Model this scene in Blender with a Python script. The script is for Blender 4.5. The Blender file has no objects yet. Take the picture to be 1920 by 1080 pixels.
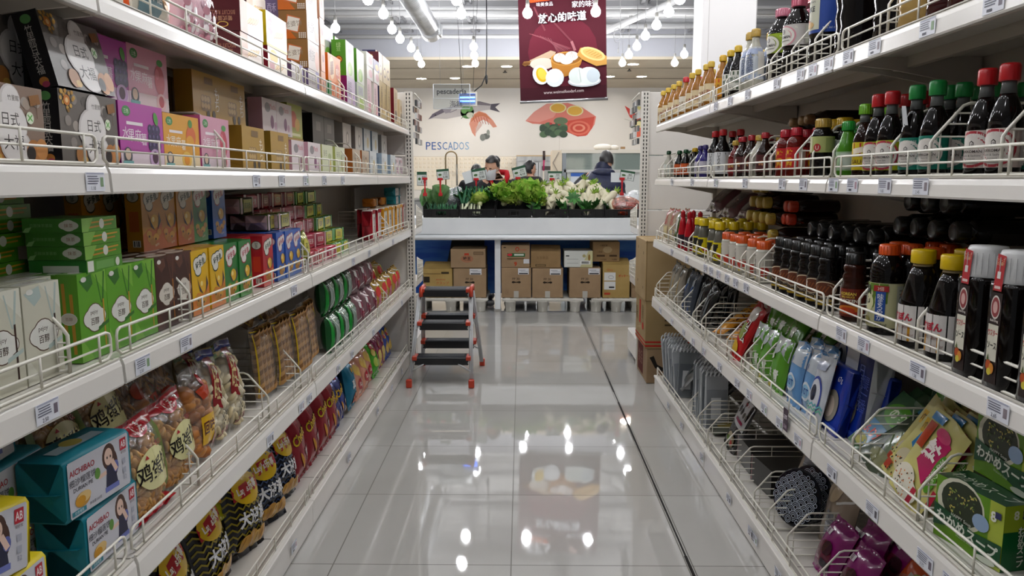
import bpy, bmesh, math, random
from mathutils import Vector, Matrix, geometry
R = math.radians
SC = bpy.context.scene
COL = SC.collection
rnd = random.Random(7)

# ------------------------------------------------------------------ camera
CAM_H, FPX = 1.35, 1450.0
PITCH = math.atan(204 / FPX)
YAW = math.atan(17 / FPX * math.cos(PITCH))
cd = bpy.data.cameras.new('camera'); cam = bpy.data.objects.new('camera', cd); COL.objects.link(cam)
cd.sensor_width = 36.0; cd.lens = 36.0 * FPX / 1920.0; cd.clip_start = .05; cd.clip_end = 200
cam.location = (0, 0, CAM_H); cam.rotation_euler = (math.pi / 2 - PITCH, 0, YAW)
SC.camera = cam

# ------------------------------------------------------------------ world, exposure
w = bpy.data.worlds.new('world'); SC.world = w; w.use_nodes = True
w.node_tree.nodes['Background'].inputs[0].default_value = (.9, .95, 1, 1)
w.node_tree.nodes['Background'].inputs[1].default_value = .18
vs = SC.view_settings
vs.view_transform = 'Standard'; vs.look = 'None'; vs.gamma = 1; vs.use_curve_mapping = False; vs.exposure = 0.1
BULB_GLOW = 108.0
SC.cycles.max_bounces = 8; SC.cycles.transparent_max_bounces = 16
SC.cycles.sample_clamp_indirect = 6; SC.cycles.caustics_reflective = False; SC.cycles.caustics_refractive = False

# pixel of the photograph -> world, on a plane x, y or z = c (used to measure where things stand)
_R = Vector((math.cos(YAW), math.sin(YAW), 0))
_D = Vector((-math.sin(YAW) * math.cos(PITCH), math.cos(YAW) * math.cos(PITCH), -math.sin(PITCH)))
_U = _R.cross(_D)
def on(px, py, ax, c):
    r = _D + _R * ((px - 960) / FPX) + _U * ((540 - py) / FPX)
    o = Vector((0, 0, CAM_H)); return o + r * ((c - o[ax]) / r[ax])
def ypx(px, X, z):          # distance along the aisle of column px on the line x = X at height z
    k = (px - 960) / FPX; a = _R - _D * k
    return -(a.x * X + a.z * (z - CAM_H)) / a.y

# ------------------------------------------------------------------ materials
_mats = {}
def lin(h):
    h = h.lstrip('#'); c = [int(h[i:i + 2], 16) / 255 for i in (0, 2, 4)]
    return tuple(x / 12.92 if x <= .04045 else ((x + .055) / 1.055) ** 2.4 for x in c)
FIN = {'p': (.45, 0, .4), 'g': (.16, 0, .6), 'm': (.3, .9, .5), 'f': (.24, .35, .6), 'd': (.8, 0, .2), 'w': (.28, 0, .5)}
def C(h, fin='p', noise=0):
    key = (h, fin, noise)
    if key in _mats: return _mats[key]
    m = bpy.data.materials.new('surface_' + h.strip('#') + '_' + fin); m.use_nodes = True
    b = m.node_tree.nodes['Principled BSDF']; ro, me, sp = FIN[fin]
    b.inputs['Base Color'].default_value = (*lin(h), 1); b.inputs['Roughness'].default_value = ro
    b.inputs['Metallic'].default_value = me; b.inputs['Specular IOR Level'].default_value = sp
    if noise:
        nt = m.node_tree; n = nt.nodes.new('ShaderNodeTexNoise'); n.inputs['Scale'].default_value = noise
        n.inputs['Detail'].default_value = 3
        bp = nt.nodes.new('ShaderNodeBump'); bp.inputs['Strength'].default_value = .35; bp.inputs['Distance'].default_value = .004
        tc = nt.nodes.new('ShaderNodeTexCoord'); nt.links.new(tc.outputs['Object'], n.inputs['Vector'])
        nt.links.new(n.outputs['Fac'], bp.inputs['Height']); nt.links.new(bp.outputs['Normal'], b.inputs['Normal'])
    _mats[key] = m; return m
def mottled(name, h1, h2, scale, rough=.5, spec=.4, bump=0, stretch=(1, 1, 1), lo=.35, hi=.65):
    if name in _mats: return _mats[name]
    m = bpy.data.materials.new(name); m.use_nodes = True; nt = m.node_tree; b = nt.nodes['Principled BSDF']
    tc = nt.nodes.new('ShaderNodeTexCoord'); mp = nt.nodes.new('ShaderNodeMapping'); mp.inputs['Scale'].default_value = stretch
    n = nt.nodes.new('ShaderNodeTexNoise'); n.inputs['Scale'].default_value = scale; n.inputs['Detail'].default_value = 5
    cr = nt.nodes.new('ShaderNodeValToRGB'); cr.color_ramp.elements[0].position = lo; cr.color_ramp.elements[1].position = hi
    cr.color_ramp.elements[0].color = (*lin(h1), 1); cr.color_ramp.elements[1].color = (*lin(h2), 1)
    L = nt.links.new; L(tc.outputs['Object'], mp.inputs[0]); L(mp.outputs[0], n.inputs['Vector']); L(n.outputs['Fac'], cr.inputs[0]); L(cr.outputs[0], b.inputs['Base Color'])
    b.inputs['Roughness'].default_value = rough; b.inputs['Specular IOR Level'].default_value = spec
    if bump:
        bp = nt.nodes.new('ShaderNodeBump'); bp.inputs['Strength'].default_value = bump; bp.inputs['Distance'].default_value = .01
        L(n.outputs['Fac'], bp.inputs['Height']); L(bp.outputs[0], b.inputs['Normal'])
    _mats[name] = m; return m
def film(name='clear_film', tint='#ffffff', amount=.16, rough=.12, bump=.8):
    if name in _mats: return _mats[name]
    m = bpy.data.materials.new(name); m.use_nodes = True; nt = m.node_tree; nt.nodes.remove(nt.nodes['Principled BSDF'])
    t = nt.nodes.new('ShaderNodeBsdfTransparent'); t.inputs[0].default_value = (*lin(tint), 1)
    g = nt.nodes.new('ShaderNodeBsdfGlossy'); g.inputs['Roughness'].default_value = rough
    d = nt.nodes.new('ShaderNodeBsdfDiffuse'); d.inputs[0].default_value = (*lin(tint), 1)
    a = nt.nodes.new('ShaderNodeMixShader'); a.inputs[0].default_value = .3
    x = nt.nodes.new('ShaderNodeMixShader'); x.inputs[0].default_value = amount
    n = nt.nodes.new('ShaderNodeTexNoise'); n.inputs['Scale'].default_value = 22
    bp = nt.nodes.new('ShaderNodeBump'); bp.inputs['Strength'].default_value = bump; bp.inputs['Distance'].default_value = .02
    L = nt.links.new; tc = nt.nodes.new('ShaderNodeTexCoord'); L(tc.outputs['Object'], n.inputs['Vector']); L(n.outputs['Fac'], bp.inputs['Height']); L(bp.outputs[0], g.inputs['Normal'])
    L(g.outputs[0], a.inputs[1]); L(d.outputs[0], a.inputs[2]); L(t.outputs[0], x.inputs[1]); L(a.outputs[0], x.inputs[2]); L(x.outputs[0], nt.nodes['Material Output'].inputs[0])
    _mats[name] = m; return m
def glow(name, h, s):
    if name in _mats: return _mats[name]
    m = bpy.data.materials.new(name); m.use_nodes = True; b = m.node_tree.nodes['Principled BSDF']
    b.inputs['Emission Color'].default_value = (*lin(h), 1); b.inputs['Emission Strength'].default_value = s
    _mats[name] = m; return m
def tinted(name, h, rough=.08):      # liquid-filled clear plastic or glass, read as a deep glossy colour
    if name in _mats: return _mats[name]
    m = bpy.data.materials.new(name); m.use_nodes = True; b = m.node_tree.nodes['Principled BSDF']
    b.inputs['Base Color'].default_value = (*lin(h), 1); b.inputs['Roughness'].default_value = rough
    b.inputs['Specular IOR Level'].default_value = .28; b.inputs['Coat Weight'].default_value = .0; b.inputs['Coat Roughness'].default_value = .04
    _mats[name] = m; return m
WHITE = C('#e9e4dd', 'w'); WIRE = C('#dcd8cc', 'w')

# ------------------------------------------------------------------ mesh building
class MB:
    def __init__(s): s.v = []; s.f = []; s.m = []; s.sm = []; s.mats = []
    def mi(s, m):
        if m not in s.mats: s.mats.append(m)
        return s.mats.index(m)
    def add(s, vs, fs, m, smooth=False):
        b = len(s.v); s.v += [tuple(p) for p in vs]; k = s.mi(m)
        for f in fs: s.f.append([i + b for i in f]); s.m.append(k); s.sm.append(smooth)
        return s
    def box(s, x0, x1, y0, y1, z0, z1, m, c=0):
        if not c:
            v = [(x, y, z) for x in (x0, x1) for y in (y0, y1) for z in (z0, z1)]
            return s.add(v, [(0, 1, 3, 2), (4, 6, 7, 5), (0, 4, 5, 1), (2, 3, 7, 6), (0, 2, 6, 4), (1, 5, 7, 3)], m)
        v = []; X = (x0, x1); Y = (y0, y1); Z = (z0, z1); id = {}
        for i in (0, 1):
            for j in (0, 1):
                for k in (0, 1):
                    a = (c if i == 0 else -c); b = (c if j == 0 else -c); d = (c if k == 0 else -c)
                    id[i, j, k, 0] = len(v); v.append((X[i], Y[j] + b, Z[k] + d))
                    id[i, j, k, 1] = len(v); v.append((X[i] + a, Y[j], Z[k] + d))
                    id[i, j, k, 2] = len(v); v.append((X[i] + a, Y[j] + b, Z[k]))
        F = []
        def q(*t): F.append([id[a] for a in t])
        for i in (0, 1): q((i, 0, 0, 0), (i, 1, 0, 0), (i, 1, 1, 0), (i, 0, 1, 0)); q((0, i, 0, 1), (1, i, 0, 1), (1, i, 1, 1), (0, i, 1, 1)); q((0, 0, i, 2), (1, 0, i, 2), (1, 1, i, 2), (0, 1, i, 2))
        for i in (0, 1):
            for j in (0, 1):
                q((i, j, 0, 0), (i, j, 1, 0), (i, j, 1, 1), (i, j, 0, 1)); q((i, 0, j, 0), (i, 1, j, 0), (i, 1, j, 2), (i, 0, j, 2)); q((0, i, j, 1), (1, i, j, 1), (1, i, j, 2), (0, i, j, 2))
                for k in (0, 1): q((i, j, k, 0), (i, j, k, 1), (i, j, k, 2))
        return s.add(v, F, m)
    def tube(s, pts, r, m, n=6, closed=False):
        pts = [Vector(p) for p in pts]; V = []; N = len(pts); rr = r if isinstance(r, (list, tuple)) else [r] * N
        prev = None
        for i, p in enumerate(pts):
            a = pts[i - 1] if (i > 0 or closed) else p; b = pts[(i + 1) % N] if (i < N - 1 or closed) else p
            d = (b - a).normalized()
            if prev is None: u = d.orthogonal().normalized()
            else:
                u = prev - d * prev.dot(d)
                u = u.normalized() if u.length > 1e-5 else d.orthogonal().normalized()
            prev = u; w_ = d.cross(u)
            for k in range(n):
                t = 2 * math.pi * k / n; V.append(p + (u * math.cos(t) + w_ * math.sin(t)) * rr[i])
        F = []
        for i in range(N if closed else N - 1):
            j = (i + 1) % N
            for k in range(n): F.append((i * n + k, i * n + (k + 1) % n, j * n + (k + 1) % n, j * n + k))
        if not closed: F += [tuple(range(n))[::-1], tuple((N - 1) * n + k for k in range(n))]
        return s.add(V, F, m, True)
    def lathe(s, prof, m, n=16, ctr=(0, 0), sq=0):
        V = []; F = []
        for r, z in prof:
            for k in range(n):
                t = 2 * math.pi * k / n; cx, cy = math.cos(t), math.sin(t)
                if sq: e = (abs(cx) ** sq + abs(cy) ** sq) ** (-1 / sq); cx *= e; cy *= e
                V.append((ctr[0] + r * cx, ctr[1] + r * cy, z))
        for i in range(len(prof) - 1):
            for k in range(n): F.append((i * n + k, i * n + (k + 1) % n, (i + 1) * n + (k + 1) % n, (i + 1) * n + k))
        F += [tuple(range(n))[::-1], tuple((len(prof) - 1) * n + k for k in range(n))]
        return s.add(V, F, m, True)
    def ball(s, c, r, m, nu=10, nv=6, rot=None):
        V = []; F = []; rx, ry, rz = r if isinstance(r, (tuple, list)) else (r, r, r)
        for i in range(nv + 1):
            a = math.pi * i / nv
            for k in range(nu):
                b = 2 * math.pi * k / nu; p = Vector((rx * math.sin(a) * math.cos(b), ry * math.sin(a) * math.sin(b), rz * math.cos(a)))
                if rot is not None: p = rot @ p
                V.append(p + Vector(c))
        for i in range(nv):
            for k in range(nu): F.append((i * nu + k, (i + 1) * nu + k, (i + 1) * nu + (k + 1) % nu, i * nu + (k + 1) % nu))
        return s.add(V, F, m, True)
    def build(s, name, parent=None, loc=None, merge=False):
        me = bpy.data.meshes.new(name); me.from_pydata(s.v, [], s.f)
        for m in s.mats: me.materials.append(m)
        me.polygons.foreach_set('material_index', s.m); me.polygons.foreach_set('use_smooth', s.sm); me.update()
        if merge:
            bm = bmesh.new(); bm.from_mesh(me); bmesh.ops.remove_doubles(bm, verts=bm.verts, dist=1e-5); bmesh.ops.recalc_face_normals(bm, faces=bm.faces); bm.to_mesh(me); bm.free()
        o = bpy.data.objects.new(name, me); COL.objects.link(o)
        if parent: o.parent = parent
        if loc: o.location = loc
        return o
def empty(name, loc=(0, 0, 0), rz=0):
    o = bpy.data.objects.new(name, None); COL.objects.link(o); o.location = loc; o.rotation_euler.z = rz; o.empty_display_size = .05; return o
def tag(o, label=None, cat=None, group=None, kind=None):
    for k, x in (('label', label), ('category', cat), ('group', group), ('kind', kind)):
        if x: o[k] = x
    return o
def struct(o): o['kind'] = 'structure'; return o
def copy_tree(o):
    kids = [c for c in CH.get(o.name, [])]
    c = o.copy(); COL.objects.link(c); c.parent = None
    for k in kids:
        d = k.copy(); COL.objects.link(d); d.parent = c; d.matrix_parent_inverse = k.matrix_parent_inverse
        for g in CH.get(k.name, []):
            e = g.copy(); COL.objects.link(e); e.parent = d
    return c
CH = {}

# ------------------------------------------------------------------ print (flat artwork laid on a face, a bag or a bottle label)
_txt = {}
def glyphs(s, bold=0, wrap=0):
    k = (s, bold)
    if k in _txt: return _txt[k]
    cu = bpy.data.curves.new('lettering', 'FONT'); cu.body = s; cu.size = 1; cu.align_x = 'CENTER'; cu.resolution_u = 2; cu.offset = bold; cu.space_line = .8
    o = bpy.data.objects.new('lettering', cu); COL.objects.link(o)
    dg = bpy.context.evaluated_depsgraph_get(); me = o.evaluated_get(dg).to_mesh()
    V = [(p.co.x, p.co.y) for p in me.vertices]; F = [list(p.vertices) for p in me.polygons]
    o.evaluated_get(dg).to_mesh_clear(); bpy.data.objects.remove(o); bpy.data.curves.remove(cu)
    if V:
        x0 = min(p[0] for p in V); x1 = max(p[0] for p in V); y0 = min(p[1] for p in V); y1 = max(p[1] for p in V)
        V = [(x - (x0 + x1) / 2, y - (y0 + y1) / 2) for x, y in V]; _txt[k] = (V, F, x1 - x0, y1 - y0)
    else: _txt[k] = ([], [], 1, 1)
    return _txt[k]
def rot2(x, y, a): c, s_ = math.cos(a), math.sin(a); return x * c - y * s_, x * s_ + y * c
def art(mb, items, w, h, surf, off=.0004, curved=False, fin='p'):
    """items in fractions of the face: ('r',u,v,w,h,col[,rot]) ('e',u,v,rx,ry,col[,rot]) ('t',text,u,v,height,col[,rot,maxwidth,bold]) ('p',pts,col) ('w',v,amp,thick,col,n) ('s',u0,v0,u1,v1,thick,col)"""
    for n, it in enumerate(items):
        d = off * (1 + (.6 if off > .0005 else .2) * n) if not curved else off * (1 + (.25 if off > .001 else .55) * n); k = it[0]; V = []; F = []
        if k == 'r':
            _, u, v, a, b, col = it[:6]; an = it[6] if len(it) > 6 else 0
            g = 6 if curved else 1
            for j in range(g + 1):
                for i in range(g + 1):
                    x, y = rot2((i / g - .5) * a * w, (j / g - .5) * b * h, an); V.append((u * w + x, v * h + y))
            F = [(j * (g + 1) + i, j * (g + 1) + i + 1, (j + 1) * (g + 1) + i + 1, (j + 1) * (g + 1) + i) for j in range(g) for i in range(g)]
        elif k == 'e':
            _, u, v, a, b, col = it[:6]; an = it[6] if len(it) > 6 else 0; N = (26 if curved else 18) if max(a * w, b * h) > .006 else 9
            rings = (1.0, .66, .33) if curved else (1.0,)
            V.append((u * w, v * h))
            for q in rings:
                for i in range(N):
                    t = 2 * math.pi * i / N; x, y = rot2(a * w * q * math.cos(t), b * h * q * math.sin(t), an); V.append((u * w + x, v * h + y))
            for r_ in range(len(rings) - 1):
                o1, o2 = 1 + r_ * N, 1 + (r_ + 1) * N
                F += [(o1 + i, o1 + (i + 1) % N, o2 + (i + 1) % N, o2 + i) for i in range(N)]
            o1 = 1 + (len(rings) - 1) * N; F += [(0, o1 + i, o1 + (i + 1) % N) for i in range(N)]
        elif k == 't':
            _, s, u, v, hh, col = it[:6]; an = it[6] if len(it) > 6 else 0; mw = it[7] if len(it) > 7 else 0; bd = it[8] if len(it) > 8 else 0
            gv, F, tw, th = glyphs(s, bd); sy = hh * h / max(th, .3) if '\n' not in s else hh * h / th; sx = sy
            if mw and tw * sx > mw * w: sx = mw * w / tw
            V = [(u * w + rot2(x * sx, y * sy, an)[0], v * h + rot2(x * sx, y * sy, an)[1]) for x, y in gv]
        elif k == 'p':
            _, pts, col = it; V = [(a * w, b * h) for a, b in pts]
            F = [tuple(t) for t in geometry.tessellate_polygon([[Vector((a, b, 0)) for a, b in V]])]
            for _ in range(2 if curved else 0):
                F2 = []
                for a, b, c in F:
                    n0 = len(V); V += [((V[i][0] + V[j][0]) / 2, (V[i][1] + V[j][1]) / 2) for i, j in ((a, b), (b, c), (c, a))]; F2 += [(a, n0, n0 + 2), (n0, b, n0 + 1), (n0 + 2, n0 + 1, c), (n0, n0 + 1, n0 + 2)]
                F = F2
        elif k == 'w':
            _, v, amp, th, col, nz = it[:6]; N = nz * 2
            for i in range(N + 1):
                y = v + (amp if i % 2 else -amp); V += [(i / N * w, (y - th / 2) * h), (i / N * w, (y + th / 2) * h)]
            F = [(2 * i, 2 * i + 2, 2 * i + 3, 2 * i + 1) for i in range(N)]
        elif k == 's':
            _, u0, v0, u1, v1, th, col = it; ax, ay, bx, by = u0 * w, v0 * h, u1 * w, v1 * h; L = math.hypot(bx - ax, by - ay) or 1; th = th * w; nx, ny = -(by - ay) / L * th / 2, (bx - ax) / L * th / 2; g = 5 if curved else 1
            for i in range(g + 1):
                t = i / g; x, y = ax + (bx - ax) * t, ay + (by - ay) * t; V += [(x + nx, y + ny), (x - nx, y - ny)]
            F = [(2 * i, 2 * i + 1, 2 * i + 3, 2 * i + 2) for i in range(g)]
        if not F: continue
        if curved: V = [(min(max(x, .01 * w), .99 * w), min(max(y, .01 * h), .99 * h)) for x, y in V]
        mb.add([surf(x / w, y / h, d) for x, y in V], F, C(col, fin) if isinstance(col, str) else col, curved)
# ------------------------------------------------------------------ the room
YF, YW, ZS, ZC = 14.5, 19.06, 3.52, 4.034        # fascia, back wall, soffit, ceiling
def floor_mat():
    m = bpy.data.materials.new('polished_tiles'); m.use_nodes = True; nt = m.node_tree; b = nt.nodes['Principled BSDF']; L = nt.links.new
    g = nt.nodes.new('ShaderNodeNewGeometry'); sx = nt.nodes.new('ShaderNodeSeparateXYZ'); L(g.outputs['Position'], sx.inputs[0])
    def mth(op, a, b_=None, c=None):
        n = nt.nodes.new('ShaderNodeMath'); n.operation = op
        for i, q in enumerate((a, b_, c)):
            if q is None: continue
            if isinstance(q, (int, float)): n.inputs[i].default_value = q
            else: L(q, n.inputs[i])
        return n.outputs[0]
    def line(o, off, pitch, hw):
        q = mth('DIVIDE', mth('SUBTRACT', o, off), pitch); fl = mth('FLOOR', mth('ADD', q, .5))
        d = mth('MULTIPLY', mth('ABSOLUTE', mth('SUBTRACT', q, fl)), pitch)
        return mth('LESS_THAN', d, hw), mth('FLOOR', q)
    lx, ix = line(sx.outputs[0], -.033, .63, .0022); ly, iy = line(sx.outputs[1], 2.569, .613, .0022)
    grout = mth('MAXIMUM', lx, ly)
    wn = nt.nodes.new('ShaderNodeTexWhiteNoise'); wn.noise_dimensions = '2D'; cb = nt.nodes.new('ShaderNodeCombineXYZ'); L(ix, cb.inputs[0]); L(iy, cb.inputs[1]); L(cb.outputs[0], wn.inputs['Vector'])
    no = nt.nodes.new('ShaderNodeTexNoise'); no.inputs['Scale'].default_value = 2.2; no.inputs['Detail'].default_value = 6; L(g.outputs['Position'], no.inputs['Vector'])
    t = mth('ADD', mth('MULTIPLY', wn.outputs['Value'], .35), mth('MULTIPLY', no.outputs['Fac'], .65))
    cr = nt.nodes.new('ShaderNodeValToRGB'); cr.color_ramp.elements[0].color = (*lin('#9b9893'), 1); cr.color_ramp.elements[1].color = (*lin('#b4b2ae'), 1); L(t, cr.inputs[0])
    mx = nt.nodes.new('ShaderNodeMix'); mx.data_type = 'RGBA'; L(grout, mx.inputs[0]); L(cr.outputs[0], mx.inputs[6]); mx.inputs[7].default_value = (*lin('#57524c'), 1); L(mx.outputs[2], b.inputs['Base Color'])
    n2 = nt.nodes.new('ShaderNodeTexNoise'); n2.inputs['Scale'].default_value = 9; n2.inputs['Detail'].default_value = 5; L(g.outputs['Position'], n2.inputs['Vector'])
    L(mth('ADD', mth('MULTIPLY', n2.outputs['Fac'], .035), mth('ADD', .012, mth('MULTIPLY', grout, .5))), b.inputs['Roughness'])
    n3 = nt.nodes.new('ShaderNodeTexNoise'); n3.inputs['Scale'].default_value = 3.; L(g.outputs['Position'], n3.inputs['Vector'])
    bp = nt.nodes.new('ShaderNodeBump'); bp.inputs['Strength'].default_value = .02; bp.inputs['Distance'].default_value = .02; L(n3.outputs['Fac'], bp.inputs['Height']); L(bp.outputs[0], b.inputs['Normal'])
    b.inputs['Specular IOR Level'].default_value = .62
    return m
b = MB(); b.add([(-9, -4, 0), (9, -4, 0), (9, 21.5, 0), (-9, 21.5, 0)], [(0, 1, 2, 3)], floor_mat()); struct(b.build('floor'))
b = MB()
rr = random.Random(3); y = -1.0
while y < 7.9:                                   # the dark expansion joint: uneven black filler between two metal edges
    y2 = y + rr.uniform(.08, .3); k = rr.uniform(.5, 1.0) if y < 5.2 else .35
    b.box(.598 - .007 * k, .598 + .004 * k, y, y2, -.002, .0012, C('#1d1a18', 'd')); y = y2
b.box(.586, .5885, -1, 7.9, -.002, .0016, C('#6b675f', 'm')); b.box(.606, .6085, -1, 7.9, -.002, .0016, C('#6b675f', 'm'))
struct(b.build('trim_1'))
ceil = mottled('ceiling_sheet', '#c9c9c9', '#dcdcdb', 3.0, .7, .2)
b = MB(); b.box(-9, 9, -4, YF + .2, ZC, ZC + .1, ceil); struct(b.build('ceiling'))
wallm = mottled('painted_wall', '#d9d7d4', '#e6e3df', .8, .35, .4)
b = MB(); b.box(-9, 9, YW, YW + .15, 0, ZS, mottled('printed_wall_panel', '#d6d3cf', '#e4e1dd', .35, .25, .5))
tile = C('#efe6d6', 'w')
zt = on(850, 294, 1, YW).z
rr = random.Random(5)
for i in range(64):                              # glazed square tiles with a raised flower, below the printed panels
    x = -3.1 + i * .1
    for j in range(8):
        z = zt - .1 * (j + 1); b.box(x + .002, x + .098, YW - .012, YW, z + .002, z + .098, tile)
        if j < 5: b.ball((x + .05, YW - .012, z + .05), (.03, .0015, .03), C('#eadfcd', 'w'), 6, 4)
b.box(-9, 9, YW - .014, YW, zt, zt + .012, C('#cfc8bd'))
for px in (1049,): p = on(px, 230, 1, YW); b.box(p.x - .003, p.x + .003, YW - .004, YW, zt, ZS, C('#b9b3aa'))
struct(b.build('wall_back'))
b = MB(); b.box(-9, 9, YF, YF + .08, ZS, ZC, C('#a2a3a9', 'd')); b.box(-9, 9, YF - .02, YF + .1, ZS - .02, ZS + .03, C('#b7ac98')); struct(b.build('wall_fascia'))
b = MB(); b.box(-9, 9, YF + .08, YW, ZS, ZS + .05, mottled('soffit_board', '#c4b9a4', '#d2c8b4', 1.2, .4, .5))
for yy in (15.7, 17.3): b.box(-9, 9, yy, yy + .02, ZS - .012, ZS, C('#7d7464'))
struct(b.build('ceiling_soffit'))
b = MB(); b.box(-9.1, -9, -4, 21, 0, ZC, wallm); struct(b.build('wall_left'))
b = MB(); b.box(9, 9.1, -4, 21, 0, ZC, wallm); struct(b.build('wall_right'))
# column behind the right-hand shelving
b = MB(); b.box(1.80, 2.34, 8.0, 8.42, 0, ZC, C('#e4e1e0', 'p'), .012); b.box(1.86, 1.866, 7.998, 8.0, 0, ZC, C('#c4c0bd')); struct(b.build('column'))
# exposed roof structure: channel joists across and rails along
b = MB()
for i, yy in enumerate((6.6, 8.0, 9.4, 10.8, 12.2, 13.6)):
    b.box(-9, 9, yy, yy + .07, ZC - .12, ZC - .09, C('#b9b9ba')); b.box(-9, 9, yy + .03, yy + .045, ZC - .09, ZC, C('#a2a2a4'))
tag(b.build('ceiling_joist'), kind='structure')
b = MB()
for x in (-5, -3.4, -2.1, -.9, .5, 1.8, 3.0, 4.4, 6):
    b.box(x, x + .05, 5.5, YF, ZC - .06, ZC - .03, C('#8d8d90')); b.box(x + .12, x + .15, 5.5, YF, ZC - .05, ZC - .02, C('#6a6a6d'))
tag(b.build('ceiling_rail'), kind='structure')
b = MB(); b.tube([(-9, 14.1, 3.84), (9, 14.1, 3.84)], .035, C('#b3b3b3')); b.tube([(-9, 13.6, 3.92), (9, 13.6, 3.92)], .045, C('#a6a6a7')); b.tube([(-9, 12.6, 3.94), (9, 12.6, 3.94)], .05, C('#c2c2c2'))
b.box(-.5, 9, 11, 11.1, 3.86, 3.92, C('#bdbdbd')); b.tube([(1.0, 13.4, 3.62), (2.8, 10.6, 4.0)], .05, C('#c4c4c4'))
tag(b.build('ceiling_pipe'), kind='structure')
b = MB()                                          # fly of panel seams in the roof sheet
for k in range(34):
    yy = 5.6 + k * .28; b.box(-9, 9, yy, yy + .012, ZC - .008, ZC, C('#9c9c9d'))
tag(b.build('ceiling_seam'), kind='structure')

# ------------------------------------------------------------------ bulbs on flex (every lamp throws its own light)
ZB = 3.38
bulb_glass = glow('lit_bulb', '#fbfcff', BULB_GLOW)
def bulb_proto():
    o = empty('pendant_bulb')
    g = MB(); g.lathe([(.014, .012), (.022, .004), (.042, -.016), (.057, -.045), (.06, -.064), (.052, -.09), (.032, -.112), (.004, -.119)], bulb_glass, 9); g.build('bulb', o)
    g = MB(); g.lathe([(.008, .1), (.02, .095), (.023, .02), (.017, .012)], C('#8d8b86'), 10); g.build('socket', o)
    g = MB(); g.tube([(0, 0, .11), (0, 0, ZC - ZB)], .004, C('#8a8a8a'), 5); g.build('flex', o)
    CH[o.name] = list(o.children); return o
BP = bulb_proto(); first = [True]
def hang(x, y, z, label, group=None):
    o = BP if first[0] else copy_tree(BP); first[0] = False; o.location = (x, y, z); tag(o, label, 'light bulb', group or 'bare bulbs hanging from the ceiling')
    return o
seen_bulbs = [(719, 26), (735, 55), (750, 73), (771, 90), (783, 106), (790, 120), (690, -1), (629, 53), (865, 26), (888, 88), (889, 104), (891, 119), (856, 0),
              (989, 25), (1117, 22), (1254, 22), (1231, 47), (1210, 67), (1194, 87), (1179, 103), (1167, 118), (1265, 118), (1283, 102), (1275, -2), (988, 121), (982, 109), (1071, 122), (1074, 108)]
WORD = {719: 'second along the row over the silver duct', 735: 'third along the row by the silver duct', 750: 'fourth in the row beside the silver duct', 771: 'fifth in the row beside the silver duct', 783: 'sixth in the row beside the silver duct', 790: 'last and lowest in the row by the silver duct',
        690: 'at the top edge, first by the silver duct', 629: 'in front of the green cartons on the top shelf', 865: 'between the silver duct and the red banner', 888: 'upper one of three close together over the insect lamp', 889: 'middle one of three close together over the insect lamp',
        891: 'lowest of three close together over the insect lamp', 856: 'cut off by the top edge between duct and banner', 989: 'before the emblem corner of the red banner', 1117: 'in front of the red banner beside its white blossoms', 1254: 'topmost of the slanting row beside the white column',
        1231: 'second in the slanting row by the white column', 1210: 'third in the slanting row by the white column', 1194: 'fourth in the slanting row by the white column', 1179: 'fifth in the slanting row by the white column', 1167: 'lowest in the slanting row beside the red banner', 1265: 'low and alone next to the white column',
        1283: 'half hidden against the edge of the white column', 988: 'behind the red banner, lowest, mirrored in the floor', 982: 'behind the red banner, higher one, mirrored in the floor', 1071: 'behind the banner edge, lowest, mirrored in the floor', 1074: 'behind the banner edge, higher one, mirrored in the floor', 1275: 'cut off by the top edge above the white column'}
for px, py in seen_bulbs:
    d = FPX * (ZB - CAM_H) / (336 - py); yy = d / 1.0
    p = on(px, py, 2, ZB - .06); hang(p.x, p.y, ZB, 'glowing bare bulb hanging ' + WORD[px])
for x in (-2.4, -.8, .02, .85, 2.5):
    for y in (.2, 1.5, 2.9, 4.3, 5.7, 7.0): hang(x, y, ZB, 'bare bulb in the rows hanging above the aisle, beyond the photo', 'bare bulbs above the aisle outside the photo')
# small round downlights of the soffit over the fish counter
for i, (px, py) in enumerate([(790, 147), (853, 146), (877, 124), (950, 124), (1143, 143), (1203, 143), (1187, 120)]):
    p = on(px, py, 2, ZS); g = MB(); o = empty('downlight', (p.x, p.y, ZS))
    g.lathe([(.10, -.004), (.10, 0)], glow('downlight_glow', '#fff5e6', 250), 12); g.build('diffuser', o)
    g = MB(); g.tube([(.11 * math.cos(t * math.pi / 8), .11 * math.sin(t * math.pi / 8), -.004) for t in range(16)], .008, C('#e8e2d4'), 5, True); g.build('ring', o)
    tag(o, 'round recessed downlight glowing in the beige soffit, ' + ['leftmost of all', 'second from the end by the left shelves', 'upper one over the insect lamp', 'beside the banner edge', 'first to the right of the banner', 'nearest the right upright', 'upper one right of the banner'][i], 'downlight', 'downlights in the soffit')
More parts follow.
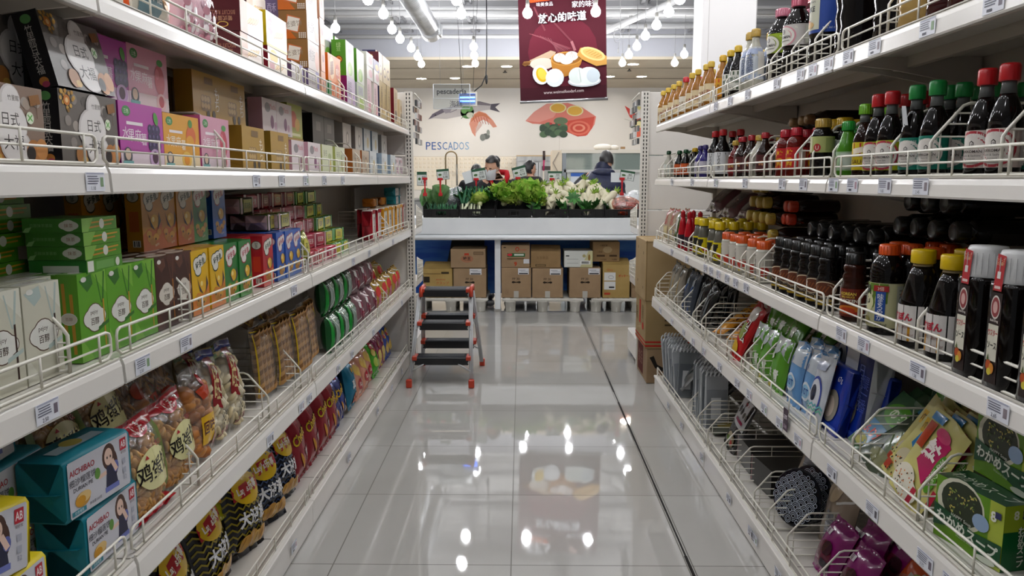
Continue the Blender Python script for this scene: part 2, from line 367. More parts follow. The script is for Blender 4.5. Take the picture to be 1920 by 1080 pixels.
# ------------------------------------------------------------------ gondola shelving
XL, XR, XB = .785, .83, 1.2
LZ = [(1.652, 1.690), (1.322, 1.373), (.949, 1.0), (.525, .584)]
RZ = [(1.632, 1.677), (1.312, 1.351), (.932, .977), (.557, .618)]
BZ = .108
LJ = [.1, 1.475, 2.858, 4.245, 5.5]; RJ = [-.6, .77, 2.12, 3.47, 4.83]
PANEL = mottled('painted_steel', '#b9b2a8', '#c3bcb2', 1.4, .45, .35)
DECK = C('#d3cec6', 'w'); RAIL = mottled('rail_white', '#dedad4', '#e8e4df', 2.0, .2, .5, 0, (1, .3, 1))
def fence(g, x, y0, y1, z, sd):                     # wire guard: rounded frame, middle wire and uprights
    r = .0032; c = .014; zt = z + .056
    g.tube([(x, y0 + c, zt), (x, y1 - c, zt), (x, y1 - .004, zt - .004), (x, y1, zt - c), (x, y1, z + c), (x, y1 - c, z + .004), (x, y0 + c, z + .004), (x, y0, z + c), (x, y0, zt - c), (x, y0 + .004, zt - .004)], r, WIRE, 6, True)
    g.tube([(x, y0, z + .03), (x, y1, z + .03)], .0024, WIRE, 5)
    n = max(3, round((y1 - y0) / .16))
    for i in range(n):
        yy = y0 + .045 + (y1 - y0 - .09) * i / (n - 1); g.tube([(x - sd * .003, yy, z + .004), (x - sd * .003, yy, zt)], .0024, WIRE, 5)
def bay(sd, y0, y1, X, lv, label, guards=True):
    t = empty('gondola_shelving', (sd * X, y0, 0)); tag(t, label, 'shelving', 'shelving bays along the aisle')
    def bld(g, n, par=None): return g.build(n, par or t, None) if par else setloc(g.build(n, t))
    def setloc(o): o.location = (-sd * X, -y0, 0); return o
    g = MB()
    for k in range(4): g.box(min(sd * XB, sd * (XB + .03)), max(sd * XB, sd * (XB + .03)), y0, y1, .12 + k * .46, .12 + k * .46 + .455, PANEL, .004)
    bld(g, 'back_panel')
    for yy in (y0 + .002, y1 - .032): g = MB(); g.box(*sorted((sd * (XB - .022), sd * (XB + .02))), yy, yy + .03, 0, 1.95, PANEL); bld(g, 'upright')
    g = MB(); g.box(*sorted((sd * (X + .03), sd * XB)), y0 + .001, y1 - .001, BZ - .012, BZ, DECK)
    for yy in (y0 + .24, y0 + .5, y0 + .78, y0 + 1.06): g.box(*sorted((sd * (X + .06), sd * XB)), yy, yy + .004, BZ, BZ + .0008, C('#8d877f'))
    bd = bld(g, 'base_deck')
    g = MB(); sx = sd * (X + .026); g.box(*sorted((sx, sx + sd * .02)), y0 + .002, y1 - .002, .004, BZ - .004, RAIL, .003); g.box(*sorted((sx - sd * .006, sx + sd * .02)), y0 + .002, y1 - .002, BZ - .012, BZ + .004, RAIL, .003); bld(g, 'kick_plate')
    g = MB(); fence(g, sd * (X + .04), y0 + .012, y1 - .012, BZ + .002, sd); bld(g, 'wire_guard')
    for i, (zl, zh) in enumerate(lv):
        g = MB(); g.box(*sorted((sd * (X + .01), sd * XB)), y0 + .003, y1 - .003, zh - .012, zh, DECK)
        g.box(*sorted((sd * (X + .012), sd * (X + .03)), ), y0 + .003, y1 - .003, zl + .006, zh - .012, C('#b8b0a4'))
        g.box(*sorted((sd * (X + .17), sd * (X + .19)), ), y0 + .003, y1 - .003, zh - .04, zh - .012, C('#b8b0a4'))
        s = bld(g, 'shelf')
        g = MB()                                    # price rail: leaning face with a rolled top lip
        pr = [(X + .010, zh + .001), (X + .002, zh + .002), (X - .001, zh - .003), (X - .004, zh - .012), (X - .006, zl + .004), (X - .004, zl), (X + .004, zl), (X + .008, zl + .01)]
        V = [(sd * a, yy, b) for yy in (y0 + .005, y1 - .005) for a, b in pr]; n = len(pr)
        F = [(k, (k + 1) % n, n + (k + 1) % n, n + k) for k in range(n)] + [tuple(range(n)), tuple(range(n, 2 * n))]
        g.add(V, F, RAIL); g.box(*sorted((sd * (X - .0012), sd * (X + .006))), y0 + .006, y1 - .006, zh + .0015, zh + .004, C('#c9c4ba'))
        o = g.build('price_rail', s)
        g = MB(); fence(g, sd * (X + .012), y0 + .012, y1 - .012, zh + .002, sd); g.build('wire_guard', s)
        for yy in (y0 + .035, y1 - .045):           # tapered steel brackets under the shelf
            g = MB(); a, c_ = sd * (X + .03), sd * (XB - .01); q = [(a, zh - .014), (c_, zh - .014), (c_, zh - .09), (a + (c_ - a) * .3, zh - .045), (a, zh - .034)]
            V = [(p[0], yy + d, p[1]) for d in (0, .008) for p in q]; F = [(0, 1, 2, 3, 4), (9, 8, 7, 6, 5)] + [(k, (k + 1) % 5, 5 + (k + 1) % 5, 5 + k) for k in range(5)]
            g.add(V, F, PANEL); g.build('bracket', s)
    return t
ORDN = ['at the camera', 'second bay from the camera', 'third bay from the camera', 'far bay next to the end panel']
for i in range(4):
    bay(-1, LJ[i], LJ[i + 1], XL, LZ, 'white shelving bay of snacks left of the aisle, ' + ORDN[i])
    bay(1, RJ[i], RJ[i + 1], XR, RZ, 'white shelving bay of sauces right of the aisle, ' + ORDN[i])
def end_unit(sd, xp, label):                         # gondola set across the far end, seen from its back: panel, slotted post, baskets beyond
    t = empty('end_gondola', (sd * xp, 5.53, 0)); tag(t, label, 'shelving', 'end units closing the shelving runs')
    def bld(g, n): o = g.build(n, t); o.location = (-sd * xp, -5.53, 0); return o
    for z0, z1 in ((.10, .60), (.604, 1.13), (1.136, 1.512), (1.518, 1.95)):
        g = MB(); g.box(*sorted((sd * xp, sd * (xp + .95))), 5.53, 5.552, z0, z1, mottled('end_panel_steel', '#cfc9c2', '#d8d3cc', 1.1, .4, .4), .003); bld(g, 'back_panel')
    g = MB(); a = sd * xp; g.box(a - .026, a + .026, 5.515, 5.56, 0, 1.955, C('#d6d1c8'))
    for k in range(70):
        z = .1 + k * .0265
        for dx in (-.0105, .0105): g.box(a + dx - .0035, a + dx + .0035, 5.5135, 5.516, z, z + .016, C('#2a2724', 'd'))
    bld(g, 'slotted_post')
    g = MB(); g.box(*sorted((sd * (xp - .03), sd * (xp + .95))), 5.56, 5.98, .035, .20, RAIL, .008); bld(g, 'base_plinth')
    for z in (.62, 1.0):
        g = MB(); g.box(*sorted((sd * (xp - .03), sd * (xp + .95))), 5.57, 5.93, z - .05, z, RAIL, .004); bld(g, 'shelf')
        g = MB(); x = sd * (xp - .035)
        for j in range(6): g.tube([(x, 5.60 + j * .06, z), (x, 5.60 + j * .06, z + .17 - j * .012)], .004, WIRE, 5)
        for j in range(5): g.tube([(x, 5.60, z + .02 + j * .034), (x, 5.90, z + .018 + j * .024)], .004, WIRE, 5)
        bld(g, 'wire_basket')
    g = MB(); x = sd * (xp - .035)
    for j in range(7):
        for q in range(3): g.box(x - .004 - .02 * (j % 2), x + .012 - .02 * (j % 2), 5.63 + q * .1, 5.70 + q * .1, 1.60 + j * .045, 1.64 + j * .045, C(('#3c3f42', '#c9cbcc', '#6a6c70')[(j + q) % 3], 'g'))
    g.tube([(x, 5.6, 1.95), (x, 5.95, 1.93)], .006, WIRE, 5); bld(g, 'hanging_packs')
    return t
end_unit(-1, .79, 'white end panel with slotted post behind the step ladder')
end_unit(1, .868, 'white end panel with slotted post behind the stacked boxes')
# wire dividers
def divider_proto():
    g = MB(); q = [(0, 0), (0, .07), (.008, .082), (.062, .145), (.075, .15), (.30, .15), (.30, .004), (.004, .004)]
    g.tube([(a, 0, b) for a, b in q], .0034, WIRE, 6)
    for k, z in enumerate((.03, .056, .082, .108, .13)): g.tube([(0 if z < .07 else (z - .07) * .85, 0, z), (.30, 0, z)], .002, WIRE, 5)
    for x, z in ((.02, .09), (.15, .15)): g.tube([(x, .002, .004), (x, .002, z)], .002, WIRE, 5)
    return g.build('wire_divider')
DV = divider_proto(); dv_used = [0]
def dividers(sd, X, z, pxs, where, sc=1.0):
    for k, px in enumerate(pxs):
        o = DV if not dv_used[0] else DV.copy()
        if dv_used[0]: COL.objects.link(o)
        dv_used[0] = 1
        o.location = (sd * (X + .0225), ypx(px, sd * X, z), z + .0045); o.rotation_euler.z = 0 if sd > 0 else math.pi; o.scale = (sc, 1, sc)
        THINGS.append((o, 'white wire divider with a slanted front', where, 'divider'))
THINGS = []
dividers(1, XR, RZ[0][1], (1242, 1252, 1302, 1330, 1350, 1432, 1470, 1512, 1645), 'on the top right shelf')
dividers(1, XR, RZ[1][1], (1232, 1242, 1255, 1268, 1285, 1298, 1330, 1368, 1385, 1398, 1420, 1432, 1476, 1508, 1545, 1650, 1720, 1850), 'on the second right shelf')
dividers(1, XR, RZ[2][1], (1230, 1246, 1262, 1283, 1298, 1325, 1378, 1392, 1410, 1498, 1545, 1592, 1698, 1800), 'on the third right shelf')
dividers(1, XR, RZ[3][1], (1224, 1244, 1256, 1268, 1290, 1306, 1332, 1352, 1385, 1408, 1580, 1700), 'on the fourth right shelf')
dividers(1, XR + .03, BZ, (1282, 1300, 1318, 1342, 1366, 1402, 1428, 1462, 1516), 'on the lowest right shelf')
dividers(-1, XL, LZ[0][1], (655,), 'on the top left shelf')
dividers(-1, XL, LZ[1][1], (438, 660, 685), 'on the second left shelf')
dividers(-1, XL, LZ[2][1], (156, 375, 590, 735), 'on the third left shelf')
dividers(-1, XL, LZ[3][1], (390, 518, 576, 733), 'on the fourth left shelf')
# price tags in the rails
tags = {}
def price_tag(price, w):
    k = (price, w)
    g = MB(); h = .034
    g.box(-w / 2, w / 2, -.0008, 0, 0, h, C('#dfe1ea', 'w'))
    S = lambda u, v, d: ((u - .5) * w, -.0008 - d, v * h)
    it = [('r', .5, .95, .94, .09, '#a9acbf'), ('r', .84, .5, .17, .5, rnd.choice(['#8a7f86', '#6d6470', '#7d9a74', '#b08f9b', '#4a4550']))]
    for q in range(4): it.append(('r', .08 + .3 - rnd.uniform(0, .05), .8 - q * .125, .5 + rnd.uniform(0, .1), .05, '#54566a'))
    if price: it.append(('t', price, .36, .17, .2, '#2e3040'))
    else: it.append(('r', .35, .17, .25, .14, '#3f4150'))
    art(g, it, w, h, S, .0003)
    return g.build('price_tag')
def tagrow(sd, X, lv, rows, where):
    zl, zh = lv
    for px, price in rows:
        o = price_tag(price, .062); o.location = (sd * (X - .0066), ypx(px, sd * X, zl + .02), zl + .006)
        o.rotation_euler = (0, 0, R(90) if sd < 0 else R(-90)); ang = math.atan2(.003, zh - zl)
        THINGS.append((o, 'white printed price tag', where, 'price tag'))
tagrow(-1, XL, LZ[1], [(172, '1.10'), (477, ''), (525, ''), (570, ''), (605, ''), (640, '')], 'in the rail of the second left shelf')
tagrow(-1, XL, LZ[2], [(82, '2.50'), (262, '2.50'), (344, '2.50'), (548, ''), (660, ''), (690, ''), (735, '')], 'in the rail of the third left shelf')
tagrow(-1, XL, LZ[3], [(503, ''), (562, ''), (577, ''), (632, ''), (658, ''), (698, ''), (752, '')], 'in the rail of the fourth left shelf')
tagrow(-1, XL + .026, (.035, .1), [(548, ''), (652, ''), (706, ''), (733, ''), (752, '')], 'on the kick plate of the left shelving')
tagrow(1, XR, RZ[0], [(1345, ''), (1372, ''), (1405, ''), (1460, ''), (1505, ''), (1528, ''), (1558, ''), (1595, ''), (1645, ''), (1745, ''), (1870, '')], 'in the rail of the top right shelf')
tagrow(1, XR, RZ[1], [(1262, ''), (1300, ''), (1345, ''), (1400, ''), (1470, ''), (1510, ''), (1567, ''), (1603, ''), (1664, '1.65'), (1732, '2.45')], 'in the rail of the second right shelf')
tagrow(1, XR, RZ[2], [(1262, ''), (1290, ''), (1325, ''), (1336, ''), (1350, ''), (1366, ''), (1382, ''), (1402, ''), (1582, '1.50'), (1624, '2.60'), (1726, '1.50'), (1878, '2.65')], 'in the rail of the third right shelf')
tagrow(1, XR, RZ[3], [(1240, ''), (1262, ''), (1284, ''), (1302, ''), (1322, ''), (1352, ''), (1385, ''), (1408, ''), (1436, ''), (1465, ''), (1500, ''), (1564, ''), (1640, '2.55'), (1740, '3.75'), (1790, '')], 'in the rail of the fourth right shelf')
tagrow(1, XR + .026, (.035, .1), [(1255, ''), (1280, ''), (1318, ''), (1369, ''), (1410, ''), (1418, ''), (1462, '')], 'on the kick plate of the right shelving')
# ------------------------------------------------------------------ product kit: cartons, bags, bottles
KIND = {}
class Kd: pass
def carton(key, desc, w, d, h, front, side, top, fa=(), sa=(), ta=(), cat='carton', name='snack_carton', fin='w'):
    def make():
        g = MB(); x = w / 2
        g.add([(-x, 0, 0), (x, 0, 0), (x, 0, h), (-x, 0, h)], [(0, 1, 2, 3)], C(front, fin))
        g.add([(-x, d, 0), (-x, 0, 0), (-x, 0, h), (-x, d, h)], [(0, 1, 2, 3)], C(side, fin)); g.add([(x, 0, 0), (x, d, 0), (x, d, h), (x, 0, h)], [(0, 1, 2, 3)], C(side, fin))
        g.add([(-x, 0, h), (x, 0, h), (x, d, h), (-x, d, h)], [(0, 1, 2, 3)], C(top, fin)); g.add([(x, d, 0), (-x, d, 0), (-x, d, h), (x, d, h), (-x, 0, 0), (x, 0, 0)], [(0, 1, 2, 3), (0, 1, 4, 5)], C(top, fin))
        art(g, fa, w, h, lambda u, v, o: ((u - .5) * w, -o, v * h), .0002, False, fin)
        art(g, sa, d, h, lambda u, v, o: (-x - o, d - u * d, v * h), .0002, False, fin); art(g, sa, d, h, lambda u, v, o: (x + o, u * d, v * h), .0002, False, fin)
        art(g, ta, w, d, lambda u, v, o: ((u - .5) * w, v * d, h + o), .0002, False, fin)
        return g.build(name)
    k = Kd(); k.make = make; k.desc = desc; k.cat = cat; k.w, k.d, k.h = w, d, h; k.used = None; KIND[key] = k
def bag(key, desc, w, h, t, col, fa=(), ba=(), cat='snack bag', name='snack_bag', fin='f', wr=.006, seed=1, seal=.07, filling=None, box=2.2, mat=None):
    """pillow bag: crimped seals top and bottom, print following the bulge; filling=(colour, radius, n) shows through a clear bag"""
    rr = random.Random(seed); ph = [rr.uniform(0, 6.28) for _ in range(8)]
    def bulge(u, v):
        s = abs(2 * u - 1); q = max(0., min(1., (v - seal) / (1 - 2 * seal))); r_ = abs(2 * q - 1)
        if v <= seal or v >= 1 - seal: base = 0
        else: base = t / 2 * max(0, 1 - s ** box) ** .55 * max(0, 1 - r_ ** (box + .6)) ** .6
        e = (abs(2 * v - 1)) ** 2
        wrk = wr * (.14 + .95 * e) * (math.sin(17 * u + 5 * v + ph[0]) * .5 + math.sin(31 * u - 9 * v + ph[1]) * .3 + math.sin(11 * v + 7 * u + ph[2]) * .45) * (1 - s ** 4)
        return base, wrk
    def side(sg):
        def S(u, v, o):
            b0, wk = bulge(u, v); nar = 1 - .07 * (1 - abs(2 * v - 1) ** 3) * (t / w) * 2
            return ((u - .5) * w * nar, sg * (-(b0 + o) - wk), v * h + .0035 * math.sin(6 * u + ph[3]) * v)
        return S
    def make():
        def shell():
            g = MB(); N, M = 15, 20
            for sg in (1, -1):
                S = side(sg); V = [S(i / N, j / M, 0.0) for j in range(M + 1) for i in range(N + 1)]
                F = [(j * (N + 1) + i, j * (N + 1) + i + 1, (j + 1) * (N + 1) + i + 1, (j + 1) * (N + 1) + i) for j in range(M) for i in range(N)]
                if sg < 0: F = [f[::-1] for f in F]
                g.add(V, F, mat or C(col, fin), True)
            art(g, fa, w, h, side(1), .0018, True, fin)
            if ba: art(g, [tuple(a) for a in ba], w, h, lambda u, v, o: side(-1)(1 - u, v, o), .0012, True, fin)
            return g
        if not filling: return shell().build(name)
        root = empty(name); shell().build('wrapper', root)
        fc, fr, n, shp = filling; g = MB(); r2 = random.Random(seed + 5)
        if shp == 'twist':
            for i in range(4):
                x0 = (i - 1.5) * w * .2; zs = [seal * h + .015 + k * .0075 for k in range(int((1 - 2.6 * seal) * h / .0075))]
                for k, z in enumerate(zs): 
                    q = [(x0 + fr * math.cos(t * .628) * (.9 + .1 * (k % 2)), -t_off + fr * .8 * math.sin(t * .628), z + .012 * math.cos(t * .628) + .0) for t in range(10) for t_off in (.006,)]
                    g.add(q + [(x, y, z_ + .0075) for x, y, z_ in q], [(m_, (m_ + 1) % 10, 10 + (m_ + 1) % 10, 10 + m_) for m_ in range(10)], C(fc[(k // 2) % len(fc)], 'p'), True)
            n = 0
        for i in range(n):
            u = r2.uniform(.1, .9); v = seal + .03 + (.93 - 2 * seal) * (r2.random() ** 1.15) * .85; b0, _ = bulge(u, v); y = r2.uniform(-1, 1) * max(0, b0 - fr * .9)
            if i % 3: y = -max(0, b0 - fr * (.62 if shp == 'disc' else .95))
            rt = Matrix.Rotation(r2.uniform(0, 3), 3, 'Z') @ Matrix.Rotation(r2.uniform(-.9, .9) + (1.57 if shp == 'disc' else 0), 3, 'X')
            rad = {'disc': (fr, fr, fr * .4), 'stick': (fr * .35, fr * .35, fr * 2.2), 'flake': (fr * 1.2, fr * .5, fr * .25), 'roll': (fr, fr, fr * .7)}[shp]
            g.ball(((u - .5) * w * .88, y * .86, v * h), rad, C(fc if not isinstance(fc, (list, tuple)) else r2.choice(fc), 'p'), 8, 5, rt)
        o = g.build('contents', root); o['kind'] = 'stuff'
        CH[root.name] = list(root.children); return root
    k = Kd(); k.make = make; k.desc = desc; k.cat = cat; k.w, k.d, k.h = w, t, h; k.used = None; KIND[key] = k
def loaf(key, desc, w, d, h, col, fa, cat='biscuit pack', name='biscuit_pack', fin='f', ends=None, ta=()):
    """film-wrapped block with pinched gusset ends and a printed front"""
    def make():
        g = MB(); N = 8; rr = random.Random(hash(key) % 99)
        prof = [(0, .06), (0, .94), (.05, 1), (.95, 1), (1, .94), (1, .06), (.95, 0), (.05, 0)]
        V = []; rings = [-.5, -.485, -.2, .2, .485, .5]
        for i, a in enumerate(rings):
            q = .93 if i in (0, 5) else 1
            for y, z in prof: V.append((a * w, (.5 + (y - .5) * q) * d + rr.uniform(-.0015, .0015), (.5 + (z - .5) * q) * h + rr.uniform(-.0015, .0015) * (z > .5)))
        F = [(i * N + k, i * N + (k + 1) % N, (i + 1) * N + (k + 1) % N, (i + 1) * N + k) for i in range(5) for k in range(N)]
        g.add(V, [f[::-1] for f in F], C(col, fin), True)
        for sg in (-1, 1):                          # gusset: a flap fin standing off each end
            x = sg * w * .5; b = [(x, y * d, .5 * h + (z - .5) * h * .93) for y, z in prof]; tip = [(x + sg * .006, .3 * d, .5 * h), (x + sg * .006, .7 * d, .5 * h)]
            vv = b + tip; g.add(vv, [(k, (k + 1) % 8, 8 if k in (7, 0, 1, 2) else 9) for k in range(8)] + [(2, 3, 9, 8), (6, 7, 8, 9)], C(ends or col, fin))
            g.add([(x, .04 * d, .5 * h), (x + sg * .014, .08 * d, .52 * h), (x + sg * .014, .92 * d, .48 * h), (x, .96 * d, .5 * h)], [(0, 1, 2, 3)], C(ends or col, fin))
        art(g, fa, w, h, lambda u, v, o: ((u - .5) * w, -.0016 - o, v * h), .0002, False, fin); art(g, ta, w, d, lambda u, v, o: ((u - .5) * w, v * d, h + .0016 + o), .0002, False, fin)
        return g.build(name)
    k = Kd(); k.make = make; k.desc = desc; k.cat = cat; k.w, k.d, k.h = w, d, h; k.used = None; KIND[key] = k
def bottle(key, desc, prof, mat, cap, capcol, label=None, extra=None, cat='bottle', name='sauce_bottle', sq=0, neck=None, back=None, n=18):
    """turned profile; parts: body, (neck), cap, label(s). label=(z0,z1,span,colour,art)"""
    def make():
        root = empty(name); hx = max(z for r_, z in prof)
        g = MB(); g.lathe(prof, mat, n, sq=sq); g.build('body', root)
        if neck: g = MB(); g.lathe(neck[0], neck[1], n); g.build('neck', root)
        g = MB(); g.lathe(cap, C(capcol, 'w'), n)
        (r0, z0), (r1, z1) = cap[0], cap[-2] if len(cap) > 2 else cap[-1]
        for q in range(n): t = 2 * math.pi * q / n; g.box(r0 * math.cos(t) - .0006, r0 * math.cos(t) + .0006, r0 * math.sin(t) - .0006, r0 * math.sin(t) + .0006, z0 + .001, z0 + (z1 - z0) * .8, C(capcol, 'w'))
        g.build('cap', root)
        def rad(z):
            for (a, za), (b, zb) in zip(prof, prof[1:]):
                if za <= z <= zb and zb > za: return a + (b - a) * (z - za) / (zb - za)
            return prof[-1][0]
        for lb in ([label] if label else []) + (back or []):
            z0, z1, span, bg, la = lb[:5]; off = lb[5] if len(lb) > 5 else 0
            g = MB(); lw = span * rad((z0 + z1) / 2); hh = z1 - z0
            def S(u, v, o):
                a = off + (u - .5) * span; zz = z0 + v * hh; r_ = rad(zz) + .0005 + o; c_, s_ = math.sin(a), -math.cos(a)
                if sq: e = (abs(c_) ** sq + abs(s_) ** sq) ** (-1 / sq); c_ *= e; s_ *= e
                return (r_ * c_, r_ * s_, zz)
            nu = 14; mz = 3
            g.add([S(i / nu, j / mz, 0) for j in range(mz + 1) for i in range(nu + 1)], [(j * (nu + 1) + i, j * (nu + 1) + i + 1, (j + 1) * (nu + 1) + i + 1, (j + 1) * (nu + 1) + i) for j in range(mz) for i in range(nu)], C(bg, 'p'), True)
            art(g, la, lw, hh, S, .0004, True, 'p'); g.build('label', root)
        if extra: extra(root)
        CH[root.name] = list(root.children); return root
    k = Kd(); k.make = make; k.desc = desc; k.cat = cat; k.w = 2 * max(r_ for r_, z in prof); k.d = k.w; k.h = max(cap[-1][1], prof[-1][1]); k.used = None; KIND[key] = k
def inst(key):
    k = KIND[key]
    if k.used is None: k.used = k.make(); return k.used
    return copy_tree(k.used)
def put(key, sd, X, Y, z, where, rz=0, rx=0, ry=0, desc=None, lay=None):
    o = inst(key); k = KIND[key]; o.rotation_mode = 'XYZ'
    o.location = (sd * X, Y, z); o.rotation_euler = (rx, ry, (R(90) if sd < 0 else R(-90)) + rz)
    THINGS.append((o, desc or k.desc, where, k.cat)); return o
def col_(sd, X, px, z, keys, where, j=.02, gap=.0012, **kw):
    """a stack: px is the column of the near front edge"""
    y0 = ypx(px, sd * X, z); zz = z + .0012
    for key in keys:
        k = KIND[key]; put(key, sd, X + rnd.uniform(0, .004), y0 + k.w / 2, zz, where, rz=rnd.uniform(-j, j), **kw); zz += k.h + gap
    return zz
def row_(sd, X, pxs, z, key, where, rows=1, dx=None, j=.0, **kw):
    """bottles by the pixel column of their middle; rows deep behind the first"""
    for px in pxs:
        y = ypx(px, sd * X, z); X = max(X, (XR if sd > 0 else XL) + .021 + KIND[key].d / 2)
        for q in range(rows): put(key, sd, X + q * (dx or KIND[key].d + .008), y + rnd.uniform(-.003, .003) * (q > 0), z + .001, where if q == 0 else (where if 'behind' in where else where.replace(' on ', ' behind the front row on ')), rz=({'ponzu': 1.5, 'kombu': 1.35}.get(key, .78) if sd > 0 else 0) + rnd.uniform(-.12, .12), **kw)
def lay(key, sd, X, px, z, where, rz=0, zpx=None, **kw):
    """a bottle lying with its cap towards the aisle"""
    k = KIND[key]; y = ypx(px, sd * X, z); put(key, sd, X + k.h, y, z + k.w / 2 + .001, where, rx=R(90), rz=rz, **kw)
# ------------------------------------------------------------------ left side, top shelf and second shelf: cartons
W1, W2, W3, W4, W5 = ('on the top left shelf', 'on the second left shelf', 'on the third left shelf', 'on the fourth left shelf', 'on the lowest left shelf')
Z1, Z2, Z3, Z4 = [z[1] + .001 for z in LZ]; F = .832
def rolls(u, v, s, n=4, c1='#e8c98e', c2='#b98a4a'):
    o = []
    for i in range(n): a = u + (i - n / 2) * s * .5; o += [('e', a, v + i * s * .12, s * .55, s * .3, c2, .5), ('e', a, v + i * s * .12 + s * .04, s * .48, s * .22, c1, .5)]
    return o
carton('roll', 'maroon egg roll carton with upside-down gold lettering', .2, .105, .094, '#efe3dc', '#4d1018', '#5a141d', rolls(.6, .45, .22) + [('r', .15, .5, .3, 1, '#d8b9a8')],
       [('t', 'BISCUIT ROLLS', .5, .56, .13, '#a9755d', math.pi, .72), ('t', '葡式蛋卷', .5, .38, .15, '#b98a6a', math.pi, .6), ('e', .5, .2, .16, .09, '#c9a24a'), ('e', .5, .2, .13, .065, '#4d1018')])
carton('eggyellow', 'yellow and white egg roll carton with a pink seal', .22, .085, .112, '#efeae2', '#d9b80f', '#e0c21c', [('e', .2, .62, .12, .26, '#d98a96'), ('t', '蛋卷', .2, .62, .22, '#f3e8e4'), ('e', .62, .3, .33, .24, '#e5d2b4')] + rolls(.65, .42, .2) + [('r', .5, .04, 1, .06, '#dcc86a')])
carton('fruitroll', 'white and red biscuit carton with cream fingers', .22, .085, .094, '#eadfd0', '#8a2430', '#7d1c28', [('e', .3, .7, .2, .25, '#d9b81a'), ('r', .2, .4, .25, .3, '#c98f96')] + rolls(.65, .4, .2))
carton('gift', 'brown gift carton with orange corners and a white slip', .17, .11, .108, '#b3a49b', '#8a6031', '#8a6031', [('t', '桃酥', .35, .5, .4, '#6b5c55'), ('e', .8, .4, .2, .35, '#c78a72'), ('r', .5, .93, 1, .1, '#c9bdb4')],
       [('p', [(0, 0), (.62, 0), (0, .75)], '#c7641c'), ('p', [(.22, .3), (.68, .2), (.78, .72), (.3, .86)], '#c76a3a'), ('p', [(.27, .34), (.66, .25), (.75, .7), (.33, .8)], '#e6dfd4'), ('t', '老婆饼', .51, .53, .2, '#8b7a6a', .12)] + [('r', .72 + .07 * i, .06 + .07 * j, .04, .05, '#e6dfd4') for i in range(4) for j in range(3)])
carton('peach', 'tall peach-coloured cake carton', .07, .09, .108, '#d99a72', '#d8a888', '#dba27a', [('e', .5, .5, .35, .28, '#c98562'), ('e', .5, .5, .2, .15, '#8a4a2c')])
carton('purplegrey', 'grey and violet cake carton', .16, .1, .09, '#a99fa0', '#6b5a7d', '#8f8488', [('t', '紫薯酥', .35, .55, .35, '#5c4f5c'), ('r', .82, .5, .3, 1, '#5a4a8a')], [('t', '酥', .5, .55, .4, '#b8a8c4')])
carton('greencake', 'green mung bean cake carton with an orange roundel', .19, .068, .165, '#c9ccc0', '#4f8f1f', '#5a9a28', [('e', .5, .25, .3, .2, '#7fae44'), ('r', .55, .75, .55, .3, '#b9b4c0'), ('t', '绿豆糕', .5, .75, .13, '#7d7a86'), ('e', .4, .2, .14, .12, '#a3c85a')],
       [('e', .5, .45, .26, .105, '#7d2a14'), ('e', .5, .45, .2, .08, '#e39a3a'), ('e', .5, .45, .12, .05, '#c25a20'), ('t', '绿\n豆', .5, .8, .24, '#b9d894'), ('t', '糕', .5, .18, .1, '#b9d894')])
carton('wafer', 'orange wafer carton with a stacked wafer picture', .22, .06, .115, '#dd7a18', '#d9680f', '#df7c1c', [('e', .3, .5, .2, .42, '#e9c08a')] + [('s', .18, .25 + .1 * i, .42, .35 + .1 * i, .05, '#8a4d1c') for i in range(5)] + [('e', .74, .45, .16, .3, '#c74a12'), ('t', '威化', .74, .45, .26, '#f0d9b0')])
carton('wafergreen', 'orange and green wafer carton', .22, .06, .085, '#d9701a', '#1f7a45', '#d9701a', [('r', .1, .5, .2, 1, '#1f7a45'), ('e', .5, .5, .25, .34, '#c85a10'), ('t', '香脆', .5, .5, .3, '#f3dfb8')])
carton('taro', 'magenta and lilac taro cake carton', .19, .09, .148, '#c6b4cc', '#7a1358', '#8a2a6a', [('t', '香芋\n酥饼', .35, .62, .5, '#4d3558'), ('e', .75, .3, .2, .2, '#a88ab4')])
carton('pearcake', 'pale green pear cake carton', .17, .09, .148, '#b9c4a4', '#bfc4c0', '#c9cec4', [('r', .5, .75, .7, .3, '#a4a6a8'), ('t', '豆糕', .5, .76, .16, '#75787a'), ('e', .5, .28, .4, .22, '#9cb458')])
carton('pinkcake', 'pink and white blossom cake carton', .12, .09, .2, '#d9b8bc', '#ded6cf', '#e2d9d4', [('t', '鲜\n花\n饼', .35, .62, .5, '#8a6a6c'), ('e', .6, .25, .3, .14, '#cf8f9c')])
carton('whitecake', 'white sugar cake carton', .18, .1, .07, '#d8d2ce', '#dfdbd0', '#e1ddd4', [('e', .6, .5, .3, .3, '#c48f98')])
carton('bluebox', 'blue and gold walnut cake carton', .17, .08, .06, '#3b3a7c', '#34347c', '#414085', [('e', .6, .35, .3, .3, '#c49a4a')])
carton('navygold', 'navy and gold sesame cake carton', .13, .085, .235, '#b79d60', '#242350', '#c2a86c', [('e', .5, .3, .3, .12, '#8a6a34'), ('t', '芝\n麻\n糕', .6, .65, .45, '#5c4020'), ('e', .4, .25, .15, .07, '#e2c98a')], [('r', .5, .5, .16, .8, '#b79d60')])
carton('maroongold', 'maroon and gold sesame cake carton', .13, .085, .16, '#c9b48a', '#5e1420', '#c9b48a', [('e', .5, .4, .3, .2, '#5a3418'), ('e', .5, .4, .2, .12, '#e2cfa0')], [('r', .5, .5, .16, .8, '#c9a860')])
carton('bigmaroon', 'large maroon cake carton with a gold panel', .16, .1, .25, '#c9b088', '#701822', '#7d2029', [('e', .5, .3, .3, .15, '#4a2c1a'), ('t', '桂\n花\n糕', .5, .7, .45, '#4a2c1a')], [('r', .5, .5, .5, .6, '#c9963a'), ('t', '糕\n点', .5, .5, .4, '#701822')])
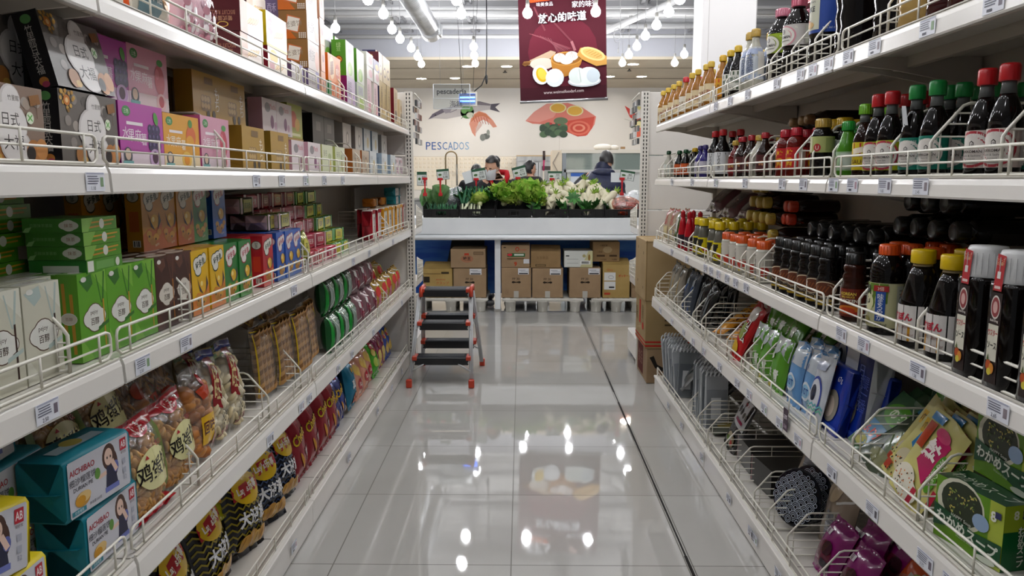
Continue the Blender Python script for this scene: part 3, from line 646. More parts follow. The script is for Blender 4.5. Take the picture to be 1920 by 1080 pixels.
carton('creambox', 'cream coloured cake carton', .13, .09, .2, '#d8c6a4', '#cdb88e', '#dccdb0', [('e', .5, .35, .3, .22, '#6e5a3c'), ('e', .5, .7, .25, .12, '#b08a50')])
bag('candy', 'clear bag of pink and white wrapped candy', .12, .17, .05, '#e6c4cc', [('r', .5, .93, 1, .12, '#d9b4bc')] + [('e', rnd.uniform(.12, .9), rnd.uniform(.1, .85), .09, .06, rnd.choice(['#d79aaa', '#efe8ea', '#c9a8b4', '#f4eef0', '#b8848f']), rnd.uniform(0, 3)) for i in range(40)], fin='g', wr=.008, name='candy_bag', cat='candy bag')
bag('pouch', 'teal and white sweets pouch', .17, .12, .05, '#d8d2c4', [('r', .3, .35, .5, .7, '#7a97a0'), ('e', .7, .6, .2, .28, '#c8a070'), ('t', '酥糖', .35, .5, .25, '#f1ece2')], name='candy_bag', cat='candy bag')
carton('orangecan', 'narrow orange sweets carton', .05, .08, .14, '#d0500f', '#d0500f', '#d85a18', [('t', '话\n梅', .5, .5, .6, '#f2dfb8')])
for px, st in ((248, ['pouch']), (300, ['orangecan'])): col_(-1, F, px, Z1, st, W1)
for px in (322, 358): col_(-1, F + .03, px, Z1, ['candy'], W1)
col_(-1, F, 455, Z1, ['roll', 'roll'], W1, .03); col_(-1, F + .115, 432, Z1, ['fruitroll', 'eggyellow'], W1)
col_(-1, F, 505, Z1, ['fruitroll', 'eggyellow'], W1, .02); col_(-1, F + .1, 470, Z1, ['roll', 'eggyellow', 'roll'], W1)
col_(-1, F + .01, 548, Z1, ['purplegrey'], W1)
col_(-1, F, 581, Z1, ['purplegrey', 'gift', 'gift', 'gift'], W1, .02); col_(-1, F + .12, 540, Z1, ['purplegrey', 'gift', 'purplegrey', 'purplegrey'], W1)
col_(-1, F + .005, 605, Z1, ['peach', 'peach', 'peach', 'peach'], W1)
col_(-1, F, 619, Z1, ['wafergreen', 'wafer'], W1); col_(-1, F + .075, 632, Z1, ['purplegrey', 'purplegrey', 'greencake'], W1); col_(-1, F + .08, 610, Z1, ['wafergreen', 'wafer', 'greencake'], W1)
col_(-1, F, 652, Z1, ['taro', 'greencake'], W1); col_(-1, F + .1, 648, Z1, ['taro', 'greencake', 'bluebox'], W1)
col_(-1, F, 672, Z1, ['pearcake', 'greencake'], W1); col_(-1, F, 691, Z1, ['pinkcake', 'whitecake', 'whitecake'], W1); col_(-1, F, 703, Z1, ['pinkcake', 'whitecake', 'bluebox'], W1)
col_(-1, F + .11, 684, Z1, ['pinkcake', 'whitecake', 'whitecake', 'bluebox'], W1)
for px in (713, 720.5, 727): col_(-1, F, px, Z1, ['navygold', 'maroongold'], W1)
col_(-1, F + .09, 708, Z1, ['navygold', 'navygold'], W1)
col_(-1, F, 740, Z1, ['bigmaroon'], W1); col_(-1, F, 751, Z1, ['creambox'], W1); col_(-1, F, 759, Z1, ['creambox'], W1)

# second shelf
def mochi(bg, c2):
    rr = random.Random(4); a = [('e', rr.uniform(.05, .95), rr.uniform(.05, .95), .05, .07, rr.choice([c2, '#a39a92', '#8d857f'])) for _ in range(14)]
    a += [('e', rr.uniform(.02, .28), rr.uniform(.72, .98), .022, .03, rr.choice(['#b98a3a', '#caa050', '#8a6526'])) for _ in range(16)] + [('e', .12, .86, .05, .07, '#c9782a'), ('e', .12, .86, .025, .035, '#e9c48a')]
    a += [('e', .52, .5, .24, .3, '#cfcac8'), ('e', .56, .8, .13, .2, '#cfcac8'), ('e', .6, .22, .2, .22, '#cfcac8'), ('e', .53, .5, .22, .28, '#e4e0de'), ('e', .57, .8, .11, .18, '#e4e0de'), ('e', .6, .22, .18, .2, '#e4e0de')]
    a += [('t', '日式', .55, .56, .17, '#33302e'), ('t', '大福', .57, .27, .19, '#33302e'), ('t', '竹里館', .6, .83, .07, '#55504c')]
    a += [('r', .88, .84, .14, .13, '#8a5a26', .2), ('s', .9, .8, .9, .6, .008, '#5a3818'), ('e', .8, .6, .05, .08, '#dfe8d0'), ('s', .77, .56, .83, .64, .012, '#5fae4a'), ('s', .83, .56, .77, .64, .012, '#5fae4a')]
    return a + [('e', .3, .15, .09, .13, '#a8713c'), ('e', .82, .16, .1, .16, '#b97a40'), ('e', .78, .14, .06, .1, '#241c1c'), ('e', .93, .2, .08, .14, '#c98a4c'), ('e', .35, .08, .05, .05, '#c9a050')]
sp = [('t', '竹\n里\n館', .5, .68, .28, '#cfcac4'), ('t', '日\n式\n大\n福', .5, .36, .36, '#cfcac4'), ('e', .5, .9, .22, .06, '#5f9a58'), ('e', .5, .09, .2, .06, '#c9823c'), ('e', .55, .05, .16, .04, '#c04a6a')]
carton('daifuku', 'black rice cake carton with grey pictured front', .2, .046, .138, '#6a645f', '#16151a', '#1a191e', mochi(0, '#57524e'), sp, fin='w')
carton('daifukub', 'brown rice cake carton with pictured front', .2, .046, .128, '#8a7466', '#7a6454', '#7d6a5c', mochi(0, '#a8988a'), sp)
def fruit(kind, main, dark):
    a = [('r', .5, .12, 1, .24, '#e3d3dc' if kind != 'm' else '#ecd9b0')]
    a += [('t', '水', .13, .52, .2, dark), ('t', '果麻', .32, .5, .2, dark), ('t', '薯', .52, .45, .19, dark), ('e', .16, .86, .09, .08, '#3f8a48'), ('r', .33, .68, .36, .05, '#efe6ea'), ('t', '三色', .16, .86, .07, '#e8f0e0')]
    if kind == 'g': a += [('e', .68 + .09 * (i % 3), .62 - .13 * (i // 3), .06, .085, '#3a3058') for i in range(9)] + [('e', .66 + .09 * (i % 3), .64 - .13 * (i // 3), .02, .03, '#6a5f8c') for i in range(9)] + [('e', .82, .8, .05, .11, '#4a9a3a', .4), ('e', .76, .16, .13, .15, '#c9a8d0'), ('e', .76, .17, .07, .1, '#4a2440')]
    if kind == 's': a += [('e', .78, .52, .13, .26, '#c03a50', .1), ('e', .72, .62, .05, .09, '#d86a7a'), ('e', .8, .82, .08, .06, '#4a9a4a'), ('e', .8, .15, .13, .15, '#ecc4cc'), ('e', .8, .16, .07, .1, '#b83048')]
    if kind == 'm': a += [('e', .75, .62, .14, .2, '#d86a3a'), ('e', .72, .5, .12, .14, '#e0a030'), ('e', .74, .86, .06, .08, '#4f8a3a'), ('e', .6, .18, .14, .15, '#ecc458'), ('e', .6, .17, .08, .1, '#e09018')]
    return a + [('e', .14, .18, .09, .13, '#3c4650'), ('e', .14, .2, .06, .09, '#d8c0a8'), ('r', .14, .06, .22, .08, '#7ab8b8')]
carton('grape', 'purple grape rice cake carton', .198, .045, .137, '#b44aa2', '#8e1f7a', '#a83f96', fruit('g', 0, '#f5ecf2') )
carton('berry', 'pink strawberry rice cake carton', .2, .045, .14, '#d79ab0', '#c95f9c', '#d67fac', fruit('s', 0, '#f8eef1'), [('p', [(.25, .3), (.75, .36), (.75, .6), (.25, .54)], '#3f8a48')])
carton('mango', 'orange mango rice cake carton', .2, .045, .13, '#dfa030', '#d8981c', '#e0a83c', fruit('m', 0, '#f8f0e0'))
carton('peanut', 'gold peanut rice cake carton', .2, .05, .135, '#b08a34', '#8a6c24', '#a8863c', [('e', .34 + .1 * (i % 3), .45 - .14 * (i // 3), .08, .1, '#8a6a3c') for i in range(6)] + [('e', .32 + .1 * (i % 3), .47 - .14 * (i // 3), .05, .06, '#c4a468') for i in range(6)] + [('t', 'も\nち', .83, .5, .5, '#f0e8d8'), ('r', .55, .85, .3, .14, '#7a5a2a'), ('e', .5, .14, .06, .1, '#3c2a18'), ('e', .7, .16, .06, .1, '#3c2a18')], [('s', .1, .2, .9, .12, .012, '#4a3410')])
carton('lilypink', 'pink and white mochi carton', .19, .05, .12, '#e0d4d6', '#c99aa8', '#d9b4bc', [('t', 'Mochi', .6, .8, .16, '#c4405c'), ('e', .3, .75, .16, .14, '#8a8488'), ('e', .55, .35, .1, .2, '#7a3a6c'), ('e', .75, .25, .08, .12, '#c9a0b8'), ('r', .5, .05, .7, .05, '#8fa3b0')])
carton('lime', 'pale green mochi carton', .19, .05, .12, '#d6dab8', '#b9c070', '#c9d090', [('t', 'もち', .3, .72, .22, '#3a3a34'), ('e', .7, .3, .12, .2, '#c9b04a'), ('e', .7, .6, .15, .12, '#a8b47c')])
carton('caramel', 'brown caramel mochi carton', .19, .05, .125, '#b9a48c', '#a85e24', '#b87a44', [('e', .55, .45, .18, .3, '#7a5230'), ('e', .55, .45, .12, .2, '#d9c09c'), ('t', 'もち', .25, .7, .2, '#3c3028')])
carton('paleblue', 'pale blue mochi carton', .19, .05, .13, '#cfd4d6', '#93a4b4', '#b4c0c8', [('e', .6, .4, .15, .25, '#c9b478'), ('t', 'もち', .28, .7, .2, '#5a6068')], [('r', .5, .6, .3, .4, '#7d90a2')])
carton('greywhite', 'grey white mochi carton', .19, .05, .128, '#c9c4be', '#a39f9c', '#b8b4b0', [('e', .55, .42, .18, .28, '#8d8880'), ('e', .55, .42, .12, .18, '#dcd6cc'), ('r', .25, .5, .2, .7, '#d8d3cc')])
carton('fruitgreen', 'yellow-green fruit jelly carton', .2, .045, .13, '#aab048', '#8f8f30', '#b4b058', [('e', .4, .55, .22, .25, '#c9502c'), ('e', .65, .4, .16, .2, '#d8a83a'), ('r', .5, .1, .7, .08, '#dcdcb0')])
carton('blackspine', 'black mochi carton', .19, .05, .128, '#2a2828', '#151415', '#1c1b1c', [('r', .5, .6, .4, .3, '#6a6460')])
for px, k in ((-62, 'daifukub'), (-150, 'daifukub')): col_(-1, F - .004, px, Z2, [k], W2, .01)
z = col_(-1, F, 122, Z2, ['daifuku'], W2, .005)
o = put('daifuku', -1, F + .006, ypx(116, -F, z) + .1, z + .004, W2, rx=R(-13), desc='black rice cake carton leaning back on top of another')
col_(-1, F + .05, 122, Z2, ['daifuku'], W2, .01); col_(-1, F + .1, 60, Z2, ['daifuku', 'daifuku'], W2, .01); col_(-1, F + .1, -20, Z2, ['daifuku', 'daifuku'], W2, .01)
col_(-1, F, 229, Z2, ['grape'], W2, .004); col_(-1, F, 313, Z2, ['mango'], W2, .004); col_(-1, F, 380, Z2, ['berry'], W2, .01)
for px, st in ((172, ['berry', 'grape']), (254, ['berry', 'berry'])): col_(-1, F + .055, px, Z2, st, W2 + ' further in', .01)
o = col_(-1, F + .105, 222, Z2, ['mango', 'mango'], W2 + ' further in', .01)
for px in (458, 512): col_(-1, F, px, Z2, ['peanut'], W2, .01)
for px in (370, 423): col_(-1, F + .06, px, Z2, ['peanut', 'peanut'], W2 + ' further in', .01)
for px in (272, 334): col_(-1, F + .19, px, Z2, ['peanut', 'peanut'], W2 + ' against the back panel', .0)
for px, k in ((580, 'lilypink'), (606, 'lime'), (630, 'lime'), (663, 'caramel'), (680, 'caramel'), (695, 'paleblue'), (717, 'paleblue'), (733, 'paleblue'), (741, 'lilypink'), (748, 'lilypink'), (755, 'greywhite'), (762, 'greywhite')): col_(-1, F, px, Z2, [k], W2, .006)
col_(-1, F + .015, 550, Z2, ['lilypink'], W2, .0)
for px, k in ((498, 'lilypink'), (524, 'lilypink'), (544, 'fruitgreen'), (590, 'blackspine'), (612, 'blackspine'), (646, 'greywhite'), (669, 'greywhite'), (684, 'paleblue'), (700, 'paleblue'), (717, 'greywhite')): col_(-1, F + .06, px, Z2, ['peanut' if px < 560 else k, k], W2 + ' further in', .006)
# ------------------------------------------------------------------ left side, third shelf: stick and cracker cartons, packs
def stick_box(key, desc, c1, c2, leaf, stick, paper='#d9d9d2'):
    fa = [('r', .5, .5, 1, 1, c1), ('p', [(0, .0), (.4, 0), (0, .3)], c2), ('p', [(1, .7), (1, 1), (.45, 1)], c2), ('p', [(.05, .92), (.45, .98), (.5, .86), (.3, .78)], leaf), ('s', .8, .62, .9, .98, .05, leaf), ('s', .76, .62, .62, .96, .03, leaf)]
    fa += [('e', .5, .47, .4, .13, '#5a4438'), ('e', .5, .47, .3, .17, '#5a4438'), ('e', .5, .47, .38, .12, paper), ('e', .5, .47, .28, .158, paper), ('s', .82, .1, .82, .66, .045, stick), ('p', [(.58, .3), (.98, .37), (.98, .41), (.6, .35)], leaf)]
    fa += [('t', 'pejoy', .48, .53, .062, '#4a3c34', 0, .5), ('t', '百醇', .49, .43, .085, '#4a3c34', 0, .5, .008), ('e', .2, .93, .09, .03, '#d8d8d0'), ('t', '54g', .45, .1, .03, '#6a5a4a')]
    sa = [('r', .5, .5, 1, 1, c1), ('s', .35, .05, .3, .9, .16, stick), ('s', .7, .1, .66, .78, .16, stick), ('e', .5, .5, .4, .07, paper), ('e', .5, .5, .36, .06, '#cfc8bc'), ('t', '百醇', .5, .5, .04, '#8a6a5a')]
    carton(key, desc, .104, .04, .17, c1, c1, c1, fa, sa, [('e', .5, .5, .4, .35, paper), ('t', '百醇', .5, .5, .35, '#8a6a5a')])
stick_box('stickw', 'white stick biscuit carton', '#c4c2b0', '#d0cfc0', '#a9b9b4', '#3a2420')
KIND['stickw'].w = .104
stick_box('stickg', 'green stick biscuit carton', '#5a9a26', '#74ad3c', '#2f6a24', '#b98a2c')
stick_box('stickb', 'dark brown stick biscuit carton', '#3a1c17', '#4a241c', '#5a3428', '#a8661c', '#cfc8bc')
def fishbox(key, desc, col, lo, bub, txt, kin='#d9a81c'):
    fa = [('p', [(0, 0), (1, 0), (1, .42), (.6, .3), (.3, .34), (0, .24)], lo)]
    fa += [('e', .32, .78, .22, .12, txt), ('e', .55, .83, .24, .1, txt), ('e', .76, .86, .16, .09, txt), ('e', .38, .68, .2, .09, txt), ('e', .32, .78, .2, .105, bub), ('e', .55, .82, .22, .09, bub), ('e', .76, .86, .14, .078, bub), ('e', .38, .69, .18, .078, bub)]
    fa += [('t', '好多鱼', .52, .795, .115, txt, .22, .82, .022), ('e', .62, .44, .2, .105, kin), ('e', .55, .47, .07, .04, '#e9d48a'), ('p', [(.3, .58), (.42, .36), (.62, .3), (.4, .46)], '#3a2a3c'), ('p', [(.86, .58), (.95, .44), (.76, .3), (.82, .46)], '#3a2a3c')]
    fa += [('e', .36, .18, .15, .055, '#b9822c'), ('e', .3, .26, .13, .05, '#c4923a'), ('e', .48, .13, .16, .055, '#a8701f'), ('e', .66, .2, .15, .055, '#cf9a3c'), ('e', .82, .27, .12, .05, '#b9822c'), ('e', .3, .22, .05, .02, '#5a3414'), ('e', .62, .17, .05, .02, '#5a3414'), ('t', '鲜虾味', .68, .08, .04, '#e6d8b0', .2)]
    sa = [('e', .5, .82, .4, .085, txt), ('e', .5, .82, .36, .075, bub), ('t', '好\n多', .5, .82, .12, txt), ('r', .5, .45, .6, .3, lo), ('r', .6, .12, .5, .1, '#dcd8d0'), ('r', .45, .12, .06, .08, '#222222'), ('r', .6, .12, .04, .08, '#222222'), ('r', .72, .12, .07, .08, '#222222')]
    carton(key, desc, .103, .04, .166, col, col, col, fa, sa, [('r', .5, .5, .7, .3, lo)])
fishbox('fishy', 'yellow fish cracker carton', '#d6a90c', '#d07a2c', '#d8d6cc', '#17341e')
fishbox('fisho', 'orange-gold fish cracker carton', '#b9801a', '#b85f28', '#c4c0b4', '#1d2c1c')
fishbox('fishg', 'green fish cracker carton', '#23702e', '#3c8a34', '#dcd8d2', '#a82c44')
fishbox('fishr', 'red fish cracker carton', '#b01f2c', '#c9402c', '#d8d6cc', '#1a3a26')
fishbox('fishb', 'blue fish cracker carton', '#1f52a8', '#2a62b4', '#d8d4d2', '#a8243c')
carton('flatg', 'flat green stick biscuit carton lying down', .14, .11, .0262, '#4d8c1f', '#3f7d2a', '#4a8a2a', [('s', .2, .62, .92, .72, .022, '#c9932c'), ('s', .15, .28, .85, .42, .022, '#b9822c'), ('p', [(.0, 0), (.16, 0), (.32, 1), (.0, 1)], '#7db04a'), ('e', .55, .5, .07, .38, '#d6d8cc')],
       [('e', .78, .5, .17, .34, '#d3d3c6'), ('e', .78, .5, .12, .42, '#d3d3c6'), ('t', '抹茶', .78, .5, .3, '#8a5a3a'), ('t', '百醇抹茶慕斯', .32, .5, .26, '#7fae6c'), ('p', [(0, 0), (.1, 0), (.16, .4), (.05, .3)], '#8fbf7a')])
carton('flatgb', 'flat green stick biscuit carton lying face down', .14, .11, .0262, '#4d8c2a', '#2a7a2c', '#3d8a34', [('r', .1, .5, .16, .8, '#d8dcd0'), ('r', .5, .5, .5, .6, '#69a050'), ('e', .86, .5, .06, .34, '#d6d8cc')], [('r', .55, .35, .62, .5, '#d3d6cc')])
for px in (-28, 56): col_(-1, F - .002, px, Z3, ['stickw'], W3, .008)
for px in (-95, -165): col_(-1, F, px, Z3, ['stickw'], W3, .008)
for dx in (.042, .084, .126): 
    for px in (-30, 45): col_(-1, F + dx, px, Z3, ['stickw'], W3 + ' behind the front row', .004)
zs = 0
for k, pxs in (('stickg', (158, 210, 258)), ('stickb', (300, 335)), ('fishy', (366, 400)), ('fishg', (427, 452))):
    for px in pxs: zs = max(zs, col_(-1, F, px, Z3, [k], W3, .008))
col_(-1, F, 497, Z3, ['fishr'], W3, .01)
for px in (523, 538, 553): col_(-1, F, px, Z3, ['fishb'], W3, .008)
for q, dx in enumerate((.041, .082, .123, .164)):
    for k, y in (('stickg', 1.452), ('stickg', 1.558), ('stickb', 1.69), ('stickb', 1.795), ('stickb', 1.90), ('fishy', 2.005), ('fishy', 2.11), ('fishg', 2.215), ('fishg', 2.32), ('fishr', 2.425), ('fishr', 2.53), ('fishb', 2.635), ('fishb', 2.74)): put(k, -1, F + dx, y + .03, Z3, W3 + ', row ' + ['two', 'three', 'four', 'five'][q] + ' inward')
ZT = Z3 + .1685
for k, px in (('fisho', 272), ('fisho', 305), ('fisho', 336), ('fishg', 366), ('fishb', 402)): col_(-1, F + .10, px, ZT, [k], 'on the upper tier of the third left shelf', .01)
for px in (172, 206, 240): col_(-1, F + .205, px, ZT - .168, ['fisho', 'fisho'], 'deep inside the third left shelf', .0)
zz = ZT
for i, k in enumerate(('flatgb', 'flatg', 'flatg', 'flatg')): put(k, -1, F + .002, 1.528 + (.006, .004, .003, -.004)[i], zz, 'in the front pile on the third left shelf', rz=(.03, .02, .015, .05)[i]); zz += .0268
zz = ZT
for i in range(6): put('flatg', -1, F + .126 + (0, .006, 0, .01, -.004, .004)[i], 1.40 + (.02, .0, .01, .05, .03, .02)[i], zz, 'in the back pile on the third left shelf', rz=rnd.uniform(-.06, .06)); zz += .0268
def slab(key, desc, c1, c2, lab, txt, clear='#d9b8b4'):
    loaf(key, desc, .155, .075, .056, c1, [('r', .55, .5, .6, .8, c2), ('t', txt, .55, .5, .4, lab, 0, .5), ('r', .1, .5, .14, 1, clear), ('r', .93, .5, .1, 1, clear)], 'cracker pack', 'cracker_pack', 'g', clear, [('r', .5, .5, .8, .5, c2)])
slab('slabr', 'red cracker pack with pink ends', '#9a1f2c', '#b8283a', '#e8dcd0', '红豆饼')
slab('slabp', 'pink and red cracker pack', '#b84058', '#a8203a', '#e8d8d0', '旺旺饼', '#cf9aa0')
slab('slabg', 'green and yellow cracker pack', '#2f7a2c', '#c9c02a', '#8a2a2a', '豆饼', '#5aa04a')
slab('slabk', 'green and gold sunflower seed pack', '#4a5a1c', '#b4a83a', '#2a3416', '风味酥')
y0 = 2.93
for layer in range(5):
    for c in range(6):
        k = ('slabr', 'slabp', 'slabr', 'slabp', 'slabg', 'slabg')[(c + (layer % 2) * (c < 3)) % 6]
        X = F + .012 + layer * .042 + rnd.uniform(0, .012); put(k, -1, X, y0 + c * .163 + rnd.uniform(-.01, .01), Z3 + layer * .059, ['in the bottom layer', 'in the second layer', 'in the third layer', 'in the fourth layer', 'in the top layer'][layer] + ' on the third left shelf', rz=rnd.uniform(-.12, .12), ry=rnd.uniform(-.04, .04) if layer else 0)
for layer in range(4):
    for c in range(6): put(('slabr', 'slabp', 'slabr', 'slabp', 'slabg', 'slabg')[c], -1, F + .25, y0 + c * .163, Z3 + layer * .059, 'at the back of the third left shelf')
for px, z, X in ((500, ZT, F + .06), (523, ZT, F + .045), (470, ZT, F + .12), (450, ZT + .058, F + .14)): col_(-1, X, px, z, ['slabk'], 'on top of the blue cartons, third left shelf', .2)
bag('sunny', 'yellow-green seed pouch', .13, .15, .05, '#8a8a2c', [('e', .5, .6, .3, .2, '#c9c04a'), ('t', '瓜子', .5, .6, .16, '#3c4a1c'), ('e', .5, .25, .25, .1, '#4a5a24')], seed=4)
for px in (574,): put('sunny', -1, F + .02, ypx(px, -F, Z3) + .05, Z3, W3, rx=-.1)
put('sunny', -1, F + .22, 2.55, ZT, 'at the back of the third left shelf', rx=-.25, desc='large yellow-green seed pouch')
def longpack(key, desc, c1, top, txt, tc):
    loaf(key, desc, .1, .06, .175, c1, [('r', .5, .94, 1, .12, top), ('r', .5, .04, 1, .08, top), ('t', txt, .5, .55, .4, tc), ('r', .82, .5, .1, .6, '#cfc6b8')], 'cracker pack', 'cracker_pack', 'g', top)
longpack('longw', 'tall white cracker pack with a red top', '#cfc6be', '#a81c2c', '雪\n米', '#a81c2c')
longpack('longy', 'tall white and orange cracker pack', '#d3c9b4', '#d0901c', '仙\n贝', '#3a3028')
loaf('lieo', 'orange cracker pack lying flat', .17, .07, .05, '#c9781a', [('r', .3, .5, .4, .8, '#d98f2c'), ('r', .88, .5, .2, .9, '#d9cbb0')], 'cracker pack', 'cracker_pack', 'g')
loaf('liet', 'teal and grey biscuit pack lying flat', .17, .075, .055, '#2f8f98', [('r', .35, .5, .7, .9, '#a8a4a0'), ('t', '饼干', .3, .5, .3, '#4a4a4a')], 'biscuit pack', 'biscuit_pack', 'g', '#1f7f8c')
for k, px in (('longw', 700), ('longw', 710.5), ('longy', 722), ('longy', 731), ('longy', 738), ('longy', 745), ('longy', 751), ('longw', 757)): col_(-1, F, px, Z3, [k], W3, .03)
for k, px in (('longw', 690), ('longy', 712), ('longy', 727), ('longy', 740), ('longy', 750)): col_(-1, F + .075, px, Z3, [k], W3 + ' behind the front row', .03)
for px in (700, 717): col_(-1, F + .085, px, Z3 + .177, ['lieo'], 'on top of the white and orange packs', .05)
for px in (742, 750): col_(-1, F + .02, px, Z3 + .178, ['liet', 'liet'], 'on top of the white and orange packs', .05)

# ------------------------------------------------------------------ left side, fourth shelf
def girl(ox, oy, s):
    return [('e', ox, oy + .18 * s, .12 * s, .26 * s, '#4a3026'), ('e', ox + .07 * s, oy - .02 * s, .09 * s, .3 * s, '#4a3026'), ('e', ox - .005, oy + .18 * s, .075 * s, .17 * s, '#e0bfae'), ('e', ox - .03 * s, oy + .17 * s, .012 * s, .03 * s, '#2a1c1c'), ('e', ox + .03 * s, oy + .17 * s, .012 * s, .03 * s, '#2a1c1c'),
            ('p', [(ox - .09 * s, oy - .5 * s), (ox + .15 * s, oy - .5 * s), (ox + .1 * s, oy), (ox - .05 * s, oy)], '#232440'), ('e', ox + .12 * s, oy - .08 * s, .05 * s, .12 * s, '#5a62a4'), ('s', ox + .13 * s, oy - .16 * s, ox + .05 * s, oy + .08 * s, .06 * s, '#e0bfae'), ('s', ox - .06 * s, oy - .1 * s, ox - .2 * s, oy - .12 * s, .05 * s, '#e0bfae'), ('e', ox - .22 * s, oy - .02 * s, .05 * s, .11 * s, '#5f8f3c'), ('r', ox + .03 * s, oy - .45 * s, .26 * s, .1 * s, '#6a74b8')]
def pie(key, desc, c1, txt='AICHIBAO'):
    fa = [('r', .5, .5, .92, .86, '#c4c4cc'), ('r', .5, .5, .9, .9, '#c4c4cc')] + girl(.64, .56, .85) + [('t', txt, .24, .76, .1, '#a8202c', 0, .36, .012), ('t', '细沙榴莲饼', .24, .6, .12, '#33333c', 0, .4), ('t', 'DURIAN PIE', .24, .48, .065, '#44444c', 0, .28, .01), ('e', .22, .28, .11, .12, '#b98a3c'), ('e', .24, .31, .1, .09, '#d9b878'), ('e', .19, .27, .07, .08, '#c98f1c')]
    fa += [('r', .16, .12, .2, .075, '#2f8090'), ('t', '奶香榴莲', .16, .12, .05, '#cfe0e4'), ('t', '净含量:200克', .4, .14, .05, '#4a4a54'), ('r', .87, .8, .1, .2, '#b01f30'), ('t', 'AB', .87, .8, .12, '#e8dcdc', 0, .08, .02), ('t', '爱吃宝', .87, .66, .045, '#6a4a4c'), ('r', .87, .5, .05, .1, '#a9abb8'), ('r', .87, .34, .05, .1, '#a9abb8'), ('t', '32', .87, .22, .07, '#9a9cac')]
    loaf(key, desc, .205, .095, .122, c1, fa, 'biscuit pack', 'biscuit_pack', 'p', None, [('r', .5, .5, .7, .3, '#9fb4bc'), ('e', .5, .6, .12, .2, '#a89a4a')])
pie('pieteal', 'teal durian pie pack with a girl on the label', '#0e7b8c'); pie('pieyel', 'yellow pie pack with a girl on the label', '#cdb90a')
F4 = .833
put('pieteal', -1, F4 + .005, ypx(166, -F4, .65) + .1, Z4, 'at the bottom of the pile, fourth left shelf', ry=0)
put('pieteal', -1, F4, 1.455, Z4 + .126, 'topmost in the front pile, fourth left shelf', rz=-.09)
put('pieteal', -1, F4 + .115, 1.30, Z4 + .25, 'up at the back of the fourth left shelf', rz=.1, rx=-.1)
put('pieteal', -1, F4 + .11, 1.42, Z4, 'down behind the front pile, fourth left shelf'); put('pieteal', -1, F4 + .11, 1.36, Z4 + .125, 'midway behind the front pile, fourth left shelf', rz=.05)
put('pieyel', -1, F4 - .005, 1.165, Z4, 'at the bottom beside the guard, fourth left shelf', rz=.04); put('pieyel', -1, F4 + .004, 1.115, Z4 + .127, 'tipped on top beside the guard, fourth left shelf', rz=-.1, ry=.1)
red = '#a01c26'
def eggart(fl=0): return [('r', .5, .94, 1, .12, red), ('e', .5, .9, .2, .075, '#c93040'), ('e', .5, .9, .17, .06, red), ('t', '佬味', .5, .9, .09, '#e4d4cc', 0, .3, .02), ('e', .5, .5, .36, .2, '#d8d39a'), ('p', [(.5, .3), (.86, .3), (.86, .62), (.5, .7)], '#d8d39a'), ('t', '鸡蛋饼', .52, .5, .2, '#1c1a18', .06, .86, .012), ('p', [(.3, .62), (.34, .66), (.38, .62)], '#a8202c'), ('t', 'EGG', .72, .7, .05, '#b03040'), ('r', .04, .5, .05, .86, '#8a9a5a')]
eggs = ['#c79450', '#b98342', '#d2a361', '#c08a48']
bag('egg', 'clear red-topped bag of round biscuits', .19, .235, .085, '#e4dcc8', eggart(), fin='g', seed=11, filling=(eggs, .0165, 150, 'disc'), mat=film(), cat='biscuit bag', name='biscuit_bag')
put('egg', -1, F4 + .02, 1.66, Z4, 'standing in front on the fourth left shelf', rx=-.13, ry=.03); put('egg', -1, F4 + .035, 1.86, Z4, 'standing in front on the fourth left shelf', rx=-.12, ry=-.05)
put('egg', -1, F4 + .13, 1.55, Z4 + .09, 'leaning higher behind, fourth left shelf', rx=-.3, ry=.12); put('egg', -1, F4 + .14, 1.76, Z4 + .1, 'leaning higher behind, fourth left shelf', rx=-.3, ry=-.08)
bag('eggred', 'empty red-topped bag end lying flat on the deck', .2, .07, .01, red, [('t', '蛋饼', .5, .5, .4, '#c9636a')], seed=3, cat='biscuit bag', name='biscuit_bag', fin='g')
put('eggred', -1, XL + .05, 1.68, Z4 + .012, 'in front of the egg biscuits', rx=-1.4)
bag('noodle', 'clear bag of brown fried noodle snacks', .2, .24, .09, '#8a5a26', [('r', .5, .93, 1, .1, '#8a1c22'), ('e', .5, .5, .2, .1, '#8c2a1c')], fin='g', seed=12, filling=(['#8a5a24', '#a8742f', '#6f4519'], .012, 150, 'stick'), mat=film(), cat='snack bag')
bag('pastry', 'clear bag of orange pastries with a yellow label', .15, .26, .08, '#c08040', [('p', [(.2, .78), (.8, .82), (.7, .7), (.35, .66)], '#b83a1c'), ('e', .55, .86, .1, .06, '#b02a2c'), ('r', .45, .35, .5, .3, '#d8a91c'), ('t', '回味', .45, .37, .14, '#5a2414', 0, .4, .03), ('e', .75, .2, .16, .09, '#dcd0c4'), ('e', .75, .2, .13, .07, '#a8242c')], fin='g', seed=13, filling=(['#b8763a', '#a8652c', '#c98a4a'], .03, 40, 'roll'), mat=film(), cat='snack bag')
bag('wantwant', 'clear rice cracker bag with a red vertical banner', .13, .28, .07, '#d4c8b0', [('p', [(.12, .42), (.42, .36), (.6, .92), (.28, .96)], '#8e1a22'), ('t', '旺\n旺', .36, .66, .38, '#e0c890', -.2, .2, .02), ('t', 'WANT', .6, .3, .07, '#2a2420', .25, .5, .02), ('t', 'SENBEI', .6, .22, .06, '#2a2420', .25, .5, .02), ('r', .5, .95, .9, .08, '#2f3a7a'), ('e', .55, .1, .3, .07, '#8a4a3c')], fin='g', seed=14, filling=(['#dccfae', '#d0bf96', '#e4dac0'], .026, 50, 'disc'), mat=film(), cat='cracker bag')
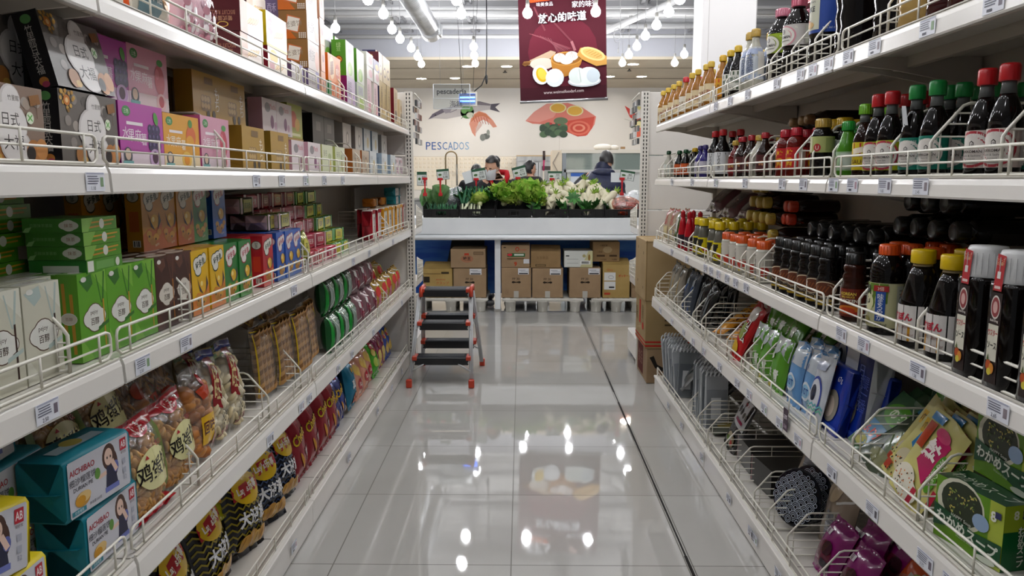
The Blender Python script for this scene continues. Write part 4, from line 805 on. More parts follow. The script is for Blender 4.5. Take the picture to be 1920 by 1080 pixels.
bag('yellowsnack', 'yellow corn snack bag with black lettering', .13, .22, .06, '#b89a3a', [('e', .5, .45, .35, .3, '#cdb458'), ('t', '旺\n旺', .5, .6, .3, '#2c241c'), ('r', .5, .93, 1, .1, '#4f8a2c')], seed=15, cat='snack bag')
put('noodle', -1, F4 + .13, 2.0, Z4 + .07, 'at the back beside the egg biscuits', rx=-.2); put('noodle', -1, F4 + .15, 1.92, Z4 + .1, 'at the back beside the egg biscuits', rx=-.35)
put('pastry', -1, F4 + .045, 2.03, Z4, 'beside the egg biscuits', rx=-.08); put('pastry', -1, F4 + .12, 1.98, Z4, 'further in beside the egg biscuits', rx=-.2)
for q, (dx, y) in enumerate(((.05, 2.17), (.05, 2.31), (.13, 2.22))): put('wantwant', -1, F4 + dx, y, Z4, 'on the fourth left shelf', rx=-.15, ry=rnd.uniform(-.06, .06))
for dx, y in ((.16, 2.36), (.16, 2.5), (.22, 2.42), (.1, 2.44)): put('yellowsnack', -1, F4 + dx, y, Z4, 'behind the rice crackers, fourth left shelf', rx=-.2)
def tubes(): return [('r', .82, .45, .13, .75, '#c9a81c'), ('t', '千\n层\n酥', .82, .45, .5, '#2a2418', .1, .12, .02), ('s', 0, .93, 1, .93, .02, '#c9a81c'), ('s', 0, .98, 1, .98, .02, '#262420'), ('s', .04, .1, .04, .9, .02, '#c9a81c')]
bag('tube', 'clear bag of ridged biscuits, yellow bands', .2, .27, .075, '#c0ac88', tubes(), fin='g', seed=16, filling=(['#b08450', '#7d5730', '#b98d58', '#8a6236'], .024, 75, 'twist'), mat=film(), cat='biscuit bag', name='biscuit_bag')
for y, dx in ((2.62, .06), (2.8, .045), (2.98, .03), (3.16, .05)): put('tube', -1, F4 + dx, y, Z4, 'standing on the fourth left shelf', rx=-.08, ry=rnd.uniform(-.05, .05))
put('tube', -1, F4 + .11, 2.72, Z4 + .24, 'slumped on top of the others, fourth left shelf', rx=-1.1, rz=.3); put('tube', -1, F4 + .12, 2.95, Z4 + .2, 'tilted on top of the others, fourth left shelf', rx=-.7)
bag('netgreen', 'clear pack of sweets with dark green sides', .17, .17, .08, '#174a24', [('r', .62, .5, .66, .8, '#7f8f86'), ('e', .7, .5, .2, .2, '#a8b8a8'), ('t', '酥', .75, .3, .2, '#8a2a5a'), ('r', .12, .5, .1, 1, '#1f8a34'), ('s', .3, .2, .95, .85, .03, '#d0d8d2'), ('s', .35, .8, .9, .3, .025, '#c0ccc4')], fin='g', seed=17, wr=.01, cat='sweets pack', name='sweets_pack')
bag('netplum', 'clear pack of plum-coloured sweets', .17, .17, .09, '#7a5a60', [('e', .5, .5, .3, .3, '#6a1a34'), ('s', .1, .2, .9, .8, .04, '#c9c0c0'), ('s', .2, .8, .8, .2, .03, '#b8aeb0'), ('e', .3, .7, .1, .1, '#d8d0d0'), ('e', .7, .25, .12, .08, '#d8d0d0'), ('r', .5, .4, .3, .2, '#8a1c3c')], fin='g', seed=18, wr=.014, cat='sweets pack', name='sweets_pack')
bag('jelly', 'bright bag of assorted jelly cups', .16, .17, .08, '#a8863c', [('e', .3, .6, .2, .2, '#c9302c'), ('e', .65, .65, .2, .15, '#c9b81c'), ('e', .45, .3, .25, .2, '#c06a7a'), ('e', .75, .3, .15, .2, '#4a9a3c'), ('s', .1, .9, .9, .75, .05, '#d8d8c8')], fin='g', seed=19, wr=.012, cat='sweets pack', name='sweets_pack')
for y in (3.4, 3.58, 3.76):
    for zz, dx in ((0, .02), (.165, .04)): put('netgreen', -1, F4 + dx, y, Z4 + zz, ['in the lower row', 'in the upper row'][zz > 0] + ', fourth left shelf', rx=-.04)
for y in (3.97, 4.15, 4.33):
    for zz, dx in ((0, .03), (.16, .05)): put('netplum', -1, F4 + dx, y, Z4 + zz, ['in the lower row', 'in the upper row'][zz > 0] + ', fourth left shelf', rx=-.06)
for y in (4.55, 4.75, 4.95, 5.15, 5.33): put('jelly', -1, F4 + .03 + rnd.uniform(0, .02), y, Z4, 'in the front row, fourth left shelf', rx=-.1)
for y in (4.5, 4.7, 4.95, 5.2): put('jelly', -1, F4 + .12, y, Z4 + .05, 'in the back row, fourth left shelf', rx=-.3)
# ------------------------------------------------------------------ left side, lowest shelf: crisps
def lays(k, wave, chip=False): 
    a = []
    for i in range(12): a.append(('w', .1 + .07 * i, .018, .022, wave, 7))
    a += [('e', .5, .7, .36, .17, '#c9a41c'), ('p', [(.14, .74), (.86, .8), (.86, .66), (.14, .6)], '#a01c24'), ('t', "Lay's乐事", .5, .7, .11, '#e8dccc', .08, .62, .03), ('t', '大波浪', .52, .4, .17, '#d8d8d8', .05, .8, .04)]
    a += [('e', .3 + .15 * i, .14 + .03 * (i % 2), .14, .085, c) for i, c in enumerate(('#c9952c', '#b98422', '#d2a544', '#b98422'))] + [('s', .2 + .15 * i, .1, .26 + .15 * i, .2, .015, '#8a5a14') for i in range(4)]
    return a
bag('laysk', 'black crisps bag with gold waves, round badge', .215, .31, .1, '#17161a', lays(0, '#8a7a1c'), seed=21, cat='crisps bag', name='crisps_bag', fin='g')
bag('laysb', 'black and blue crisps bag with round badge', .215, .31, .1, '#191c26', lays(0, '#3c4a66'), seed=22, cat='crisps bag', name='crisps_bag', fin='g')
bag('laysy', 'yellow-lime crisps bag with a pile of golden crisps', .22, .31, .1, '#a09a12', [('p', [(0, .5), (.45, .7), (.3, 1), (0, 1)], '#1c1b1a'), ('p', [(.6, 1), (1, .6), (1, 1)], '#1c1b1a')] + [('e', .3 + .1 * (i % 5), .5 - .14 * (i // 5), .16, .1, ('#c98f24', '#b97a18', '#d6a63c')[i % 3], .6) for i in range(14)] + [('e', .4, .72, .22, .08, '#8a4a24'), ('t', '大波浪', .5, .88, .12, '#d8d8d8', 0, .7, .03)], seed=23, cat='crisps bag', name='crisps_bag', fin='g')
def cheet(t='Cheetos'): return [('p', [(.3, 1), (.7, 1), (.62, .86), (.4, .86)], '#c04a5a'), ('t', t, .5, .66, .15, '#1a1a18', .35, .85, .06), ('t', t, .5, .665, .15, '#d0a81c', .35, .85, .03), ('e', .35, .3, .05, .13, '#c98a1c', .4), ('e', .62, .22, .05, .15, '#d09a2c', -.3), ('t', '奇多', .72, .4, .13, '#d8d0d0', .3, .4, .02)]
bag('cheetr', 'red corn puff bag with yellow slanted lettering', .18, .3, .09, '#8e1626', cheet(), seed=24, cat='corn puff bag', name='corn_puff_bag', fin='f')
bag('cheetb', 'royal blue corn puff bag with yellow slanted lettering', .18, .26, .09, '#182c80', cheet(), seed=25, cat='corn puff bag', name='corn_puff_bag', fin='f')
bag('tealchip', 'teal foil snack bag with white lettering', .16, .26, .08, '#0f6f90', [('e', .5, .78, .1, .06, '#c9a02c'), ('t', '真脆', .55, .5, .2, '#d6dcdc', 0, .6, .02), ('e', .5, .2, .25, .12, '#a8502c'), ('e', .6, .25, .15, .08, '#c9b49a'), ('e', .35, .14, .12, .06, '#b84a2c')], seed=26, cat='snack bag', fin='f')
bag('peachchip', 'peach and red potato crisps bag', .18, .24, .08, '#c98a72', [('e', .4, .7, .25, .14, '#d8b04a'), ('e', .6, .62, .22, .12, '#e0bc5c'), ('e', .5, .35, .3, .14, '#a82030'), ('t', "Lay's", .5, .35, .13, '#e8dccc', .1, .5, .03), ('e', .7, .16, .1, .08, '#a8242c')], seed=27, cat='crisps bag', name='crisps_bag', fin='g')
bag('greenchip', 'bright green potato crisps bag with cucumber rounds', .2, .25, .1, '#3c9a1c', [('e', .3, .35, .16, .12, '#a8c04a'), ('e', .55, .28, .16, .12, '#8fb03a'), ('e', .72, .5, .15, .11, '#c4b458'), ('e', .5, .75, .3, .14, '#a82030'), ('t', "Lay's", .5, .75, .13, '#e8dccc', .1, .5, .03), ('e', .3, .6, .14, .1, '#c9b860')], seed=28, cat='crisps bag', name='crisps_bag', fin='g')
bag('plumchip', 'plum and yellow potato crisps bag', .18, .25, .08, '#7a1848', [('p', [(0, 0), (1, 0), (1, .5), (0, .3)], '#c9a83a'), ('e', .4, .4, .2, .12, '#d9bc6a'), ('e', .6, .66, .26, .12, '#a82030'), ('t', "Lay's", .6, .66, .12, '#e8dccc', .1, .5, .03)], seed=29, cat='crisps bag', name='crisps_bag', fin='g')
bag('bluechip', 'blue and yellow potato crisps bag', .18, .25, .08, '#1c3f98', [('e', .45, .3, .25, .14, '#d2b050'), ('e', .6, .4, .2, .12, '#c9a23c'), ('e', .5, .68, .26, .12, '#c9a41c'), ('p', [(.25, .7), (.75, .76), (.75, .64), (.25, .6)], '#a82030'), ('t', "Lay's", .5, .68, .1, '#e8dccc', .1, .4, .03)], seed=30, cat='crisps bag', name='crisps_bag', fin='g')
ZL = BZ + .002; FB = .885
for k, y, dx in (('laysk', 2.43, .0), ('laysk', 2.2, .01), ('laysk', 1.97, .01), ('laysb', 2.65, .0), ('laysb', 2.87, .005)): put(k, -1, FB + dx + .03, y, ZL, 'in the front row, lowest left shelf', rx=-.25, ry=rnd.uniform(-.14, .14), rz=rnd.uniform(-.35, .1))
for k, y, dx, z, rx in (('laysy', 2.3, .1, .07, -.45), ('laysy', 2.05, .1, .07, -.45), ('laysk', 2.5, .13, .05, -.2), ('laysb', 2.7, .13, .03, -.2), ('laysb', 2.8, .07, .15, -.95), ('laysy', 1.85, .1, .05, -.3), ('laysk', 2.18, .2, .05, -.2), ('laysk', 2.6, .22, .03, -.1), ('laysb', 2.97, .07, .15, -1.0), ('laysy', 2.42, .06, .16, -.95), ('laysk', 1.93, .08, .14, -.95), ('laysb', 2.62, .07, .15, -.95)): put(k, -1, FB + dx, y, ZL + z, 'behind the front row, lowest left shelf', rx=rx, rz=rnd.uniform(-.2, .2))
for y in (3.07, 3.255, 3.44, 3.61): put('cheetr', -1, FB + .035, y, ZL, 'in the front row, lowest left shelf', rx=-.15, ry=rnd.uniform(-.06, .06))
for y, z in ((3.12, .15), (3.3, .17), (3.5, .16)): put('cheetr', -1, FB + .06, y, ZL + z, 'behind the front row, lowest left shelf', rx=-.95)
for y, dx, z in ((3.72, .04, 0), (3.86, .05, 0), (3.8, .14, .12)): put('cheetb', -1, FB + dx, y, ZL + z, 'on the lowest left shelf', rx=-.2)
for y, dx, z in ((4.04, .03, .02), (4.12, .1, .06), (4.0, .14, .16)): put('tealchip', -1, FB + dx, y, ZL + z, 'on the lowest left shelf', rx=-.1 - z * 2)
for y, dx, z in ((4.28, .04, 0), (4.46, .04, 0), (4.62, .05, .0), (4.4, .13, .12)): put('peachchip', -1, FB + dx, y, ZL + z, 'on the lowest left shelf', rx=-.25)
for y, dx, z in ((4.5, .09, .19), (4.75, .1, .21), (4.8, .04, 0)): put('greenchip', -1, FB + dx, y, ZL + z, 'on the lowest left shelf', rx=-.35)
for y, dx, z in ((4.97, .05, 0), (5.1, .05, 0), (5.02, .12, .16)): put('plumchip', -1, FB + dx, y, ZL + z, 'on the lowest left shelf', rx=-.25)
for y, dx, z in ((5.25, .05, 0), (5.36, .05, 0.0), (5.25, .13, .17), (5.3, .15, .3)): put('bluechip', -1, FB + dx, y, ZL + z, 'on the lowest left shelf', rx=-.3)
# ------------------------------------------------------------------ right side: bottles
V1, V2, V3, V4, V5 = ('on the top right shelf', 'on the second right shelf', 'on the third right shelf', 'on the fourth right shelf', 'on the lowest right shelf')
Y1, Y2, Y3, Y4 = [z[1] + .001 for z in RZ]; G = .875
soy = tinted('soy_dark', '#0c0807'); soyb = tinted('soy_brown', '#1f0e08'); redsauce = tinted('red_sauce', '#5a0f0a'); amber = tinted('amber_vinegar', '#8a5a1c'); green = tinted('wasabi_green', '#3f7a14', .2); pale = tinted('clear_vinegar', '#a9a79a'); plum = tinted('plum_sauce', '#3a1616')
neckg = tinted('empty_glass_neck', '#5d5f5e', .06)
def capp(r_, z0, z1, lip=.0): return [(r_, z0), (r_ * 1.0, z0 + .002), (r_ * .97, z1 - .002), (r_ * .8, z1)]
def hexlogo(u, v, s, col): 
    p = lambda q, k: (u + q * s * .42 * math.cos(k * math.pi / 3 + .52), v + q * s * math.sin(k * math.pi / 3 + .52))
    o = [('p', [p(1, k) for k in range(6)], col), ('p', [p(.72, k) for k in range(6)], '#d9d4d0'), ('p', [p(.5, k) for k in range(6)], col)]
    return o + [('r', u, v, s * .16, s * .9, '#d9d4d0')]
def kik(key, desc, ring, bg, sub, cap):
    prof = [(.026, 0), (.029, .004), (.029, .095), (.0285, .103), (.024, .122), (.017, .140), (.0135, .150)]
    la = [('r', .5, .5, 1, 1, bg), ('e', .42, .5, .36, .49, ring), ('e', .42, .5, .31, .42, '#d6d0ca'), ('t', 'ALL PURPOSE', .42, .87, .07, '#e6e0d8', 0, .4)] + hexlogo(.42, .62, .11, '#2a2422') + [('t', 'KIKKOMAN', .42, .44, .075, '#3a3230', 0, .4, .015), ('t', sub, .42, .33, .055, '#4a4440', 0, .4), ('t', 'Sojasauce', .42, .24, .06, '#5a5450', 0, .4), ('r', .42, .13, .28, .03, '#8a8480'), ('r', .92, .5, .16, .9, '#c9c4c0')]
    bottle(key, desc, prof, soy, [(.0165, .172), (.0172, .174), (.0172, .198), (.015, .203), (.002, .204)], cap, (.018, .088, 3.6, bg, la), neck=([(.0135, .150), (.012, .165), (.0125, .174)], neckg))
kik('kikl', 'red-capped soy sauce bottle, lime label', '#b03048', '#a3ac1c', 'Low Salt', '#b3141c')
kik('kikt', 'green-capped soy sauce bottle, teal label', '#0f6f5e', '#0e7d68', 'Sauce Soja', '#0f7a35')
kik('kikp', 'red-capped soy sauce bottle, red-ringed label', '#a8303c', '#cbbcb4', 'Sushi & Sashimi', '#b3141c')
prof2 = [(.03, 0), (.033, .004), (.033, .11), (.031, .125), (.024, .145), (.015, .162), (.012, .175)]
def tallb(key, desc, mat, cap, bg, txt, tc, h=.215, r=.033, stripe=None, cat='bottle', lab=(.03, .11)):
    k = h / .215; q = r / .033; prof = [(a * q, b * k) for a, b in prof2] + [(.012 * q, .186 * k)]
    la = [('r', .5, .5, 1, 1, bg)] + ([('r', .5, .86, 1, .18, stripe), ('r', .5, .1, 1, .12, stripe)] if stripe else []) + [('t', txt, .5, .52, .62 if '\n' in txt else .3, tc, 0, .4, .01), ('r', .86, .5, .22, .7, '#c4c0b8')]
    bottle(key, desc, prof, mat, capp(.0155 * q, .186 * k, .213 * k) + [(.002, .2145 * k)], cap, (lab[0] * k, lab[1] * k, 3.4, bg, la))
tallb('viny', 'amber vinegar bottle with a yellow cap', amber, '#c9a93a', '#c9b894', '米酢', '#7a2a1c', .215, .032)
tallb('vinr', 'amber vinegar bottle with a red cap', amber, '#b8232c', '#cfc8b8', '白菊', '#7a5a2c', .215, .034)
tallb('apple', 'amber seasoning bottle with an orange and yellow label', amber, '#c99f1c', '#c98f1c', 'みりん', '#5a1a14', .21, .033, '#c04a24')
tallb('darky', 'dark soy bottle with a white label and yellow cap', soy, '#c9a62c', '#c4c2ba', '醤油', '#2f4a34', .21, .031, '#3a4a34')
tallb('mirin', 'tall clear rice seasoning bottle with a gold cap', pale, '#b09040', '#aeb4bc', '本\n味\n醂', '#56607a', .235, .036, '#8f9ab4', lab=(.04, .15))
def bigsoy(key, desc, ring, bg, cap, txt, top):
    prof = [(.044, 0), (.048, .006), (.0465, .02), (.048, .035), (.0465, .05), (.048, .065), (.0465, .08), (.044, .088), (.047, .095), (.047, .165), (.044, .178), (.032, .2), (.022, .212), (.019, .222)]
    la = [('r', .5, .5, 1, 1, bg), ('e', .35, .45, .27, .52, ring), ('e', .35, .45, .24, .46, '#cfccc4')] + hexlogo(.35, .68, .12, '#2a2422') + [('t', txt, .35, .42, .13, '#2f2a28', 0, .44, .02), ('r', .35, .25, .3, .04, '#8a8a80'), ('t', '1L', .62, .85, .1, '#e6e6d0'), ('r', .88, .5, .22, .85, '#b9bcae')]
    bottle(key, desc, prof, soy, capp(.0245, .222, .25) + [(.002, .252)], cap, (.098, .163, 3.8, bg, la), neck=([(.019, .214), (.02, .223)], neckg))
bigsoy('bigl', 'large soy sauce bottle with a lime green label', '#7a8a2c', '#8fa81c', '#b8687c', 'KIKKOMAN', 0); bigsoy('bigp', 'large soy sauce bottle with a pale pink label', '#c98a94', '#b9b4b0', '#b8546a', 'KIKKOMAN', 0)
def sake(): return [('r', .5, .5, 1, 1, '#20408c'), ('r', .26, .5, .42, .84, '#bcbca8'), ('t', 'KIKKOMAN', .26, .75, .055, '#3a3a44', 0, .34), ('t', 'SAKE', .26, .58, .13, '#2f3038', 0, .34, .02), ('e', .2, .25, .1, .1, '#a8503a'), ('e', .28, .2, .1, .08, '#c4a06a'), ('t', '975 ml ℮', .62, .1, .055, '#c4c8d4'), ('r', .87, .5, .24, .9, '#9aa0b0')]
bottle('sake', 'large cooking sake jug with a blue label', [(.046, 0), (.05, .006), (.048, .03), (.05, .05), (.048, .075), (.047, .085), (.049, .092), (.049, .215), (.04, .235), (.022, .25)], soy, capp(.024, .25, .275) + [(.002, .277)], '#b8546a', (.094, .213, 3.8, '#20408c', sake()), name='sauce_bottle')
bottle('darkjug', 'dark ribbed plastic jug of soy sauce', [(.05, 0), (.054, .008), (.051, .03), (.054, .05), (.05, .075), (.054, .1), (.05, .125), (.054, .15), (.054, .2), (.04, .235), (.02, .25)], soy, capp(.022, .25, .275) + [(.002, .277)], '#8a1c24', (.155, .2, 3.4, '#b9a4b0', [('r', .5, .5, .9, .8, '#c9bcc4'), ('t', '醤油', .4, .5, .5, '#4a2a34')]))
bottle('yellowjug', 'clear jug of pale yellow vinegar', [(.05, 0), (.054, .008), (.052, .04), (.054, .07), (.052, .11), (.054, .15), (.045, .22), (.02, .25)], tinted('pale_yellow_vinegar', '#a88a52'), capp(.022, .25, .275) + [(.002, .277)], '#c9a62c', (.12, .17, 3, '#c4b48a', [('t', '酢', .5, .5, .6, '#7a5a2c')]))
bottle('redjug', 'dark red bottle of plum vinegar', [(.05, 0), (.054, .008), (.052, .04), (.054, .07), (.052, .11), (.054, .15), (.045, .22), (.02, .25)], plum, capp(.022, .25, .275) + [(.002, .277)], '#8a1c24', (.12, .17, 3, '#6a3a34', [('t', '梅酢', .5, .5, .6, '#c9a48a')]))
for px in (1240, 1249, 1259, 1269): row_(1, G, (px,), Y1, 'viny', V1, 2)
row_(1, G, (1281,), Y1, 'vinr', V1, 2); row_(1, G, (1293, 1307), Y1, 'viny', V1, 3); row_(1, G, (1319, 1331), Y1, 'viny', V1, 3); row_(1, G, (1349,), Y1, 'apple', V1, 2)
row_(1, G, (1364, 1381), Y1, 'darky', V1, 3); row_(1, G, (1397, 1413), Y1, 'mirin', V1, 3); row_(1, G, (1449,), Y1, 'bigl', V1, 2); row_(1, G + .02, (1490,), Y1, 'bigp', V1, 2); row_(1, G, (1530,), Y1, 'sake', V1, 2)
row_(1, G, (1580, 1610), Y1, 'darkjug', V1, 2); row_(1, G, (1655,), Y1, 'darkjug', V1, 2); row_(1, G, (1705,), Y1, 'yellowjug', V1, 2); row_(1, G, (1760, 1830), Y1, 'redjug', V1, 2); row_(1, G, (1905,), Y1, 'darkjug', V1, 1)
# big red snack bags lying above the soy bottles
bag('redpouch', 'shiny red film bag lying on the soy bottles', .26, .16, .07, '#a8161e', [('e', .5, .5, .3, .2, '#c93038'), ('r', .2, .5, .06, .8, '#d8b8b0')], seed=41, cat='red bag', name='red_film_bag', fin='f', wr=.014)
put('redpouch', 1, G + .02, 2.5, Y1 + .266, 'cut off by the top edge', rx=-.9, ry=.2); put('redpouch', 1, G + .1, 2.85, Y1 + .262, 'above the pale bottles, top right shelf', rx=-1.1)

# second shelf
tallb('gcap', 'small orange-labelled bottle, dark green cap', soy, '#1a4a2a', '#b9501c', '生醤', '#e0d8c8', .155, .027)
tallb('wgcap', 'small white bottle with a dark green cap', pale, '#123d24', '#c4c8c0', '辛', '#3a5a44', .165, .027)
tallb('ycap', 'small dark bottle with a yellow cap', soy, '#c4a01c', '#8a8a84', 'ポン', '#2a3a2c', .155, .028)
tallb('vcap', 'small violet-blue bottle of sauce', tinted('violet_sauce', '#2a2466'), '#3a2f6c', '#b4b0bc', '梅', '#3a2f6c', .16, .027)
tallb('teri', 'tall dark bottle with a white calligraphy label and red cap', soy, '#b81a20', '#c9cacc', 'て\nり\nや\nき', '#1d1a1a', .215, .034, lab=(.02, .115))
tallb('goldred', 'dark red sauce bottle with a gold cap', redsauce, '#b9993c', '#7a1c24', '旨味', '#d8b86a', .155, .03)
tallb('goldclear', 'clear seasoning bottle with a gold cap', pale, '#b9993c', '#a39f94', '調味', '#5a5648', .16, .034)
tallb('redred', 'dark sauce bottle with a plain red cap', soyb, '#a3202a', '#4a1c1c', '酱', '#c98a5a', .165, .03)
bottle('chilired', 'chilli sauce bottle with a red label and yellow lettering', [(.028, 0), (.03, .004), (.03, .1), (.029, .118), (.022, .128), (.0165, .134)], redsauce, capp(.018, .134, .16) + [(.002, .161)], '#a81428', (.028, .098, 3.8, '#b3161c', [('t', '香辣\n辣酱', .35, .5, .8, '#d9a81c', 0, .42, .03), ('r', .85, .5, .25, .8, '#c9b4a8')]), name='sauce_bottle')
bottle('goldgreen', 'dark dressing bottle with a pale green label and gold cap', [(.03, 0), (.033, .005), (.033, .06), (.031, .066), (.033, .072), (.033, .122), (.027, .138), (.02, .146)], soy, capp(.0225, .146, .172) + [(.002, .173)], '#a88838', (.074, .12, 4, '#a9b06c', [('r', .2, .5, .35, .9, '#c4c29a'), ('t', '青', .18, .5, .5, '#3a4a24'), ('e', .5, .3, .08, .25, '#a82a2c'), ('t', 'U', .5, .3, .25, '#e0d8c8'), ('r', .8, .5, .25, .8, '#8f9a5c')]))
bottle('yellowdk', 'dark dressing bottle with a yellow flip cap', [(.03, 0), (.033, .005), (.033, .122), (.027, .138), (.02, .146)], soy, capp(.024, .146, .175) + [(.002, .176)], '#c9a20c', (.04, .11, 3.4, '#9aa09c', [('t', '和風', .5, .5, .4, '#3a3a34')]))
bottle('wasabi', 'bright green wasabi bottle with a green cap', [(.026, 0), (.028, .004), (.028, .075), (.022, .095), (.015, .118), (.0125, .128)], green, capp(.0165, .126, .151) + [(.002, .152)], '#1c8a2c', (.02, .07, 4, '#93b08a', [('t', '生\n仕', .22, .5, .7, '#3a6a3c'), ('e', .1, .3, .09, .2, '#c9401c'), ('t', '2', .1, .3, .25, '#e8d23a'), ('r', .62, .5, .4, .85, '#b0bcb0'), ('r', .62, .75, .3, .1, '#6a7a6a')]))
bottle('chiligreen', 'small sauce bottle with red and yellow label and lime cap', [(.024, 0), (.026, .004), (.026, .095), (.02, .115), (.0125, .14)], soyb, capp(.0155, .16, .186) + [(.002, .187)], '#6aa81c', (.02, .09, 4, '#c9b41c', [('r', .5, .72, 1, .5, '#a8161e'), ('r', .5, .72, .4, .2, '#e8dcc8', .2), ('t', 'SAUCE', .5, .3, .15, '#5a1a14', 0, .5)]), neck=([(.0125, .14), (.012, .161)], neckg))
for k, pxs, rows in (('wgcap', (1252,), 2), ('gcap', (1272, 1285), 2), ('ycap', (1300,), 3), ('vcap', (1311, 1321), 2), ('teri', (1335, 1353), 2), ('goldred', (1375,), 3), ('redred', (1386, 1391), 3), ('goldclear', (1417,), 3), ('redred', (1404, 1432), 2), ('chilired', (1467, 1490), 3), ('goldgreen', (1533,), 1), ('wasabi', (1583,), 1), ('chiligreen', (1614,), 2), ('kikl', (1636, 1664), 3)): row_(1, G, pxs, Y2, k, V2, rows)
row_(1, G + .07, (1547, 1560, 1578), Y2, 'yellowdk', V2, 2); row_(1, G + .075, (1600, ), Y2, 'wasabi', 'behind the front row on the second right shelf', 2)
for px, k in ((1705, 'kikt'), (1742, 'kikt'), (1832, 'kikp'), (1872, 'kikp')): row_(1, G, (px,), Y2, k, V2, 1)
row_(1, G + .08, (1770, 1795), Y2, 'kikt', 'behind the front row on the second right shelf', 3); row_(1, G, (1960, ), Y2, 'kikp', V2, 3)
# a torn paper price slip stuck on one neck
g = MB(); g.add([(-.012, 0, .118), (.016, -.002, .116), (.013, -.008, .158), (-.01, -.006, .16)], [(0, 1, 2, 3)], C('#b9bcc0')); g.add([(-.012, -.0003, .118), (.016, -.0023, .116), (.013, -.0083, .158), (-.01, -.0063, .16)], [(3, 2, 1, 0)], C('#b9bcc0'))
o = g.build('paper_slip'); o.location = (G - .018, ypx(1706, G, Y2), Y2); o.rotation_euler.z = R(-90); THINGS.append((o, 'torn white paper slip stuck on a green-capped soy bottle', V2, 'paper slip'))
# lying bottle ends seen at the back
bottle('lyewood', 'wooden-topped bottle lying on its side', [(.03, 0), (.032, .004), (.032, .16), (.015, .2)], soyb, [(.016, .2), (.016, .225), (.014, .23), (.002, .231)], '#8a6a44', None, n=12)
for px in (1480, 1497, 1508): lay('lyewood', 1, G + .085, px, Y2 + .165, 'on top of the chilli bottles', desc='wooden-topped bottle lying flat')

# third shelf
def bbq(key, desc, lab, mat, la): bottle(key, desc, [(.028, 0), (.031, .004), (.031, .088), (.029, .094), (.026, .102), (.0295, .112), (.0295, .118), (.025, .128), (.0285, .138), (.027, .146), (.0225, .15)], mat, capp(.024, .15, .18) + [(.002, .181)], '#141312', (.012, .086, 3.2, lab, la), back=[(.012, .086, 2.0, '#b9bcc0', [('r', .5, .8 - .1 * i, .8, .04, '#7a7d84') for i in range(7)], 2.75)])
bbq('bbqa', 'dark barbecue sauce bottle with a brown meat label', '#2c1a10', soy, [('e', .5, .66, .38, .3, '#c9b89a'), ('e', .5, .66, .34, .26, '#5a2c18')] + [('s', .25 + .1 * i, .55, .35 + .1 * i, .78, .03, '#8a4a24') for i in range(4)] + [('t', 'BBQ', .5, .34, .1, '#c9c0b0', 0, .5), ('t', 'Korean BBQ', .5, .22, .14, '#d8b86a', 0, .7, .02), ('r', .5, .08, .5, .08, '#b89a2c')])
bbq('bbqk', 'red-brown chicken sauce bottle with a fiery label', '#6a1f10', tinted('brown_sauce', '#2e120a'), [('r', .5, .5, 1, 1, '#5a1810'), ('t', 'KOREAN', .5, .82, .11, '#d9c04a', 0, .8, .03), ('t', 'BBQ SAUCE', .5, .7, .08, '#d9c04a', 0, .8, .02), ('t', 'CHICKEN', .5, .57, .12, '#e0d8cc', 0, .8, .03), ('e', .5, .25, .3, .16, '#c9701c'), ('e', .5, .22, .2, .12, '#b93a14'), ('e', .8, .12, .15, .08, '#a82414')])
la5 = [('r', .5, .5, 1, 1, '#b9b790'), ('p', [(.0, .3), (.45, .55), (.45, 1), (.1, 1)], '#5d7a24'), ('e', .16, .55, .1, .2, '#c9c69c'), ('t', '昆\n布', .13, .72, .44, '#1f1d18', 0, .2, .02), ('r', .36, .5, .13, .7, '#1f4a98'), ('t', '味\nま\nろ\nや\nか', .36, .47, .6, '#d8dce4', 0, .1, .01), ('r', .36, .88, .2, .13, '#a02428'), ('t', '3倍', .36, .88, .09, '#e8d8c8'), ('e', .13, .14, .09, .1, '#8a8244'), ('t', '500ml', .38, .07, .07, '#2a2a28', 0, .3, .02), ('r', .72, .5, .32, .9, '#a9abA0'.lower())] + [('r', .72, .85 - .08 * i, .26, .03, '#6f726c') for i in range(9)]
bottle('kombu', 'black seasoning bottle with orange cap', [(.037, 0), (.041, .005), (.041, .125), (.039, .13), (.041, .135), (.041, .15), (.036, .172), (.026, .187), (.0215, .192)], soy, capp(.0235, .19, .216) + [(.002, .217)], '#d9541a', (.016, .124, 4.2, '#b9b790', la5), name='sauce_bottle')
lap = [('r', .5, .75, 1, .5, '#cfcac6'), ('r', .5, .25, 1, .5, '#c98f14'), ('t', '味ぽん', .24, .68, .24, '#b01c34', 0, .46, .04), ('t', 'つめ、焼肉に', .26, .4, .1, '#7a3a1c', 0, .4), ('t', '鍋もの、からあげ', .26, .18, .08, '#7a3a1c', 0, .4), ('r', .68, .6, .3, .7, '#bdbcc0'), ('r', .68, .85, .2, .06, '#b04a5a')] + [('r', .68, .72 - .07 * i, .24, .025, '#7a7a80') for i in range(6)] + [('r', .58 + .014 * i, .2, .006, .2, '#222224') for i in range(15)] + [('r', .9, .6, .14, .4, '#8a2c34')]
bottle('ponzu', 'citrus soy bottle with yellow cap', [(.04, 0), (.044, .005), (.044, .095), (.042, .105), (.037, .125), (.028, .16), (.021, .18)], soy, [(.024, .186), (.0255, .188), (.0255, .214), (.023, .217), (.002, .218)], '#d9b60c', (.014, .094, 5.2, '#cfcac6', lap), neck=([(.021, .178), (.0195, .187)], tinted('pale_neck', '#9a8a6a')), name='sauce_bottle')
